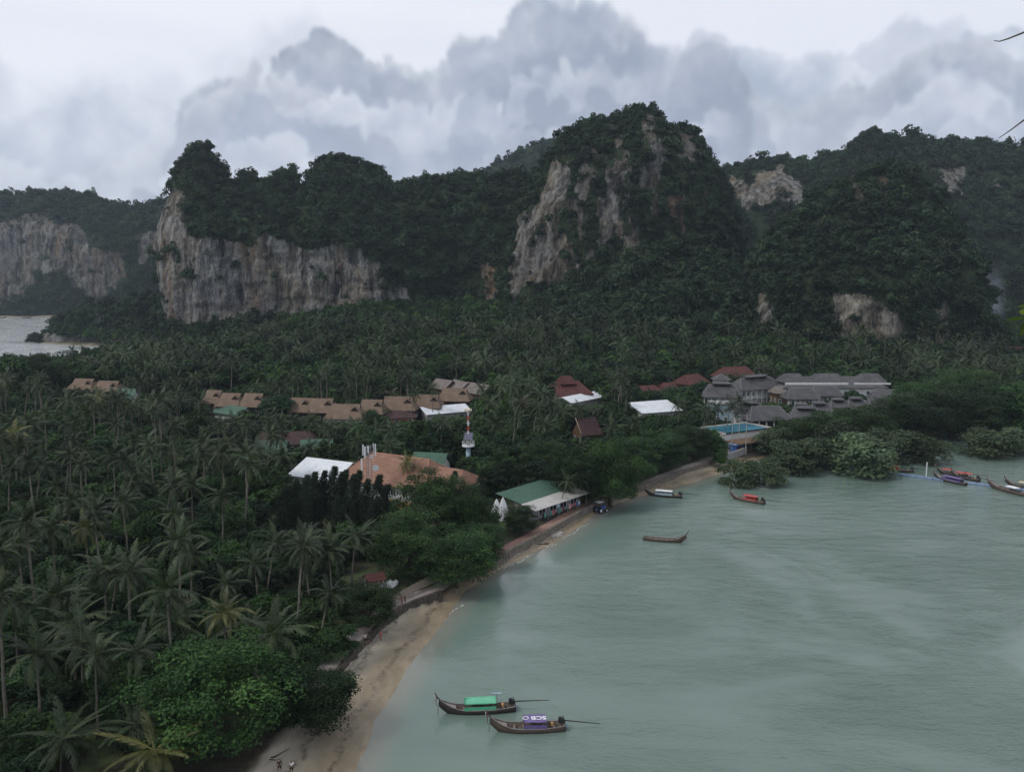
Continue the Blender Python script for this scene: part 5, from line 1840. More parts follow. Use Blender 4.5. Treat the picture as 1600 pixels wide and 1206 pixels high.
def add_broad(kind, x, y, R, label, group, seed, zs=1.0, z=None, name='broadleaf_tree', big=False, cat='tree'):
    rng = random.Random(seed)
    zz = float(ground_z(x, y)[0]) if z is None else z
    cm, tm = (BIG[seed % 4] if big else BROAD[kind][rng.randrange(len(BROAD[kind]))])
    s = R / 4.0
    o = thing(name, label, cat, (x, y, zz), rng.uniform(0, 6.28), group, (s, s, s * zs))
    obj('trunk', tm, o)
    obj('crown', cm, o)
    CNT_T['broad'] += 1
    return o


PLACED = []       # (x, y, r) of trees set one by one


def hero_broad(px, py, rpx, kind, zc, label, seed, name='broadleaf_tree', group=None, zs=1.0, z=None, big=False):
    x, y = G(px, py, zc)
    R = rpx / FPX * tdist(x, y, zc)
    gz = float(ground_z(x, y)[0]) if z is None else z
    base = 4.4 if kind != 'leaf_mangrove' else 4.0
    zs = (zc - gz + 0.3) / (base * R / 4.0)                     # crown centre at the height measured
    PLACED.append((x, y, R * 0.75))
    return add_broad(kind, x, y, R, label, group, seed, min(1.7, max(0.55, zs)), gz, name, big)


def hero_palm(px, py, zc, label, seed, yellow=False, group='coconut palms standing out of the grove', lean=None, fronds=True):
    x, y = G(px, py, zc)
    gz = float(ground_z(x, y)[0])
    PLACED.append((x, y, 2.0))
    return add_palm(x, y, zc - gz, seed, label, group, fronds, yellow, gz, lean)


# --- broadleaf trees one can point at
for i, a in enumerate([
    (335, 1075, 104, 'leaf_bright', 8.5, 'large bright green tree at the bottom, left of the beach', True),
    (485, 1082, 64, 'leaf', 5.0, 'round dark green tree overhanging the beach at the bottom', True),
    (522, 1003, 36, 'leaf_bright', 4.0, 'small glossy green tree by the seawall below the tall palm', False),
    (572, 945, 48, 'leaf_dark', 5.0, 'dark tree over the path between the tall palm and the fence', True),
    (682, 785, 62, 'leaf_bright', 9.5, 'bright tree right in front of the orange hotel wing', True),
    (733, 803, 46, 'leaf_bright', 8.0, 'bright tree left of the white hoods', True),
    (640, 845, 60, 'leaf', 8.0, 'broad green tree below the hotel, right of the casuarinas', True),
    (712, 868, 58, 'leaf', 6.5, 'spreading dark tree overhanging the water at the beach end', True),
    (752, 850, 38, 'leaf', 5.5, 'green tree leaning over the water left of the shop path', True),
    (814, 812, 27, 'leaf', 4.5, 'small round tree on the path in front of the shop', True),
    (905, 742, 44, 'leaf_bright', 8.5, 'bright tree just above the shop roof palm', True),
    (955, 735, 48, 'leaf_bright', 9.0, 'brightest spreading tree right of the shop', True),
    (990, 715, 42, 'leaf', 8.0, 'green tree behind the moored white canopy boat', True),
    (1035, 702, 42, 'leaf', 7.5, 'green tree over the far seawall, left one', True),
    (1078, 690, 38, 'leaf', 7.0, 'green tree over the far seawall, right one', True),
    (1110, 690, 26, 'leaf_bright', 6.0, 'small bright tree left of the utility poles', False),
    (850, 720, 40, 'leaf_dark', 8.0, 'dark tree behind the green shop roof', True),
    (705, 578, 34, 'leaf_bright', 12.0, 'pale bright treetop in the far palm grove', True),
    (75, 582, 36, 'leaf_dark', 13.0, 'dark rounded tree standing against the far bay', True),
    (18, 590, 28, 'leaf', 13.0, 'spreading tree at the left edge against the bay', False),
    (238, 600, 26, 'leaf_dark', 11.0, 'dark green conical tree left of the villas', False),
    (430, 638, 30, 'leaf_dark', 8.0, 'dark tree in the gap of the villa row', False),
    (590, 660, 28, 'leaf_dark', 7.0, 'dark tree in front of the pink house', True),
    (1525, 520, 42, 'leaf_dark', 22.0, 'large dome shaped tree at the right below the smoke', True),
    (380, 755, 40, 'leaf_bright', 8.0, 'bright green tree left of the white metal roof', True),
    (420, 760, 34, 'leaf', 7.0, 'green tree beside the tall thin palm near the casuarinas', False),
]):
    hero_broad(a[0], a[1], a[2], a[3], a[4], a[5], 1000 + i * 4 + (0 if a[3] == 'leaf_bright' else 1), group=None, big=a[6])
hero_broad(1125, 716, 11, 'leaf_bright', 2.8, 'low yellowish hedge bush at the far beach corner', 1501, name='hedge_bush')

# --- mangroves standing in the water
for i, (px, py, r, zc, lab) in enumerate([
    (1152, 738, 30, 3.4, 'small mangrove in the water, left one of the front pair'), (1192, 736, 33, 3.6, 'small mangrove in the water, right one of the front pair'),
    (1240, 712, 46, 4.6, 'broad mangrove behind the front pair'), (1215, 690, 34, 5.0, 'mangrove at the edge of the far sand'),
    (1345, 710, 58, 5.0, 'largest pale mangrove where the pontoon comes out'), (1305, 690, 42, 6.0, 'mangrove behind the largest pale one, left side'),
    (1392, 690, 44, 5.5, 'mangrove right behind the largest pale one'), (1278, 705, 36, 4.5, 'mangrove left beside the largest pale one'),
    (1455, 705, 27, 3.6, 'small lone mangrove beside the white post'), (1545, 690, 40, 4.4, 'pale mangrove at the right, left one of two'),
    (1588, 688, 32, 4.2, 'pale mangrove at the right edge of the bay')]):
    hero_broad(px, py, r, 'leaf_mangrove', zc, lab, 1600 + i, name='mangrove_tree', group='mangroves standing in the bay', z=-0.35)
for i, (px, py, r, zc, kind, lab) in enumerate([
    (1422, 655, 50, 8, 'leaf', 'green shore tree behind the small lone mangrove'), (1490, 642, 60, 9, 'leaf_dark', 'dark shore tree left of the pale right mangroves'),
    (1560, 632, 62, 10, 'leaf_dark', 'dark shore tree above the pale right mangroves'), (1345, 668, 44, 7, 'leaf', 'green shore tree in front of the low grey houses'),
    (1285, 672, 40, 7, 'leaf_dark', 'dark shore tree hiding the parked car'), (1235, 680, 34, 6, 'leaf', 'green tree right beside the pool terrace'),
    (1440, 625, 46, 10, 'leaf_bright', 'bright green tree right of the last grey house'), (1505, 612, 44, 12, 'leaf', 'green tree in the wood right of the resort'), (1610, 640, 60, 9, 'leaf', 'green tree at the right edge above the bay'),
    (1385, 655, 34, 8, 'leaf', 'green tree before the right end of the resort')]):
    hero_broad(px, py, r, kind, zc, lab, 1700 + i, name='shore_tree', group='shore trees behind the mangroves', big=True)

# --- windswept casuarinas in front of the hotel
for i, (px, py) in enumerate([(447, 752), (462, 744), (478, 736), (492, 730), (508, 728), (521, 722), (533, 731), (541, 727), (552, 733), (561, 728), (574, 742), (592, 735), (603, 750), (470, 770), (500, 765), (530, 768), (560, 772), (585, 775), (725, 720), (741, 716), (756, 724), (712, 728)]):
    py += 9
    zt = 15.0 if i < 13 else 12.0 if i < 18 else 12.0
    x, y = G(px, py, zt)
    gz = float(ground_z(x, y)[0])
    s = (zt - gz) / 13.0
    rng_ = random.Random(i)
    _O = ['leftmost', 'second', 'third', 'fourth', 'fifth', 'sixth', 'seventh', 'eighth', 'ninth', 'tenth', 'eleventh', 'twelfth', 'rightmost']
    lab = ('%s windswept casuarina from the left in the back row before the hotel' % _O[i] if 0 < i < 12 else '%s windswept casuarina of the back row before the hotel' % _O[i]) if i < 13 else '%s casuarina in the front row before the hotel' % ['leftmost', 'second from left', 'middle', 'second from right', 'rightmost'][i - 13] if i < 18 else 'brownish casuarina at the foot of the warning tower, ' + ['in front', 'right in the middle', 'rightmost', 'leftmost'][i - 18]
    o = thing('casuarina_tree', lab, 'casuarina', (x - 1.2, y, gz), rng_.uniform(-0.35, 0.35), ['back row casuarinas', 'front row casuarinas', 'casuarinas by the tower'][0 if i < 13 else 1 if i < 18 else 2], (s * rng_.uniform(0.9, 1.2), s * rng_.uniform(0.9, 1.2), s))
    cm, tm = CASU[i % 4]
    obj('trunk', tm, o)
    obj('crown', cm, o)
    PLACED.append((x, y, 1.6))

# --- bare grey tree at the bottom
x, y = G(422, 1045, 5)


def bare_tree(x, y, gz):
    rng = random.Random(12)
    o = thing('bare_tree', 'leafless grey twiggy tree between the two trees at the bottom', 'tree', (x, y, gz), 0.0)
    tr, tw = MB(), MB()

    def grow(p, d, L, r, lev):
        e = p + d * L
        mid = p + d * L * 0.5 + Vector((rng.gauss(0, 0.05), rng.gauss(0, 0.05), 0)) * L
        (tr if lev < 2 else tw).tube([p, mid, e], [r, r * 0.85, r * 0.65], 5, cap=False)
        if lev < 5:
            for _ in range(3 if lev else 5):
                nd = (d + Vector((rng.gauss(0, 0.5), rng.gauss(0, 0.5), rng.gauss(0.12, 0.3)))).normalized()
                grow(e if rng.random() < 0.6 else mid, nd, L * rng.uniform(0.6, 0.85), r * 0.58, lev + 1)
    grow(Vector((0, 0, -0.3)), Vector((0.05, 0, 1)), 2.4, 0.16, 0)
    tr.build('trunk', M['bark_pale'], o)
    tw.build('twigs', M['bark_pale'], o)
    return o


bare_tree(x, y, 1.9)
PLACED.append((x, y, 2.0))

# --- palms one can point at
for i, a in enumerate([
    (496, 930, 10.5, 'large coconut palm with wide crown beside the seawall', 0), (393, 975, 9.5, 'coconut palm behind the large bright tree at the bottom', 0),
    (145, 1025, 12.0, 'coconut palm at the lower left with bare trunk below its crown', 0), (54, 1022, 13.0, 'coconut palm nearest the lower left edge, tall trunk', 0),
    (402, 880, 12.0, 'coconut palm with spread fronds left of the large seawall palm', 0), (166, 884, 13.0, 'coconut palm with pale fronds in the left grove, below the yellow one', 0),
    (136, 824, 13.5, 'yellowish coconut palm in the left grove', 1), (30, 852, 13.5, 'coconut palm near a brown roof at the left edge', 0),
    (296, 868, 12.5, 'coconut palm above the twin thin trunks in the grove', 0), (548, 838, 11.0, 'coconut palm right under the casuarina row', 0),
    (112, 972, 11.0, 'dark coconut palm above the lower left ones', 0), (272, 965, 9.0, 'low coconut palm left of the large bright tree', 0),
    (345, 775, 13.5, 'coconut palm left of the bright tree by the white roof', 0), (252, 760, 14.0, 'coconut palm in the middle of the left grove, left twin', 0), (298, 756, 14.0, 'coconut palm in the middle of the left grove, right twin', 0),
    (226, 690, 14.5, 'pale coconut palm in the upper left grove with visible trunk', 0), (301, 694, 14.5, 'pale coconut palm in the upper left grove, right of its twin', 0),
    (182, 664, 14.5, 'coconut palm in the upper left grove behind the pale pair', 0), (102, 664, 14.5, 'coconut palm at the upper left below the far villas', 0), (367, 662, 14.5, 'coconut palm in front of the left villas', 0),
    (92, 760, 14.0, 'coconut palm in the left grove above the yellow palm', 0), (50, 728, 14.0, 'coconut palm high in the left grove near the edge', 0), (195, 784, 13.5, 'coconut palm left of the middle twins', 0),
    (428, 712, 13.5, 'tall thin coconut palm left of the white metal roof', 0), (622, 722, 13.0, 'yellowish coconut palm rising in front of the orange roof', 1), (645, 775, 7.5, 'short windblown coconut palm before the hotel wing', 0),
    (875, 752, 9.0, 'coconut palm bending over the shop awning, left one', 0), (893, 748, 8.5, 'coconut palm bending over the shop awning, right one', 0),
    (778, 598, 15.5, 'tall coconut palm with long bare trunk right of the warning tower', 0), (745, 608, 15.0, 'tall coconut palm just above the warning tower', 0), (642, 614, 15.0, 'coconut palm in front of the villas, right of centre', 0), (676, 606, 15.0, 'coconut palm in front of the grey huts', 0),
    (960, 606, 14.5, 'coconut palm left of the widest white sheet roof', 0), (1040, 588, 15.0, 'coconut palm over the red roofed lodges', 0), (1060, 632, 14.0, 'coconut palm at the right end of the widest white sheet roof', 0),
    (1098, 640, 13.5, 'coconut palm left of the resort, first of three', 0), (1118, 636, 13.5, 'coconut palm left of the resort, middle of three', 0), (1136, 634, 13.0, 'coconut palm left of the resort, nearest the blue block', 0), (1152, 628, 12.5, 'coconut palm in front of the resort wing', 0),
    (858, 665, 12.5, 'coconut palm in the middle grove left of the pointed gable', 0), (945, 668, 12.0, 'coconut palm leaning close beside the pointed gable', 0), (905, 640, 13.0, 'coconut palm in the open just below the tiered maroon hall', 0), (480, 700, 10.0, 'coconut palm before the green bungalow', 0), (305, 626, 13.0, 'coconut palm at the left end of the villa row', 0),
    (112, 548, 16.0, 'coconut palm standing against the far bay, left one', 0), (130, 545, 16.0, 'coconut palm standing against the far bay, right one', 0), (560, 690, 11.0, 'coconut palm behind the telecom mast', 0), (1210, 575, 15.0, 'coconut palm behind the balcony wing of the resort', 0),
    (20, 940, 12.5, 'dark coconut palm at the left edge halfway down', 0), (215, 1130, 7.0, 'low coconut palm under the lower left ones', 0), (330, 1000, 7.0, 'drooping low coconut palm behind the large bright tree', 0), (240, 1175, 6.0, 'yellow green low palm at the bottom edge', 1),
    (90, 1150, 7.0, 'low coconut palm at the bottom left', 0), (470, 860, 11.0, 'coconut palm between the casuarinas and the large seawall palm', 0),
]):
    hero_palm(a[0], a[1], a[2], a[3], 2000 + i, bool(a[4]), lean={25: 2, 26: 3, 27: 3}.get(i))

# --- the grove and the wood: fill the land
rng = np.random.default_rng(2024)


def max_height(x, y, R):
    """how tall a tree here may grow before it hides a building or the bay seen behind it"""
    px, py, fw = project(np.array([[x, y, 6.0]]))
    px, fw = px[0], fw[0]
    w = R * FPX / fw * 0.85
    m = 99.0
    for x0, y0, x1, y1, Yd in PROT:
        if y < Yd and px + w > x0 and px - w < x1:
            m = min(m, AT(px, y1, y)[1])
    return m


PROT += [(-80, 480, 150, 556, 900), (595, 900, 690, 962, 150), (525, 960, 640, 1040, 118), (395, 1185, 560, 1300, 95), (1130, 695, 1200, 722, 250)]


def free(x, y, r):
    for fx, fy, yw, hl, hw in FOOT:
        dx, dy = x - fx, y - fy
        lx = dx * math.cos(yw) + dy * math.sin(yw)
        ly = -dx * math.sin(yw) + dy * math.cos(yw)
        if abs(lx) < hl + r * 0.4 and abs(ly) < hw + r * 0.4:
            return False
    return True


def scatter(y0, y1, space, seed):
    """jittered grid over the land in view"""
    r = np.random.default_rng(seed)
    pts = []
    yy = y0
    while yy < y1:
        xm = 0.70 * yy + 30
        n_ = int(2 * xm / space)
        xs = -xm + (np.arange(n_) + r.random(n_)) * space
        ys = yy + (r.random(n_) - 0.5) * space
        pts.append(np.stack([xs, ys], 1))
        yy += space
    P = np.concatenate(pts)
    z, ds, dw = ground_z(P[:, 0], P[:, 1])
    k = (dw > 2.5) & (P[:, 1] > y0)
    return P[k], z[k], dw[k]


PL = np.array(PLACED)
broad, palms = [], []
P, Zg, DW = scatter(52, 470, 5.4, 1)
for (x, y), gz, dw in zip(P, Zg, DW):
    px0 = project(np.array([[x, y, gz + 5]]))
    grove = px0[0][0] < 560 and px0[1][0] > 600
    R = rng.uniform(2.2, 3.9) if grove else rng.uniform(3.4, 6.0) if y > 330 else rng.uniform(2.6, 5.0)
    if dw < R * 0.9 or not free(x, y, R):
        continue
    if ((PL[:, 0] - x) ** 2 + (PL[:, 1] - y) ** 2 < (PL[:, 2] + R * 0.4) ** 2).any():
        continue
    h = R * (rng.uniform(1.5, 2.3) if grove else rng.uniform(2.0, 2.7))
    mh = max_height(x, y, R) - gz
    if h > mh:
        if mh < 1.6:
            continue
        h = mh
        R = min(R, h * 0.62)
    broad.append((x, y, gz, R, h))
P, Zg, DW = scatter(56, 500, 6.6, 2)
for (x, y), gz, dw in zip(P, Zg, DW):
    px, py, fw = project(np.array([[x, y, gz + 12]]))
    px, py = px[0], py[0]
    prob = 0.0
    if px < 640 and py > 640:
        prob = 0.46 if px < 430 else 0.22
    elif py <= 640 and px < 1090:
        prob = 0.46 if y < 330 else 0.28
    elif px >= 1090 and py < 620:
        prob = 0.40
    elif px < 1000:
        prob = 0.22
    prob *= float(np.clip(1.0 + 1.5 * fbm(np.array([x / 34]), np.array([y / 34]), np.array([0.0]), 2, 77)[0], 0.25, 1.5))
    if 600 < px < 830 and py > 730:
        prob = 0.0
    if rng.random() > prob or dw < 4 or not free(x, y, 1.0):
        continue
    if ((PL[:, 0] - x) ** 2 + (PL[:, 1] - y) ** 2 < (PL[:, 2] * 0.6 + 1.6) ** 2).any():
        continue
    h = rng.uniform(8.5, 17.5)
    mh = max_height(x, y, 4.5) - gz - 2.5
    if h > mh:
        if mh < 4:
            continue
        h = mh
    palms.append((x, y, gz, h))
broad, palms = np.array(broad), np.array(palms)


def in_view(a, zt):
    px, py, fw = project(np.stack([a[:, 0], a[:, 1], a[:, 2] + zt], 1))
    return (px > -40) & (px < 1640) & (py < 1260), fw


LANDMARKS = [(78, 585, 'the dark rounded tree by the far bay'), (30, 852, 'the palm near the left edge roof'), (136, 824, 'the yellowish palm'), (166, 884, 'the pale fronded palm'), (145, 1025, 'the bare trunked palm at the lower left'), (335, 1075, 'the large bright tree'), (485, 1082, 'the round tree over the beach'), (496, 930, 'the large seawall palm'), (402, 880, 'the palm beside the seawall palm'), (296, 868, 'the thin twin trunks'), (272, 756, 'the middle twin palms'), (345, 775, 'the palm by the bright tree'), (226, 690, 'the pale trunked palm'), (301, 694, 'the second pale palm'), (428, 712, 'the tall thin palm'), (490, 725, 'the white metal roof'), (420, 700, 'the left green bungalow'), (440, 684, 'the dark maroon lodges'), (385, 628, 'the left villas'), (535, 645, 'the white walled villa'), (620, 635, 'the pink house'), (140, 606, 'the far left villas'), (578, 720, 'the telecom mast'), (620, 740, 'the orange roof'), (732, 680, 'the warning tower'), (530, 770, 'the casuarina row'), (700, 637, 'the long white hall'), (710, 606, 'the grey huts'), (895, 605, 'the tiered maroon hall'), (925, 668, 'the pointed gable'), (1030, 630, 'the widest white roof'), (1055, 605, 'the red lodges'), (855, 775, 'the beach shop'), (955, 735, 'the brightest shop side tree'), (1130, 640, 'the three resort palms'), (1190, 610, 'the balcony wing'), (1300, 592, 'the longest resort block'), (1400, 615, 'the last grey house'), (1180, 665, 'the pool'), (1525, 520, 'the dome shaped tree'), (548, 838, 'the palm under the casuarinas'), (112, 972, 'the dark lower left palm'), (20, 940, 'the left edge palm')]
RANK = {}
_T = ['first', 'second', 'third', 'fourth', 'fifth', 'sixth', 'seventh', 'eighth', 'ninth', 'tenth', 'eleventh', 'twelfth', 'thirteenth', 'fourteenth', 'fifteenth', 'sixteenth', 'seventeenth', 'eighteenth', 'nineteenth', 'twentieth']
ORD = [''] + [w_ + ' ' for w_ in _T[1:]] + ['twenty-%s ' % w_ for w_ in _T[:9]] + ['thirtieth '] + ['thirty-%s ' % w_ for w_ in _T[:9]] + ['fortieth ']


def label_trees(items):
    """items: (kind words, px, py); each gets its nearest landmark, the side it is on and its place in that line"""
    byk = {}
    out = [None] * len(items)
    for n_, (kind, px, py) in enumerate(items):
        d_, lx, ly, nm = min((math.hypot(px - lx, (py - ly) * 1.2), lx, ly, nm) for lx, ly, nm in LANDMARKS)
        dx, dy = px - lx, py - ly
        ang = math.degrees(math.atan2(-dy, dx)) % 360
        side = ['right of', 'above and right of', 'above', 'above and left of', 'left of', 'below and left of', 'below', 'below and right of'][int((ang + 22.5) // 45) % 8]
        byk.setdefault((kind, side, nm), []).append((d_, n_))
    for (kind, side, nm), lst in byk.items():
        lst.sort()
        for r_, (d_, n_) in enumerate(lst):
            out[n_] = (kind + ' ' + side + ' ' + nm) if len(lst) == 1 else ORD[min(r_, 39)] + ('nearest ' if r_ else 'nearest ') + kind + ' ' + side + ' ' + nm
    return out


# the largest in the picture are trees of their own, the rest one mass
vis, fw = in_view(palms, palms[:, 3])
order = np.argsort(np.where(vis, fw, 1e6))
nh = 300 - CNT_T['palm']
pj = project(np.stack([palms[:, 0], palms[:, 1], palms[:, 2] + palms[:, 3]], 1))
plab = label_trees([('coconut palm', pj[0][i], pj[1][i]) for i in order[:nh]])
for n_, i in enumerate(order[:nh]):
    x, y, gz, h = palms[i]
    add_palm(x, y, h, 5000 + n_, plab[n_], 'coconut palms of the grove', fronds=n_ < 26, yellow=(n_ % 41 == 5), z=gz)
rest = palms[order[nh:]]
vis, fw = in_view(broad, broad[:, 4])
order = np.argsort(np.where(vis, fw / broad[:, 3], 1e6))
nh = 230
pj = project(np.stack([broad[:, 0], broad[:, 1], broad[:, 2] + broad[:, 4]], 1))
blab = label_trees([('leafy tree' if broad[i, 4] > 4 else 'low bush', pj[0][i], pj[1][i]) for i in order[:nh]])
for n_, i in enumerate(order[:nh]):
    x, y, gz, R, h = broad[i]
    kind = ['leaf_dark', 'leaf', 'leaf_dark', 'leaf', 'leaf_bright'][int(rng.integers(0, 5))]
    add_broad(kind, x, y, R, blab[n_], 'leafy trees among the palms' if h > 4 else 'low bushes among the palms', 7000 + n_, h / (8.3 * R / 4.0), gz, name='understory_tree' if h > 4 else 'leafy_bush', cat='tree' if h > 4 else 'bush')
restb = broad[order[nh:]]

# far palms
lo = []
for s in range(5):
    cr_ = MB()
    for li, mt in frond_layout(170 + s):
        src = FROND_LO[li]
        A_ = np.array(mt)
        cr_.add(np.concatenate(src.V) @ A_[:3, :3].T + A_[:3, 3] + np.array([0, 0, PALM_H]), [np.concatenate(f) for f in src.F.values()], np.concatenate(src.T))
    tr_ = MB()
    tr_.tube([(0, 0, -0.5), (0.15, 0.1, PALM_H / 2), (0, 0, PALM_H)], [0.2, 0.15, 0.12], 5)
    me_ = join_mb('far_palm', [(cr_, 0), (tr_, 1)])
    me_.materials.append(M['frond'])
    me_.materials.append(M['palm_trunk'])
    lo.append(me_)
PALMS_LO = proto_collection('far_palm', lo)
n_ = len(rest)
s_ = rest[:, 3] / PALM_H
mass('palm_grove', 'distant coconut palms of the grove merging into one mass', 'palm grove', rest[:, :3], np.stack([0.5 + 0.5 * s_, 0.5 + 0.5 * s_, s_], 1), np.stack([rng.normal(0, 0.05, n_), rng.normal(0, 0.05, n_), rng.uniform(-0.7, 0.7, n_)], 1), rng.integers(0, 5, n_), PALMS_LO)
# far broadleaf wood: between and behind the houses up to the cliffs
lo = []
for s in range(8):
    cm, cents = crown_mesh('far_tree', 700 + s, 1.0, 0.85, 1.15, 12, 420, 0.16, M[['leaf', 'leaf_dark', 'leaf', 'leaf_bright', 'leaf_dark', 'leaf', 'leaf_cliff', 'leaf'][s]], low=-0.5)
    lo.append(cm)
WOOD = proto_collection('far_tree', lo)
n_ = len(restb)
S_ = np.stack([restb[:, 3], restb[:, 3], restb[:, 4] / 2.05], 1)
mass('woodland', 'mass of leafy trees between the palms and houses', 'woodland', restb[:, :3], S_, np.stack([0 * S_[:, 0], 0 * S_[:, 0], rng.uniform(0, 6.28, n_)], 1), rng.integers(0, 8, n_), WOOD)
P, Zg, DW = scatter(468, 720, 7.0, 3)
k = (DW > 6) & (P[:, 0] > -0.68 * P[:, 1])
P, Zg = P[k], Zg[k]
n_ = len(P)
R_w = rng.uniform(3.4, 5.6, n_)
mass('foothill_forest', 'belt of forest at the foot of the cliffs', 'forest', np.stack([P[:, 0], P[:, 1], Zg], 1), np.stack([R_w, R_w, R_w * rng.uniform(1.0, 1.5, n_)], 1), np.stack([0 * R_w, 0 * R_w, rng.uniform(0, 6.28, n_)], 1), rng.integers(0, 8, n_), WOOD)
# strip of trees behind the far beach
n_ = 420
xs = rng.uniform(-1000, -560, n_)
ys = 1238 + rng.random(n_) * 40 + np.maximum(0, xs + 640) * -0.75
R_w = rng.uniform(4, 7, n_)
mass('far_shore_trees', 'dark strip of trees behind the far sandy beach', 'trees', np.stack([xs, ys, 2 + 0 * xs], 1), np.stack([R_w, R_w, R_w * 1.3], 1), np.stack([0 * R_w, 0 * R_w, rng.uniform(0, 6.28, n_)], 1), rng.integers(0, 8, n_), WOOD)
print('palms', len(palms), 'broad', len(broad), 'single', CNT_T)
# ------------------------------------------------------------------ seawall, paths, beach things
def resample(pts, step):
    pts = np.array(pts, float)
    d = np.concatenate([[0], np.cumsum(np.linalg.norm(np.diff(pts, axis=0), axis=1))])
    n_ = max(2, int(d[-1] / step))
    q = np.linspace(0, d[-1], n_)
    return np.stack([np.interp(q, d, pts[:, 0]), np.interp(q, d, pts[:, 1])], 1)


def offset_line(p, off):
    t_ = np.gradient(p, axis=0)
    t_ /= np.linalg.norm(t_, axis=1)[:, None]
    return p + np.stack([-t_[:, 1], t_[:, 0]], 1) * off     # to the left of travel = inland here


def ribbon(name, line, o0, o1, mat, dz, zf=None):
    a, b = offset_line(line, o0), offset_line(line, o1)
    za = ground_z(a[:, 0], a[:, 1])[0] if zf is None else np.full(len(a), zf)
    zb = ground_z(b[:, 0], b[:, 1])[0] if zf is None else np.full(len(b), zf)
    zz = np.maximum(za, zb) + dz
    V = np.concatenate([np.column_stack([a, zz]), np.column_stack([b, zz])])
    n_ = len(a)
    i = np.arange(n_ - 1)
    o = obj(name, mk_mesh(name, V, [np.stack([i, i + 1, n_ + i + 1, n_ + i], 1)[:, ::-1]], {}, False, [M[mat]]))
    return tag(o, kind='structure')


def seawall(label, pts, w=0.45, top=1.85, seed=1, mat='stone'):
    p = resample(pts, 0.45)
    n_ = len(p)
    rng_ = np.random.default_rng(seed)
    root = thing('seawall', label, 'seawall', (p[n_ // 2, 0], p[n_ // 2, 1], 0.6), 0.0, 'stone seawalls along the beach')
    c0 = np.array([p[n_ // 2, 0], p[n_ // 2, 1], 0.6])
    rows = []
    for off, z in ((-0.35, -0.2), (-0.22, 0.9), (-0.10, top), (0.0, top + 0.04), (w, top + 0.02), (w, 0.3)):
        q = offset_line(p, off)
        zz = np.full(n_, z) + (rng_.normal(0, 0.05, n_) if z > 0.5 else 0)
        q = q + rng_.normal(0, 0.06, q.shape) * (1 if z > 0.5 else 0.3)
        rows.append(np.column_stack([q, zz]) - c0)
    V = np.concatenate(rows)
    F = []
    for r_ in range(len(rows) - 1):
        i = np.arange(n_ - 1)
        F.append(np.stack([r_ * n_ + i, r_ * n_ + i + 1, (r_ + 1) * n_ + i + 1, (r_ + 1) * n_ + i], 1))
    obj('stonework', mk_mesh('stonework', V, [np.concatenate(F)], {}, False, [M[mat]]), root)
    q = offset_line(p, -0.02)
    q2 = offset_line(p, w + 0.05)
    zt = np.full(n_, top + 0.10)
    V = np.concatenate([np.column_stack([q, zt]), np.column_stack([q2, zt]), np.column_stack([q, zt - 0.12]), np.column_stack([q2, zt - 0.12])]) - c0
    i = np.arange(n_ - 1)
    F = np.concatenate([np.stack([i, i + 1, n_ + i + 1, n_ + i], 1), np.stack([2 * n_ + i, 2 * n_ + i + 1, i + 1, i], 1)])
    obj('coping', mk_mesh('coping', V, [F], {}, False, [M[mat]]), root)
    return root


W1 = WALL[4:11]
W2 = WALL[12:22]
seawall('dark stone seawall above the near beach, below the fence', W1, seed=1)
seawall('dark stone seawall along the shop path and the far beach', W2, seed=2, mat='stone_pale')
L1 = resample(WALL[3:12], 1.5)
ribbon('path', L1, 0.55, 3.4, 'path', 0.06)
L2 = resample(WALL[12:17], 1.5)
ribbon('path', L2, 0.55, 3.2, 'path_brick', 0.06)
L3 = resample(WALL[16:22], 1.5)
ribbon('path', L3, 0.55, 3.0, 'path', 0.06)

# thin broken lines of foam where small waves reach the sand
fm = MB()
rf = np.random.default_rng(3)
for a0, a1 in (((700, 963), (722, 944)), ((786, 889), (868, 850)), ((880, 842), (918, 818))):
    ln_ = resample([G(*a0), G(*a1)], 0.25)
    for q_ in range(len(ln_) - 1):
        if rf.random() < 0.45:
            continue
        d_ = ln_[q_ + 1] - ln_[q_]
        nn_ = np.array([-d_[1], d_[0]]) / np.linalg.norm(d_)
        o_ = nn_ * (0.25 * math.sin(q_ * 0.23) + rf.normal(0, 0.04))
        w_ = nn_ * rf.uniform(0.02, 0.09)
        p0, p1 = ln_[q_] + o_, ln_[q_ + 1] + o_
        fm.add([(*(p0 - w_), 0.012), (*(p1 - w_), 0.012), (*(p1 + w_), 0.012), (*(p0 + w_), 0.012)], [[[0, 1, 2, 3]]])
tag(fm.build('foam', M['white_cloth']), 'thin broken foam lines along the water edge', 'foam', kind='stuff')

# fence behind the near path
fl = resample([G(600, 955, 1.9), G(625, 938, 1.9), G(655, 921, 1.9), G(690, 905, 1.9), G(720, 893, 1.9)], 1.0)
fence = thing('board_fence', 'weathered grey board fence behind the two walkers on the path', 'fence', (fl[0][0], fl[0][1], 1.9), 0.0)
o0 = np.array([fl[0][0], fl[0][1]])
bm_ = MB()
bm_.box((0, 0, 0), (0.17, 0.04, 1.5))
board = bm_.mesh('board', M['pale_wood'])
fr_ = resample(fl, 0.2)
for i, (x, y) in enumerate(fr_):
    d_ = fr_[min(i + 1, len(fr_) - 1)] - fr_[max(i - 1, 0)]
    obj('board', board, fence, (x - o0[0], y - o0[1], 0.75 + 0.04 * math.sin(i * 2.3)), math.atan2(d_[1], d_[0]))
for i in range(0, len(fl), 2):
    g = MB()
    g.box((0, 0, 0.75), (0.14, 0.14, 1.9))
    obj('post', g.mesh('post', M['brown_wood']), fence, (fl[i][0] - o0[0] - 0.1, fl[i][1] - o0[1] + 0.14, 0))
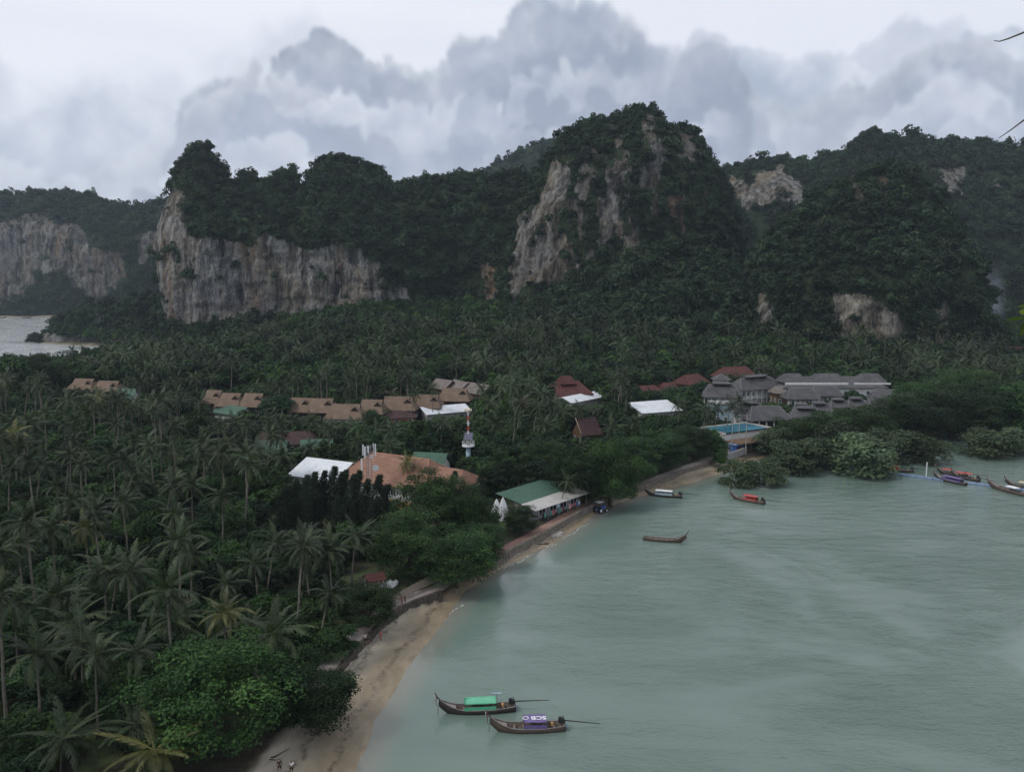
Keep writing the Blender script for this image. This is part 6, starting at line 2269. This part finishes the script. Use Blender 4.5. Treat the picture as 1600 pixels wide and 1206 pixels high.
# small kiosk with red roof, heap of white sacks
x, y = G(585, 925, 1.9)
kx = thing('red_kiosk', 'small open kiosk with red roof beside the white sacks', 'kiosk', (x, y, 1.9), 0.5)
mb = MB()
gable_roof(mb, 2.6, 2.4, 2.5, 0.9, 0.4, 0.1)
mb.build('roof', M['roof_maroon'], kx)
for s in (-1, 1):
    for q in (-1, 1):
        g = MB()
        g.box((0, 0, 1.1), (0.14, 0.14, 2.9))
        obj('post', g.mesh('post', M['white_paint']), kx, (s * 1.2, q * 1.1, 0))
PROTX = (575, 885, 625, 925)
rs = random.Random(9)
for i in range(16):
    px = 598 + (i % 6) * 4.2 + rs.uniform(-1.5, 1.5)
    py = 922 - (i % 6) * 2.0 - (i // 6) * 3.2
    x, y = G(px, py, 2.2 + 0.25 * (i // 6))
    o = thing('white_sack', ('stuffed white sack in the heap behind the fence, %s row, %s from the fence' % (['bottom', 'middle', 'top'][i // 6], ['first', 'second', 'third', 'fourth', 'fifth', 'sixth'][i % 6])), 'sack', (x, y, 1.9 + 0.3 * (i // 6)), rs.uniform(0, 3), 'heap of white sacks behind the fence')
    g = MB()
    for k_ in range(1):
        rr = []
        for zz, r_ in ((0, 0.25), (0.12, 0.40), (0.3, 0.42), (0.45, 0.30), (0.55, 0.10), (0.66, 0.16)):
            rr.append([(math.cos(t_) * r_ * 1.2, math.sin(t_) * r_, zz) for t_ in np.linspace(0, 2 * math.pi, 9)[:-1]])
        V = np.array(rr).reshape(-1, 3)
        ii = np.arange(5)[:, None] * 8
        jj = np.arange(8)[None]
        g.add(V, [np.stack([ii + jj, ii + (jj + 1) % 8, ii + 8 + (jj + 1) % 8, ii + 8 + jj], -1).reshape(-1, 4)])
    g.build('bag', M['white_cloth'], o, True)

# slipways, driftwood and rope on the sand
for px, py, rz, s, lab in [(868, 834, 0.9, 1.0, 'pale concrete slip at the foot of the seawall by the shop'), (800, 866, 0.8, 0.8, 'small concrete step at the seawall left of the shop')]:
    x, y = G(px, py, 0.5)
    o = thing('concrete_slip', lab, 'slipway', (x, y, 0.25), rz)
    g = MB()
    prism(g, rect(4.2 * s, 1.6 * s), -0.3, rect(4.0 * s, 1.4 * s), 0.28)
    g.build('slab', M['concrete'], o)
    g = MB()
    prism(g, rect(1.6 * s, 0.5 * s, 0, -0.9 * s), -0.3, rect(1.5 * s, 0.4 * s, 0, -0.9 * s), 0.1)
    g.build('step', M['concrete'], o)
x, y = G(848, 850, 0.1)
o = thing('driftwood', 'dark bent driftwood at the waterline below the shop', 'driftwood', (x, y, 0.05), 0.3)
MB().tube([(-1.6, 0.2, 0.1), (-0.9, -0.25, 0.15), (0, -0.1, 0.1), (0.8, -0.3, 0.12), (1.6, 0.25, 0.2)], [0.1, 0.16, 0.14, 0.12, 0.05], 6).build('stem', M['dark_wood'], o)
MB().tube([(0.2, -0.15, 0.12), (0.9, 0.3, 0.2), (1.3, 0.6, 0.25)], [0.09, 0.06, 0.03], 5).build('limb', M['dark_wood'], o)
x, y = G(425, 1188, 0.9)
o = thing('fallen_branch', 'dark fallen branch on the sand at the bottom left of the beach', 'branch', (x, y, float(ground_z(x, y)[0])), 0.6)
MB().tube([(-3.4, 0, 0.15), (-1.5, 0.25, 0.25), (0.4, 0.0, 0.2), (2.2, 0.45, 0.35)], [0.14, 0.12, 0.08, 0.03], 6).build('stem', M['dark_wood'], o)
MB().tube([(-0.6, 0.1, 0.2), (0.2, -0.7, 0.2), (0.9, -1.0, 0.3)], [0.08, 0.05, 0.02], 5).build('limb', M['dark_wood'], o)


# ------------------------------------------------------------------ people
def person(label, px, py, z, heading, top, bottom, height=1.68, walk=0.25, dress=False, arms=0.1):
    """px, py: photo position of the feet"""
    x, y = G(px, py, z)
    z = max(z, float(ground_z(x, y)[0])) if z < 1.8 else z
    root = thing('person', label, 'person', (x, y, z), heading, 'people on the beach and path', height / 1.70)

    def skin(name, verts, edges, radii, mat):
        me = bpy.data.meshes.new(name)
        me.from_pydata(verts, edges, [])
        o = obj(name, me, root)
        md = o.modifiers.new('skin', 'SKIN')
        md.use_smooth_shade = True
        for i, r in enumerate(radii):
            me.skin_vertices[0].data[i].radius = r if isinstance(r, tuple) else (r, r)
        me.skin_vertices[0].data[0].use_root = True
        o.modifiers.new('sub', 'SUBSURF').levels = 1
        o.modifiers['sub'].render_levels = 1
        me.materials.append(M[mat])
        return o
    w = walk
    # pelvis, spine, chest, neck, head; shoulder, elbow, wrist, hand; hip, knee, ankle, toe
    V = [(0, 0, 0.93), (0, 0, 1.12), (0, 0, 1.36), (0.01, 0, 1.47), (0.03, 0, 1.56), (0.02, 0, 1.68)]
    E = [(0, 1), (1, 2), (2, 3), (3, 4), (4, 5)]
    Rr = [(0.11, 0.08), (0.09, 0.07), (0.10, 0.07), 0.05, (0.075, 0.09), (0.06, 0.07)]
    for s in (-1, 1):
        b = len(V)
        V += [(0, s * 0.19, 1.38), (-0.03 + s * arms, s * 0.25, 1.12), (0.10 + s * arms, s * 0.26, 0.88), (0.14 + s * arms, s * 0.26, 0.79)]
        E += [(2, b), (b, b + 1), (b + 1, b + 2), (b + 2, b + 3)]
        Rr += [0.058, 0.045, 0.033, (0.028, 0.04)]
        b = len(V)
        V += [(0, s * 0.10, 0.88), (s * w * 0.5 + 0.03, s * 0.10, 0.48), (s * w - 0.02, s * 0.10, 0.08), (s * w + 0.13, s * 0.11, 0.03)]
        E += [(0, b), (b, b + 1), (b + 1, b + 2), (b + 2, b + 3)]
        Rr += [0.085, 0.058, 0.038, (0.04, 0.028)]
    skin('body', V, E, Rr, 'skin')
    tv = [(0, 0, 1.0), (0, 0, 1.15), (0, 0, 1.36)]
    te = [(0, 1), (1, 2)]
    tr = [(0.17, 0.13), (0.15, 0.12), (0.17, 0.12)]
    for s in (-1, 1):
        b = len(tv)
        tv += [(0, s * 0.20, 1.38), (-0.02 + s * arms * 0.7, s * 0.245, 1.18)]
        te += [(2, b), (b, b + 1)]
        tr += [0.075, 0.06]
    skin('shirt', tv, te, tr, top)
    if dress:
        skin('skirt', [(0, 0, 1.0), (0, 0, 0.8), (0, 0, 0.55)], [(0, 1), (1, 2)], [(0.17, 0.13), (0.20, 0.17), (0.24, 0.21)], bottom)
    else:
        bv, be, br = [(0, 0, 0.97)], [], [(0.165, 0.125)]
        for s in (-1, 1):
            b = len(bv)
            bv += [(0, s * 0.10, 0.86), (s * w * 0.45 + 0.03, s * 0.10, 0.5)]
            be += [(0, b), (b, b + 1)]
            br += [0.10, 0.078]
        skin('trousers', bv, be, br, bottom)
    skin('hair', [(-0.01, 0, 1.62), (0.0, 0, 1.70)], [(0, 1)], [(0.085, 0.095), (0.06, 0.07)], 'hair')
    return root


person('person in dark top walking on the sand at the bottom, left one', 437, 1207, 0.8, 2.2, 'black_cloth', 'black_cloth', 1.72)
person('person with pale bag straps walking on the sand at the bottom, right one', 456, 1209, 0.8, 2.0, 'white_shirt', 'black_cloth', 1.66)
person('bare shouldered person in maroon shorts walking on the path by the fence', 628, 946, 1.9, 0.9, 'maroon_cloth', 'maroon_cloth', 1.72)
person('person in black beside the maroon clothed walker by the fence', 633, 944, 1.9, 0.9, 'black_cloth', 'black_cloth', 1.66)
person('person in white shirt and dark trousers on the path at the seawall', 571, 1006, 1.9, 2.4, 'white_shirt', 'black_cloth', 1.70)
person('person in black right beside the white shirted one on the path', 575, 1005, 1.9, 2.4, 'black_cloth', 'black_cloth', 1.64)
person('person in pink dress standing on the sand below the seawall', 595, 1001, 0.8, 1.2, 'pink_dress', 'pink_dress', 1.60, 0.08, True)
person('person in pale grey shirt on the path half under the dark tree', 579, 988, 1.9, 1.0, 'grey_cloth', 'grey_cloth', 1.68)
person('person in white on the path just beyond the dark tree', 598, 975, 1.9, 0.8, 'white_shirt', 'grey_cloth', 1.66)
person('small dark dressed person on the path before the shop', 840, 827, 1.9, 0.7, 'black_cloth', 'black_cloth', 1.60)
person('person standing at the far beach by the low wall', 1186, 704, 1.9, -1.0, 'black_cloth', 'grey_cloth', 1.68)


# ------------------------------------------------------------------ longtail boats
def longtail(label, bow_px, stern_px, wood='boat_wood', canopy=None, can=(0.42, 0.78), two=False, engine=True, shaft_up=0.02, group='longtail boats', inside='boat_inside', lettering=False, lamp=False, ribbon_=True, Wb=1.9, freeboard=0.55, side=None):
    a, b = Vector(G(*bow_px)), Vector(G(*stern_px))
    d = a - b
    L = d.length
    yaw = math.atan2(d.y, d.x)
    c = (a + b) / 2
    root = thing('longtail_boat', label, 'boat', (c.x, c.y, 0.0), yaw, group)
    n_ = 19
    k = np.linspace(0, 1, n_)                     # 0 stern, 1 bow
    x = -L / 2 + k * L
    hb_ = Wb / 2 * np.clip((1 - np.clip((k - 0.45) / 0.55, 0, 1) ** 2.2), 0.02, 1) * (0.62 + 0.38 * np.clip(k / 0.35, 0, 1) ** 0.7)
    sheer = freeboard + 0.22 * np.clip((0.3 - k) / 0.3, 0, 1) ** 1.5 + 1.35 * np.clip((k - 0.58) / 0.42, 0, 1) ** 2.3
    keel = -0.42 + 0.15 * np.clip((0.2 - k) / 0.2, 0, 1) + 1.35 * np.clip((k - 0.80) / 0.20, 0, 1) ** 1.6
    keel = np.minimum(keel, sheer - 0.12)

    def section(sc, lift):
        rows = []
        for t_, zq in ((-1.0, 1.0), (-0.88, 0.45), (-0.55, 0.10), (0, 0.0), (0.55, 0.10), (0.88, 0.45), (1.0, 1.0)):
            y_ = hb_ * t_ * sc
            z_ = keel + lift * (1 - zq) + (sheer - keel) * zq
            rows.append(np.stack([x, y_, z_], 1))
        return np.array(rows)
    O, I = section(1.0, 0.0), section(0.90, 0.16)
    V = np.concatenate([O.reshape(-1, 3), I.reshape(-1, 3)])
    m_ = 7 * n_
    F = []
    i = np.arange(n_ - 1)
    for r_ in range(6):
        F.append(np.stack([r_ * n_ + i, r_ * n_ + i + 1, (r_ + 1) * n_ + i + 1, (r_ + 1) * n_ + i], 1))
    for r_ in (0, 6):
        q = np.stack([r_ * n_ + i, m_ + r_ * n_ + i, m_ + r_ * n_ + i + 1, r_ * n_ + i + 1], 1)
        F.append(q if r_ == 0 else q[:, ::-1])
    st = np.array([[r_ * n_, (r_ + 1) * n_, (r_ + 1) * n_ + m_, r_ * n_ + m_] for r_ in range(6)])
    F.append(st)
    me = mk_mesh('hull', V, [np.concatenate(F)], {}, True, [M[wood]])
    hull = obj('hull', me, root)
    Fi = np.concatenate([np.stack([r_ * n_ + i, (r_ + 1) * n_ + i, (r_ + 1) * n_ + i + 1, r_ * n_ + i + 1], 1) for r_ in range(6)])
    I2 = section(0.895, 0.165)
    obj('inner_planking', mk_mesh('inner_planking', I2.reshape(-1, 3), [Fi], {}, True, [M[inside]]), hull)
    tst = np.array([[0, 1, 2, 3, 4, 5, 6]])
    obj('transom', mk_mesh('transom', O[:, 0] + np.array([0.05, 0, 0]), [tst], {}, False, [M[wood]]), hull)
    for s in (0, 6):
        g = MB()
        P = O[s] + np.array([0, 0, 0.03])
        g.tube(P, 0.055, 5)
        g.build('gunwale', M['gunwale'], root)
    # raised stem post with ribbons
    bx, bz = x[-1], sheer[-1]
    g = MB()
    pp = np.array([(bx - 0.9, 0, bz - 0.75), (bx - 0.25, 0, bz - 0.25), (bx + 0.25, 0, bz + 0.30), (bx + 0.5, 0, bz + 0.85)])
    g.tube(pp, [0.10, 0.10, 0.085, 0.07], 6)
    g.build('stem_post', M[wood], root)
    if ribbon_:
        g = MB()
        g.tube([(bx + 0.30, 0.1, bz + 0.45), (bx + 0.36, 0.12, bz - 0.25), (bx + 0.33, 0.13, bz - 0.85)], [0.06, 0.05, 0.03], 5)
        g.build('ribbon', M['maroon_cloth'], root)
        g = MB()
        g.tube([(bx + 0.42, -0.1, bz + 0.72), (bx + 0.55, -0.1, bz + 0.5), (bx + 0.55, -0.1, bz + 0.1)], [0.05, 0.05, 0.03], 5)
        g.build('ribbon', M['white_cloth'], root)
    # foredeck and thwarts
    g = MB()
    kf = (k > 0.74) & (k < 0.95)
    xs = x[kf]
    Vd = np.concatenate([np.stack([xs, hb_[kf] * 0.86, sheer[kf] - 0.10], 1), np.stack([xs, -hb_[kf] * 0.86, sheer[kf] - 0.10], 1), np.stack([xs, hb_[kf] * 0.86, sheer[kf] - 0.16], 1), np.stack([xs, -hb_[kf] * 0.86, sheer[kf] - 0.16], 1)])
    q = len(xs)
    i2 = np.arange(q - 1)
    g.add(Vd, [np.stack([q + i2, q + i2 + 1, i2 + 1, i2], 1), np.stack([2 * q + i2, 2 * q + i2 + 1, 3 * q + i2 + 1, 3 * q + i2], 1)])
    g.build('foredeck', M['gunwale' if inside == 'boat_inside' else inside], root)
    for q in (0.16, 0.30, 0.44, 0.56, 0.68):
        wv = float(np.interp(q, k, hb_)) * 1.74
        g = MB()
        g.box((0, 0, 0), (0.26, wv, 0.05))
        obj('thwart', g.mesh('thwart', M['boat_inside']), root, (-L / 2 + q * L, 0, freeboard - 0.14))
    # canopy on posts
    if canopy:
        spans = [can] if not two else [(can[0], (can[0] + can[1]) / 2 - 0.01), ((can[0] + can[1]) / 2 + 0.01, can[1])]
        for j_, (c0, c1) in enumerate(spans):
            x0, x1 = -L / 2 + (1 - c1) * L, -L / 2 + (1 - c0) * L
            zc = 1.55 + (0.12 * j_)
            yw_ = Wb / 2 * 0.97
            ys = np.linspace(-1, 1, 9)
            zs = zc + 0.09 * (1 - ys ** 2)
            xs = np.linspace(x0, x1, 7)
            V = np.array([[(xx, yy * yw_, zz + 0.02 * math.sin(ii * 2.1)) for yy, zz in zip(ys, zs)] for ii, xx in enumerate(xs)]).reshape(-1, 3)
            V = np.concatenate([V, V - np.array([0, 0, 0.05])])
            ii = np.arange(6)[:, None] * 9
            jj = np.arange(8)[None]
            T_ = np.stack([ii + jj, ii + 9 + jj, ii + 10 + jj, ii + 1 + jj], -1).reshape(-1, 4)
            nb_ = 63
            ring = list(range(0, 9)) + [9 * r_ + 8 for r_ in range(1, 7)] + list(range(61, 53, -1)) + [9 * r_ for r_ in range(5, 0, -1)]
            S_ = [[ring[q], ring[(q + 1) % len(ring)], ring[(q + 1) % len(ring)] + nb_, ring[q] + nb_] for q in range(len(ring))]
            me = mk_mesh('canopy', V, [np.concatenate([T_[:, ::-1], T_ + nb_, np.array(S_)])], {}, True, [M[canopy]])
            co = obj('canopy', me, root)
            for xx in (x0 + 0.1, (x0 + x1) / 2, x1 - 0.1):
                for s in (-1, 1):
                    g = MB()
                    g.tube([(0, 0, 0), (0, 0, zc - freeboard + 0.0)], 0.035, 5)
                    obj('canopy_post', g.mesh('canopy_post', M['engine']), root, (xx, s * yw_ * 0.93, freeboard))
            if side:
                for s in (-1, 1):
                    g = MB()
                    g.box(((x0 + x1) / 2, s * yw_ * 0.97, freeboard + 0.28), (x1 - x0, 0.04, 0.5))
                    g.build('side_cloth', M[side], root)
            if lettering:
                # seen upside down from the shore: the ring stands toward the bow
                cu = bpy.data.curves.new('lettering', 'FONT')
                cu.body = 'SCB'
                cu.size = 0.95
                cu.extrude = 0.008
                cu.offset = 0.02
                cu.align_x = 'CENTER'
                cu.align_y = 'CENTER'
                cu.materials.append(M['white_paint'])
                tmp = bpy.data.objects.new('lettering', cu)
                tm_ = bpy.data.meshes.new_from_object(tmp)
                bpy.data.objects.remove(tmp)
                t_ = obj('lettering', tm_, co, ((x0 + x1) / 2 - 0.45, 0.05, zc + 0.105), 0.0)
                t_.scale = (1.15, 1.15, 1)
                g = MB()
                an_ = np.linspace(0, 2 * math.pi, 17)
                g.tube(np.stack([0.34 * np.cos(an_), 0.36 * np.sin(an_), 0 * an_], 1), 0.05, 5, cap=False)
                obj('emblem', g.mesh('emblem', M['white_paint']), co, ((x0 + x1) / 2 + 1.15, 0.05, zc + 0.105))
            if lamp:
                g = MB()
                g.tube([(x0 - 0.1, 0.3, freeboard), (x0 - 0.1, 0.3, zc + 1.0)], 0.03, 5)
                g.build('lamp_pole', M['engine'], root)
                g = MB()
                g.tube([(x0 - 0.7, 0.3, zc + 1.0), (x0 + 0.5, 0.3, zc + 1.02)], [0.10, 0.10], 6)
                g.build('lamp', M['blue_wall'], root)
    # stern: engine on its pivot with the long propeller shaft
    sx = -L / 2
    if engine:
        e = MB()
        e.box((sx + 0.55, 0, freeboard + 0.62), (0.75, 0.48, 0.5))
        e.box((sx + 0.70, 0, freeboard + 0.95), (0.35, 0.30, 0.25))
        e.tube([(sx + 0.35, 0.1, freeboard + 0.8), (sx + 0.35, 0.1, freeboard + 1.35)], 0.05, 6)
        e.tube([(sx + 0.5, 0, freeboard + 0.0), (sx + 0.5, 0, freeboard + 0.5)], 0.08, 6)
        en = e.build('engine', M['engine'], root)
        g = MB()
        g.tube([(sx + 0.3, 0, freeboard + 0.62), (sx - 1.6, 0, freeboard + 0.62 + shaft_up * 1.9), (sx - 4.3, 0, freeboard + 0.60 + shaft_up * 4.4)], [0.085, 0.07, 0.04], 6)
        g.build('propeller_shaft', M['engine'], root)
        g = MB()
        zt = freeboard + 0.60 + shaft_up * 4.4
        for q in range(3):
            t_ = q * 2.09
            g.add([(sx - 4.3, 0, zt), (sx - 4.36, 0.06 * math.cos(t_) - 0.2 * math.sin(t_), zt + 0.06 * math.sin(t_) + 0.2 * math.cos(t_)), (sx - 4.30, -0.06 * math.cos(t_) - 0.2 * math.sin(t_), zt - 0.06 * math.sin(t_) + 0.2 * math.cos(t_))], [[[0, 1, 2]]])
        g.build('propeller', M['metal'], root)
        g = MB()
        g.tube([(sx + 0.8, 0, freeboard + 0.7), (sx + 2.3, 0.1, freeboard + 0.95)], 0.03, 5)
        g.build('tiller', M['metal'], root)
        g = MB()
        g.tube(np.stack([0.28 * np.cos(np.linspace(0, 6.28, 13)), 0.02 * np.cos(np.linspace(0, 6.28, 13)), 0.28 * np.sin(np.linspace(0, 6.28, 13))], 1), 0.08, 5, cap=False)
        obj('fender', g.mesh('fender', M['blue_wall']), root, (sx - 0.05, -0.35, 0.25))
        g = MB()
        g.tube([(0, 0, 0), (0, 0, 0.4)], [0.2, 0.17], 8)
        obj('fuel_can', g.mesh('fuel_can', M['orange_wall']), root, (sx + 1.7, -0.3, freeboard - 0.2))
    # mooring line hanging from the bow
    g = MB()
    g.tube([(bx - 0.1, 0.05, bz), (bx + 0.12, 0.08, bz * 0.5), (bx + 0.15, 0.1, -0.2)], 0.03, 4)
    g.build('mooring_line', M['dark_wood'], root)
    return root


longtail('dark longtail boat with shiny green canopy, moored nearest the beach', (686, 1114), (806, 1109), 'boat_dark', 'green_cloth', (0.33, 0.74), shaft_up=0.0, lamp=True, side='green_cloth', freeboard=0.6)
longtail('brown longtail boat with purple lettered canopy, nearest the camera', (766, 1142), (884, 1139), 'boat_wood', 'purple_cloth', (0.44, 0.74), shaft_up=-0.13, lettering=True, side='purple_cloth', freeboard=0.6)
longtail('bare wooden boat without canopy or engine, alone in the bay', (1072, 848), (1005, 843), 'boat_wood', None, engine=False, ribbon_=False, Wb=1.7)
longtail('longtail boat with white canopy beside the far seawall', (1008, 773), (1066, 778), 'boat_dark', 'white_cloth', (0.28, 0.74), two=False, side='blue_wall')
longtail('longtail boat with bright red canopy out in the bay', (1141, 778), (1195, 788), 'boat_wood', 'red_cloth', (0.40, 0.78), side='red_cloth')
longtail('longtail boat with red canopy behind the pontoon, left of the white post', (1381, 735), (1428, 738), 'boat_dark', 'red_cloth', (0.15, 0.55), side='red_cloth')
longtail('dark longtail boat with purple cover in front of the pontoon', (1459, 747), (1510, 759), 'boat_dark', 'purple_cloth', (0.30, 0.86), side='purple_cloth', engine=False)
longtail('longtail boat with pale red canopy behind the purple covered one', (1464, 739), (1512, 746), 'boat_dark', 'red_cloth', (0.18, 0.50))
longtail('longtail boat with two red canopy panels right of the purple covered one', (1486, 743), (1531, 753), 'boat_dark', 'red_cloth', (0.20, 0.74), two=True)
longtail('long brown longtail boat with high bow at the right edge', (1543, 760), (1622, 780), 'boat_wood', 'white_cloth', (0.40, 0.62), engine=False, Wb=2.1, freeboard=0.7)
longtail('longtail boat with cream canopy behind the brown one at the right edge', (1570, 757), (1636, 769), 'boat_dark', 'cream_cloth', (0.34, 0.74))

# floating pontoon of blue blocks
pl_ = resample([G(1275, 726), G(1300, 729), G(1375, 738), G(1460, 749), G(1550, 760), G(1640, 771)], 2.0)
pon = thing('pontoon', 'long blue floating pontoon leading out from the mangroves', 'pontoon', (pl_[0][0], pl_[0][1], 0), 0)
g = MB()
g.box((0, 0, 0.12), (1.94, 1.5, 0.46))
for q in range(4):
    g.box((-0.72 + q * 0.48, 0, 0.37), (0.42, 1.44, 0.06))
fb = g.mesh('float_block', M['blue_float'])
for i in range(len(pl_) - 1):
    d_ = pl_[i + 1] - pl_[i]
    m_ = (pl_[i + 1] + pl_[i]) / 2 - pl_[0]
    obj('float_block', fb, pon, (m_[0], m_[1], 0.02 * math.sin(i * 1.7)), math.atan2(d_[1], d_[0]))
x, y = G(1447, 746)
po = thing('mooring_post', 'white mooring post standing beside the pontoon', 'post', (x, y, -0.5))
zt = AT(1447, 722, y)[1]
MB().tube([(0, 0, -0.5), (0, 0, zt + 0.5)], [0.16, 0.14], 8).build('shaft', M['white_paint'], po)
MB().tube([(0, 0, zt + 0.5), (0, 0, zt + 0.62)], [0.17, 0.05], 8).build('cap', M['concrete'], po)

# blue tractor with white sun roof at the water's edge
x, y = G(938, 799, 0.2)
gz = float(ground_z(x, y)[0])
tr = thing('tractor', 'small blue tractor with white sun roof at the water edge by the shop', 'tractor', (x, y, max(gz, 0.0)), 0.75)
mb = MB()
prism(mb, rect(1.7, 0.7, 0.8, 0), 0.75, rect(1.6, 0.6, 0.8, 0), 1.45)
mb.build('hood', M['blue_paint'], tr)
MB().box((-0.5, 0, 0.85), (1.3, 0.9, 0.35)).build('chassis', M['blue_paint'], tr)
MB().box((-0.75, 0, 1.25), (0.5, 0.55, 0.15)).build('seat', M['black_cloth'], tr)
MB().box((-0.35, 0, 2.62), (1.7, 1.5, 0.10)).build('sun_roof', M['white_paint'], tr)
for s in (-1, 1):
    for xx in (-1.05, 0.30):
        g = MB()
        g.tube([(0, 0, 1.0), (0, 0, 2.58)], 0.035, 5)
        obj('roof_post', g.mesh('roof_post', M['engine']), tr, (xx, s * 0.6, 0))
    for xx, r_, w_ in ((-0.8, 0.72, 0.38), (1.3, 0.42, 0.24)):
        g = MB()
        g.tube([(0, -w_ / 2, 0), (0, w_ / 2, 0)], r_, 14)
        wh = obj('wheel', g.mesh('wheel', M['tyre']), tr, (xx, s * 0.78, r_))
        g = MB()
        g.tube([(0, -w_ / 2 - 0.02, 0), (0, w_ / 2 + 0.02, 0)], r_ * 0.5, 10)
        obj('hub', g.mesh('hub', M['white_paint']), wh)
g = MB()
g.tube([(1.3, 0.25, 1.4), (1.3, 0.25, 2.1)], 0.05, 6)
g.build('exhaust', M['engine'], tr)

# boats drawn up far off on the beach across the bay
for px, lab in [(3, 'tiny dark boat on the far beach at the left edge'), (42, 'tiny dark boat on the far beach, right of the first')]:
    x, y = G(px, 497, 0.3)
    o = thing('beached_boat', lab, 'boat', (x, y, 0.4), 0.1, 'boats on the far beach')
    g = MB()
    xs = np.linspace(-6, 6, 9)
    hb2 = 0.95 * (1 - (xs / 6.2) ** 4)
    sh = 0.7 + 1.4 * np.clip(xs / 6, 0, 1) ** 3
    V = np.concatenate([np.stack([xs, hb2, sh], 1), np.stack([xs, 0 * xs, 0 * xs - 0.2 + 0.8 * np.clip(xs / 6, 0, 1) ** 3], 1), np.stack([xs, -hb2, sh], 1)])
    i = np.arange(8)
    g.add(V, [np.stack([i, i + 1, 9 + i + 1, 9 + i], 1), np.stack([9 + i, 9 + i + 1, 18 + i + 1, 18 + i], 1), np.stack([18 + i, 18 + i + 1, i + 1, i], 1)])
    g.build('hull', M['boat_dark'], o)


# ------------------------------------------------------------------ smoke of a fire behind the knob
def smoke():
    m, t, out = new_mat('smoke_plume')
    tc = t.node('ShaderNodeTexCoord')
    o_ = tc.outputs['Object']
    x, y, z = t.sep(o_)
    nn = t.noise(o_, 0.09, 4, 0.6)
    x = t.m('ADD', x, t.m('MULTIPLY', z, 12.0 / 62.0))
    r = t.m('SQRT', t.m('ADD', t.m('MULTIPLY', x, x), t.m('MULTIPLY', y, y)))
    rad = t.map(z, 0, 62, 8.0, 18.0)
    edge = t.map(t.m('DIVIDE', r, rad), 0.0, 0.95, 1, 0, True)
    fade = t.m('MULTIPLY', t.map(z, 24, 60, 1, 0, True), t.map(z, 1, 10, 0, 1))
    dn = t.m('MULTIPLY', t.m('MULTIPLY', edge, fade), t.map(nn, 0.34, 0.70, 0.0, 0.060))
    v = t.node('ShaderNodeVolumePrincipled')
    v.inputs['Color'].default_value = (0.8, 0.87, 1.0, 1)
    t.l.new(dn, v.inputs['Density'])
    t.l.new(v.outputs[0], out.inputs['Volume'])
    x, z0 = AT(1556, 530, 610)
    g = MB()
    ks = np.linspace(0, 1, 9)
    g.tube(np.stack([-12 * ks, 0 * ks, 62 * ks], 1), 9 + 12 * ks, 14)
    o = g.build('smoke', m, None, False, (x, 610, z0))
    tag(o, 'thin bluish smoke rising below the ridge at the right', 'smoke', kind='stuff')


smoke()

# ------------------------------------------------------------------ twig with leaves close to the camera, coming in from the right
br = thing('overhanging_branch', 'thin green leaved branch poking in at the right edge close up', 'branch', (1.85, 2.5, CAM_H - 1.0))


def near(px, py, Y=2.5):
    x, z = AT(px, py, Y)
    return (x - 1.85, Y - 2.5, z - (CAM_H - 1.0))


mb = MB()
mb.tube([(0.15, 0.1, -1.4), (0.05, 0.05, -0.2), (-0.02, 0, 0.6), (0.02, 0, 1.3), (0.0, 0.0, 2.1)], [0.014, 0.011, 0.008, 0.006, 0.003], 6)
mb.build('stem', M['bark'], br)
for pts in ([near(1640, 42), near(1600, 51), near(1575, 61), near(1562, 65), near(1553, 64)], [near(1650, 148), near(1600, 188), near(1580, 203), near(1561, 216)], [near(1680, 500), near(1630, 498), near(1604, 494)]):
    pts = [(0.02, 0, pts[0][2])] + pts
    mb = MB()
    mb.tube(pts, np.linspace(0.0040, 0.0011, len(pts)), 5)
    mb.build('twig', M['bark'], br)
lm = leaf_mat('near_leaf', (0.035, 0.065, 0.012), (0.17, 0.23, 0.04), hue=0.2, trans=0.25)
for i, (p0, p1, w_, tn) in enumerate([(near(1604, 497), near(1570, 498), 0.006, 0.05), (near(1606, 490), near(1594, 482), 0.010, 0.7), (near(1606, 478), near(1590, 477), 0.004, 0.7), (near(1608, 505), near(1594, 523), 0.010, 0.65), (near(1612, 500), near(1593, 512), 0.008, 0.1), (near(1640, 498), near(1612, 478), 0.02, 0.6), (near(1640, 500), near(1614, 520), 0.02, 0.5)]):
    a_, b_ = np.array(p0), np.array(p1)
    ax = b_ - a_
    sd_ = np.cross(ax, [0, 1, 0.25])
    sd_ = sd_ / (np.linalg.norm(sd_) + 1e-9)
    V, q = [], np.linspace(0, 1, 7)
    for t_ in q:
        ww = w_ * math.sin(math.pi * min(1, t_ * 0.92 + 0.08)) ** 0.8
        cpt = a_ + ax * t_ + np.array([0, 0.004 * math.sin(t_ * 3), -0.006 * t_ * t_])
        V += [cpt + sd_ * ww, cpt + np.array([0, 0.003, -0.001]), cpt - sd_ * ww]
    mb = MB()
    ii = np.arange(6) * 3
    mb.add(V, [np.stack([ii, ii + 3, ii + 4, ii + 1], 1), np.stack([ii + 1, ii + 4, ii + 5, ii + 2], 1)], tn)
    mb.build('leaf', lm, br, True)
# ------------------------------------------------------------------ air
def build_haze():
    m, t, out = new_mat('haze_air')
    v = t.node('ShaderNodeVolumePrincipled')
    v.inputs['Color'].default_value = (0.74, 0.86, 1.0, 1)
    v.inputs['Density'].default_value = 0.000062
    v.inputs['Anisotropy'].default_value = 0.1
    t.l.new(v.outputs[0], out.inputs['Volume'])
    mb = MB()
    mb.box((0, 850, 170), (4600, 2100, 352))
    o = mb.build('haze', m)
    tag(o, kind='stuff')
build_haze()
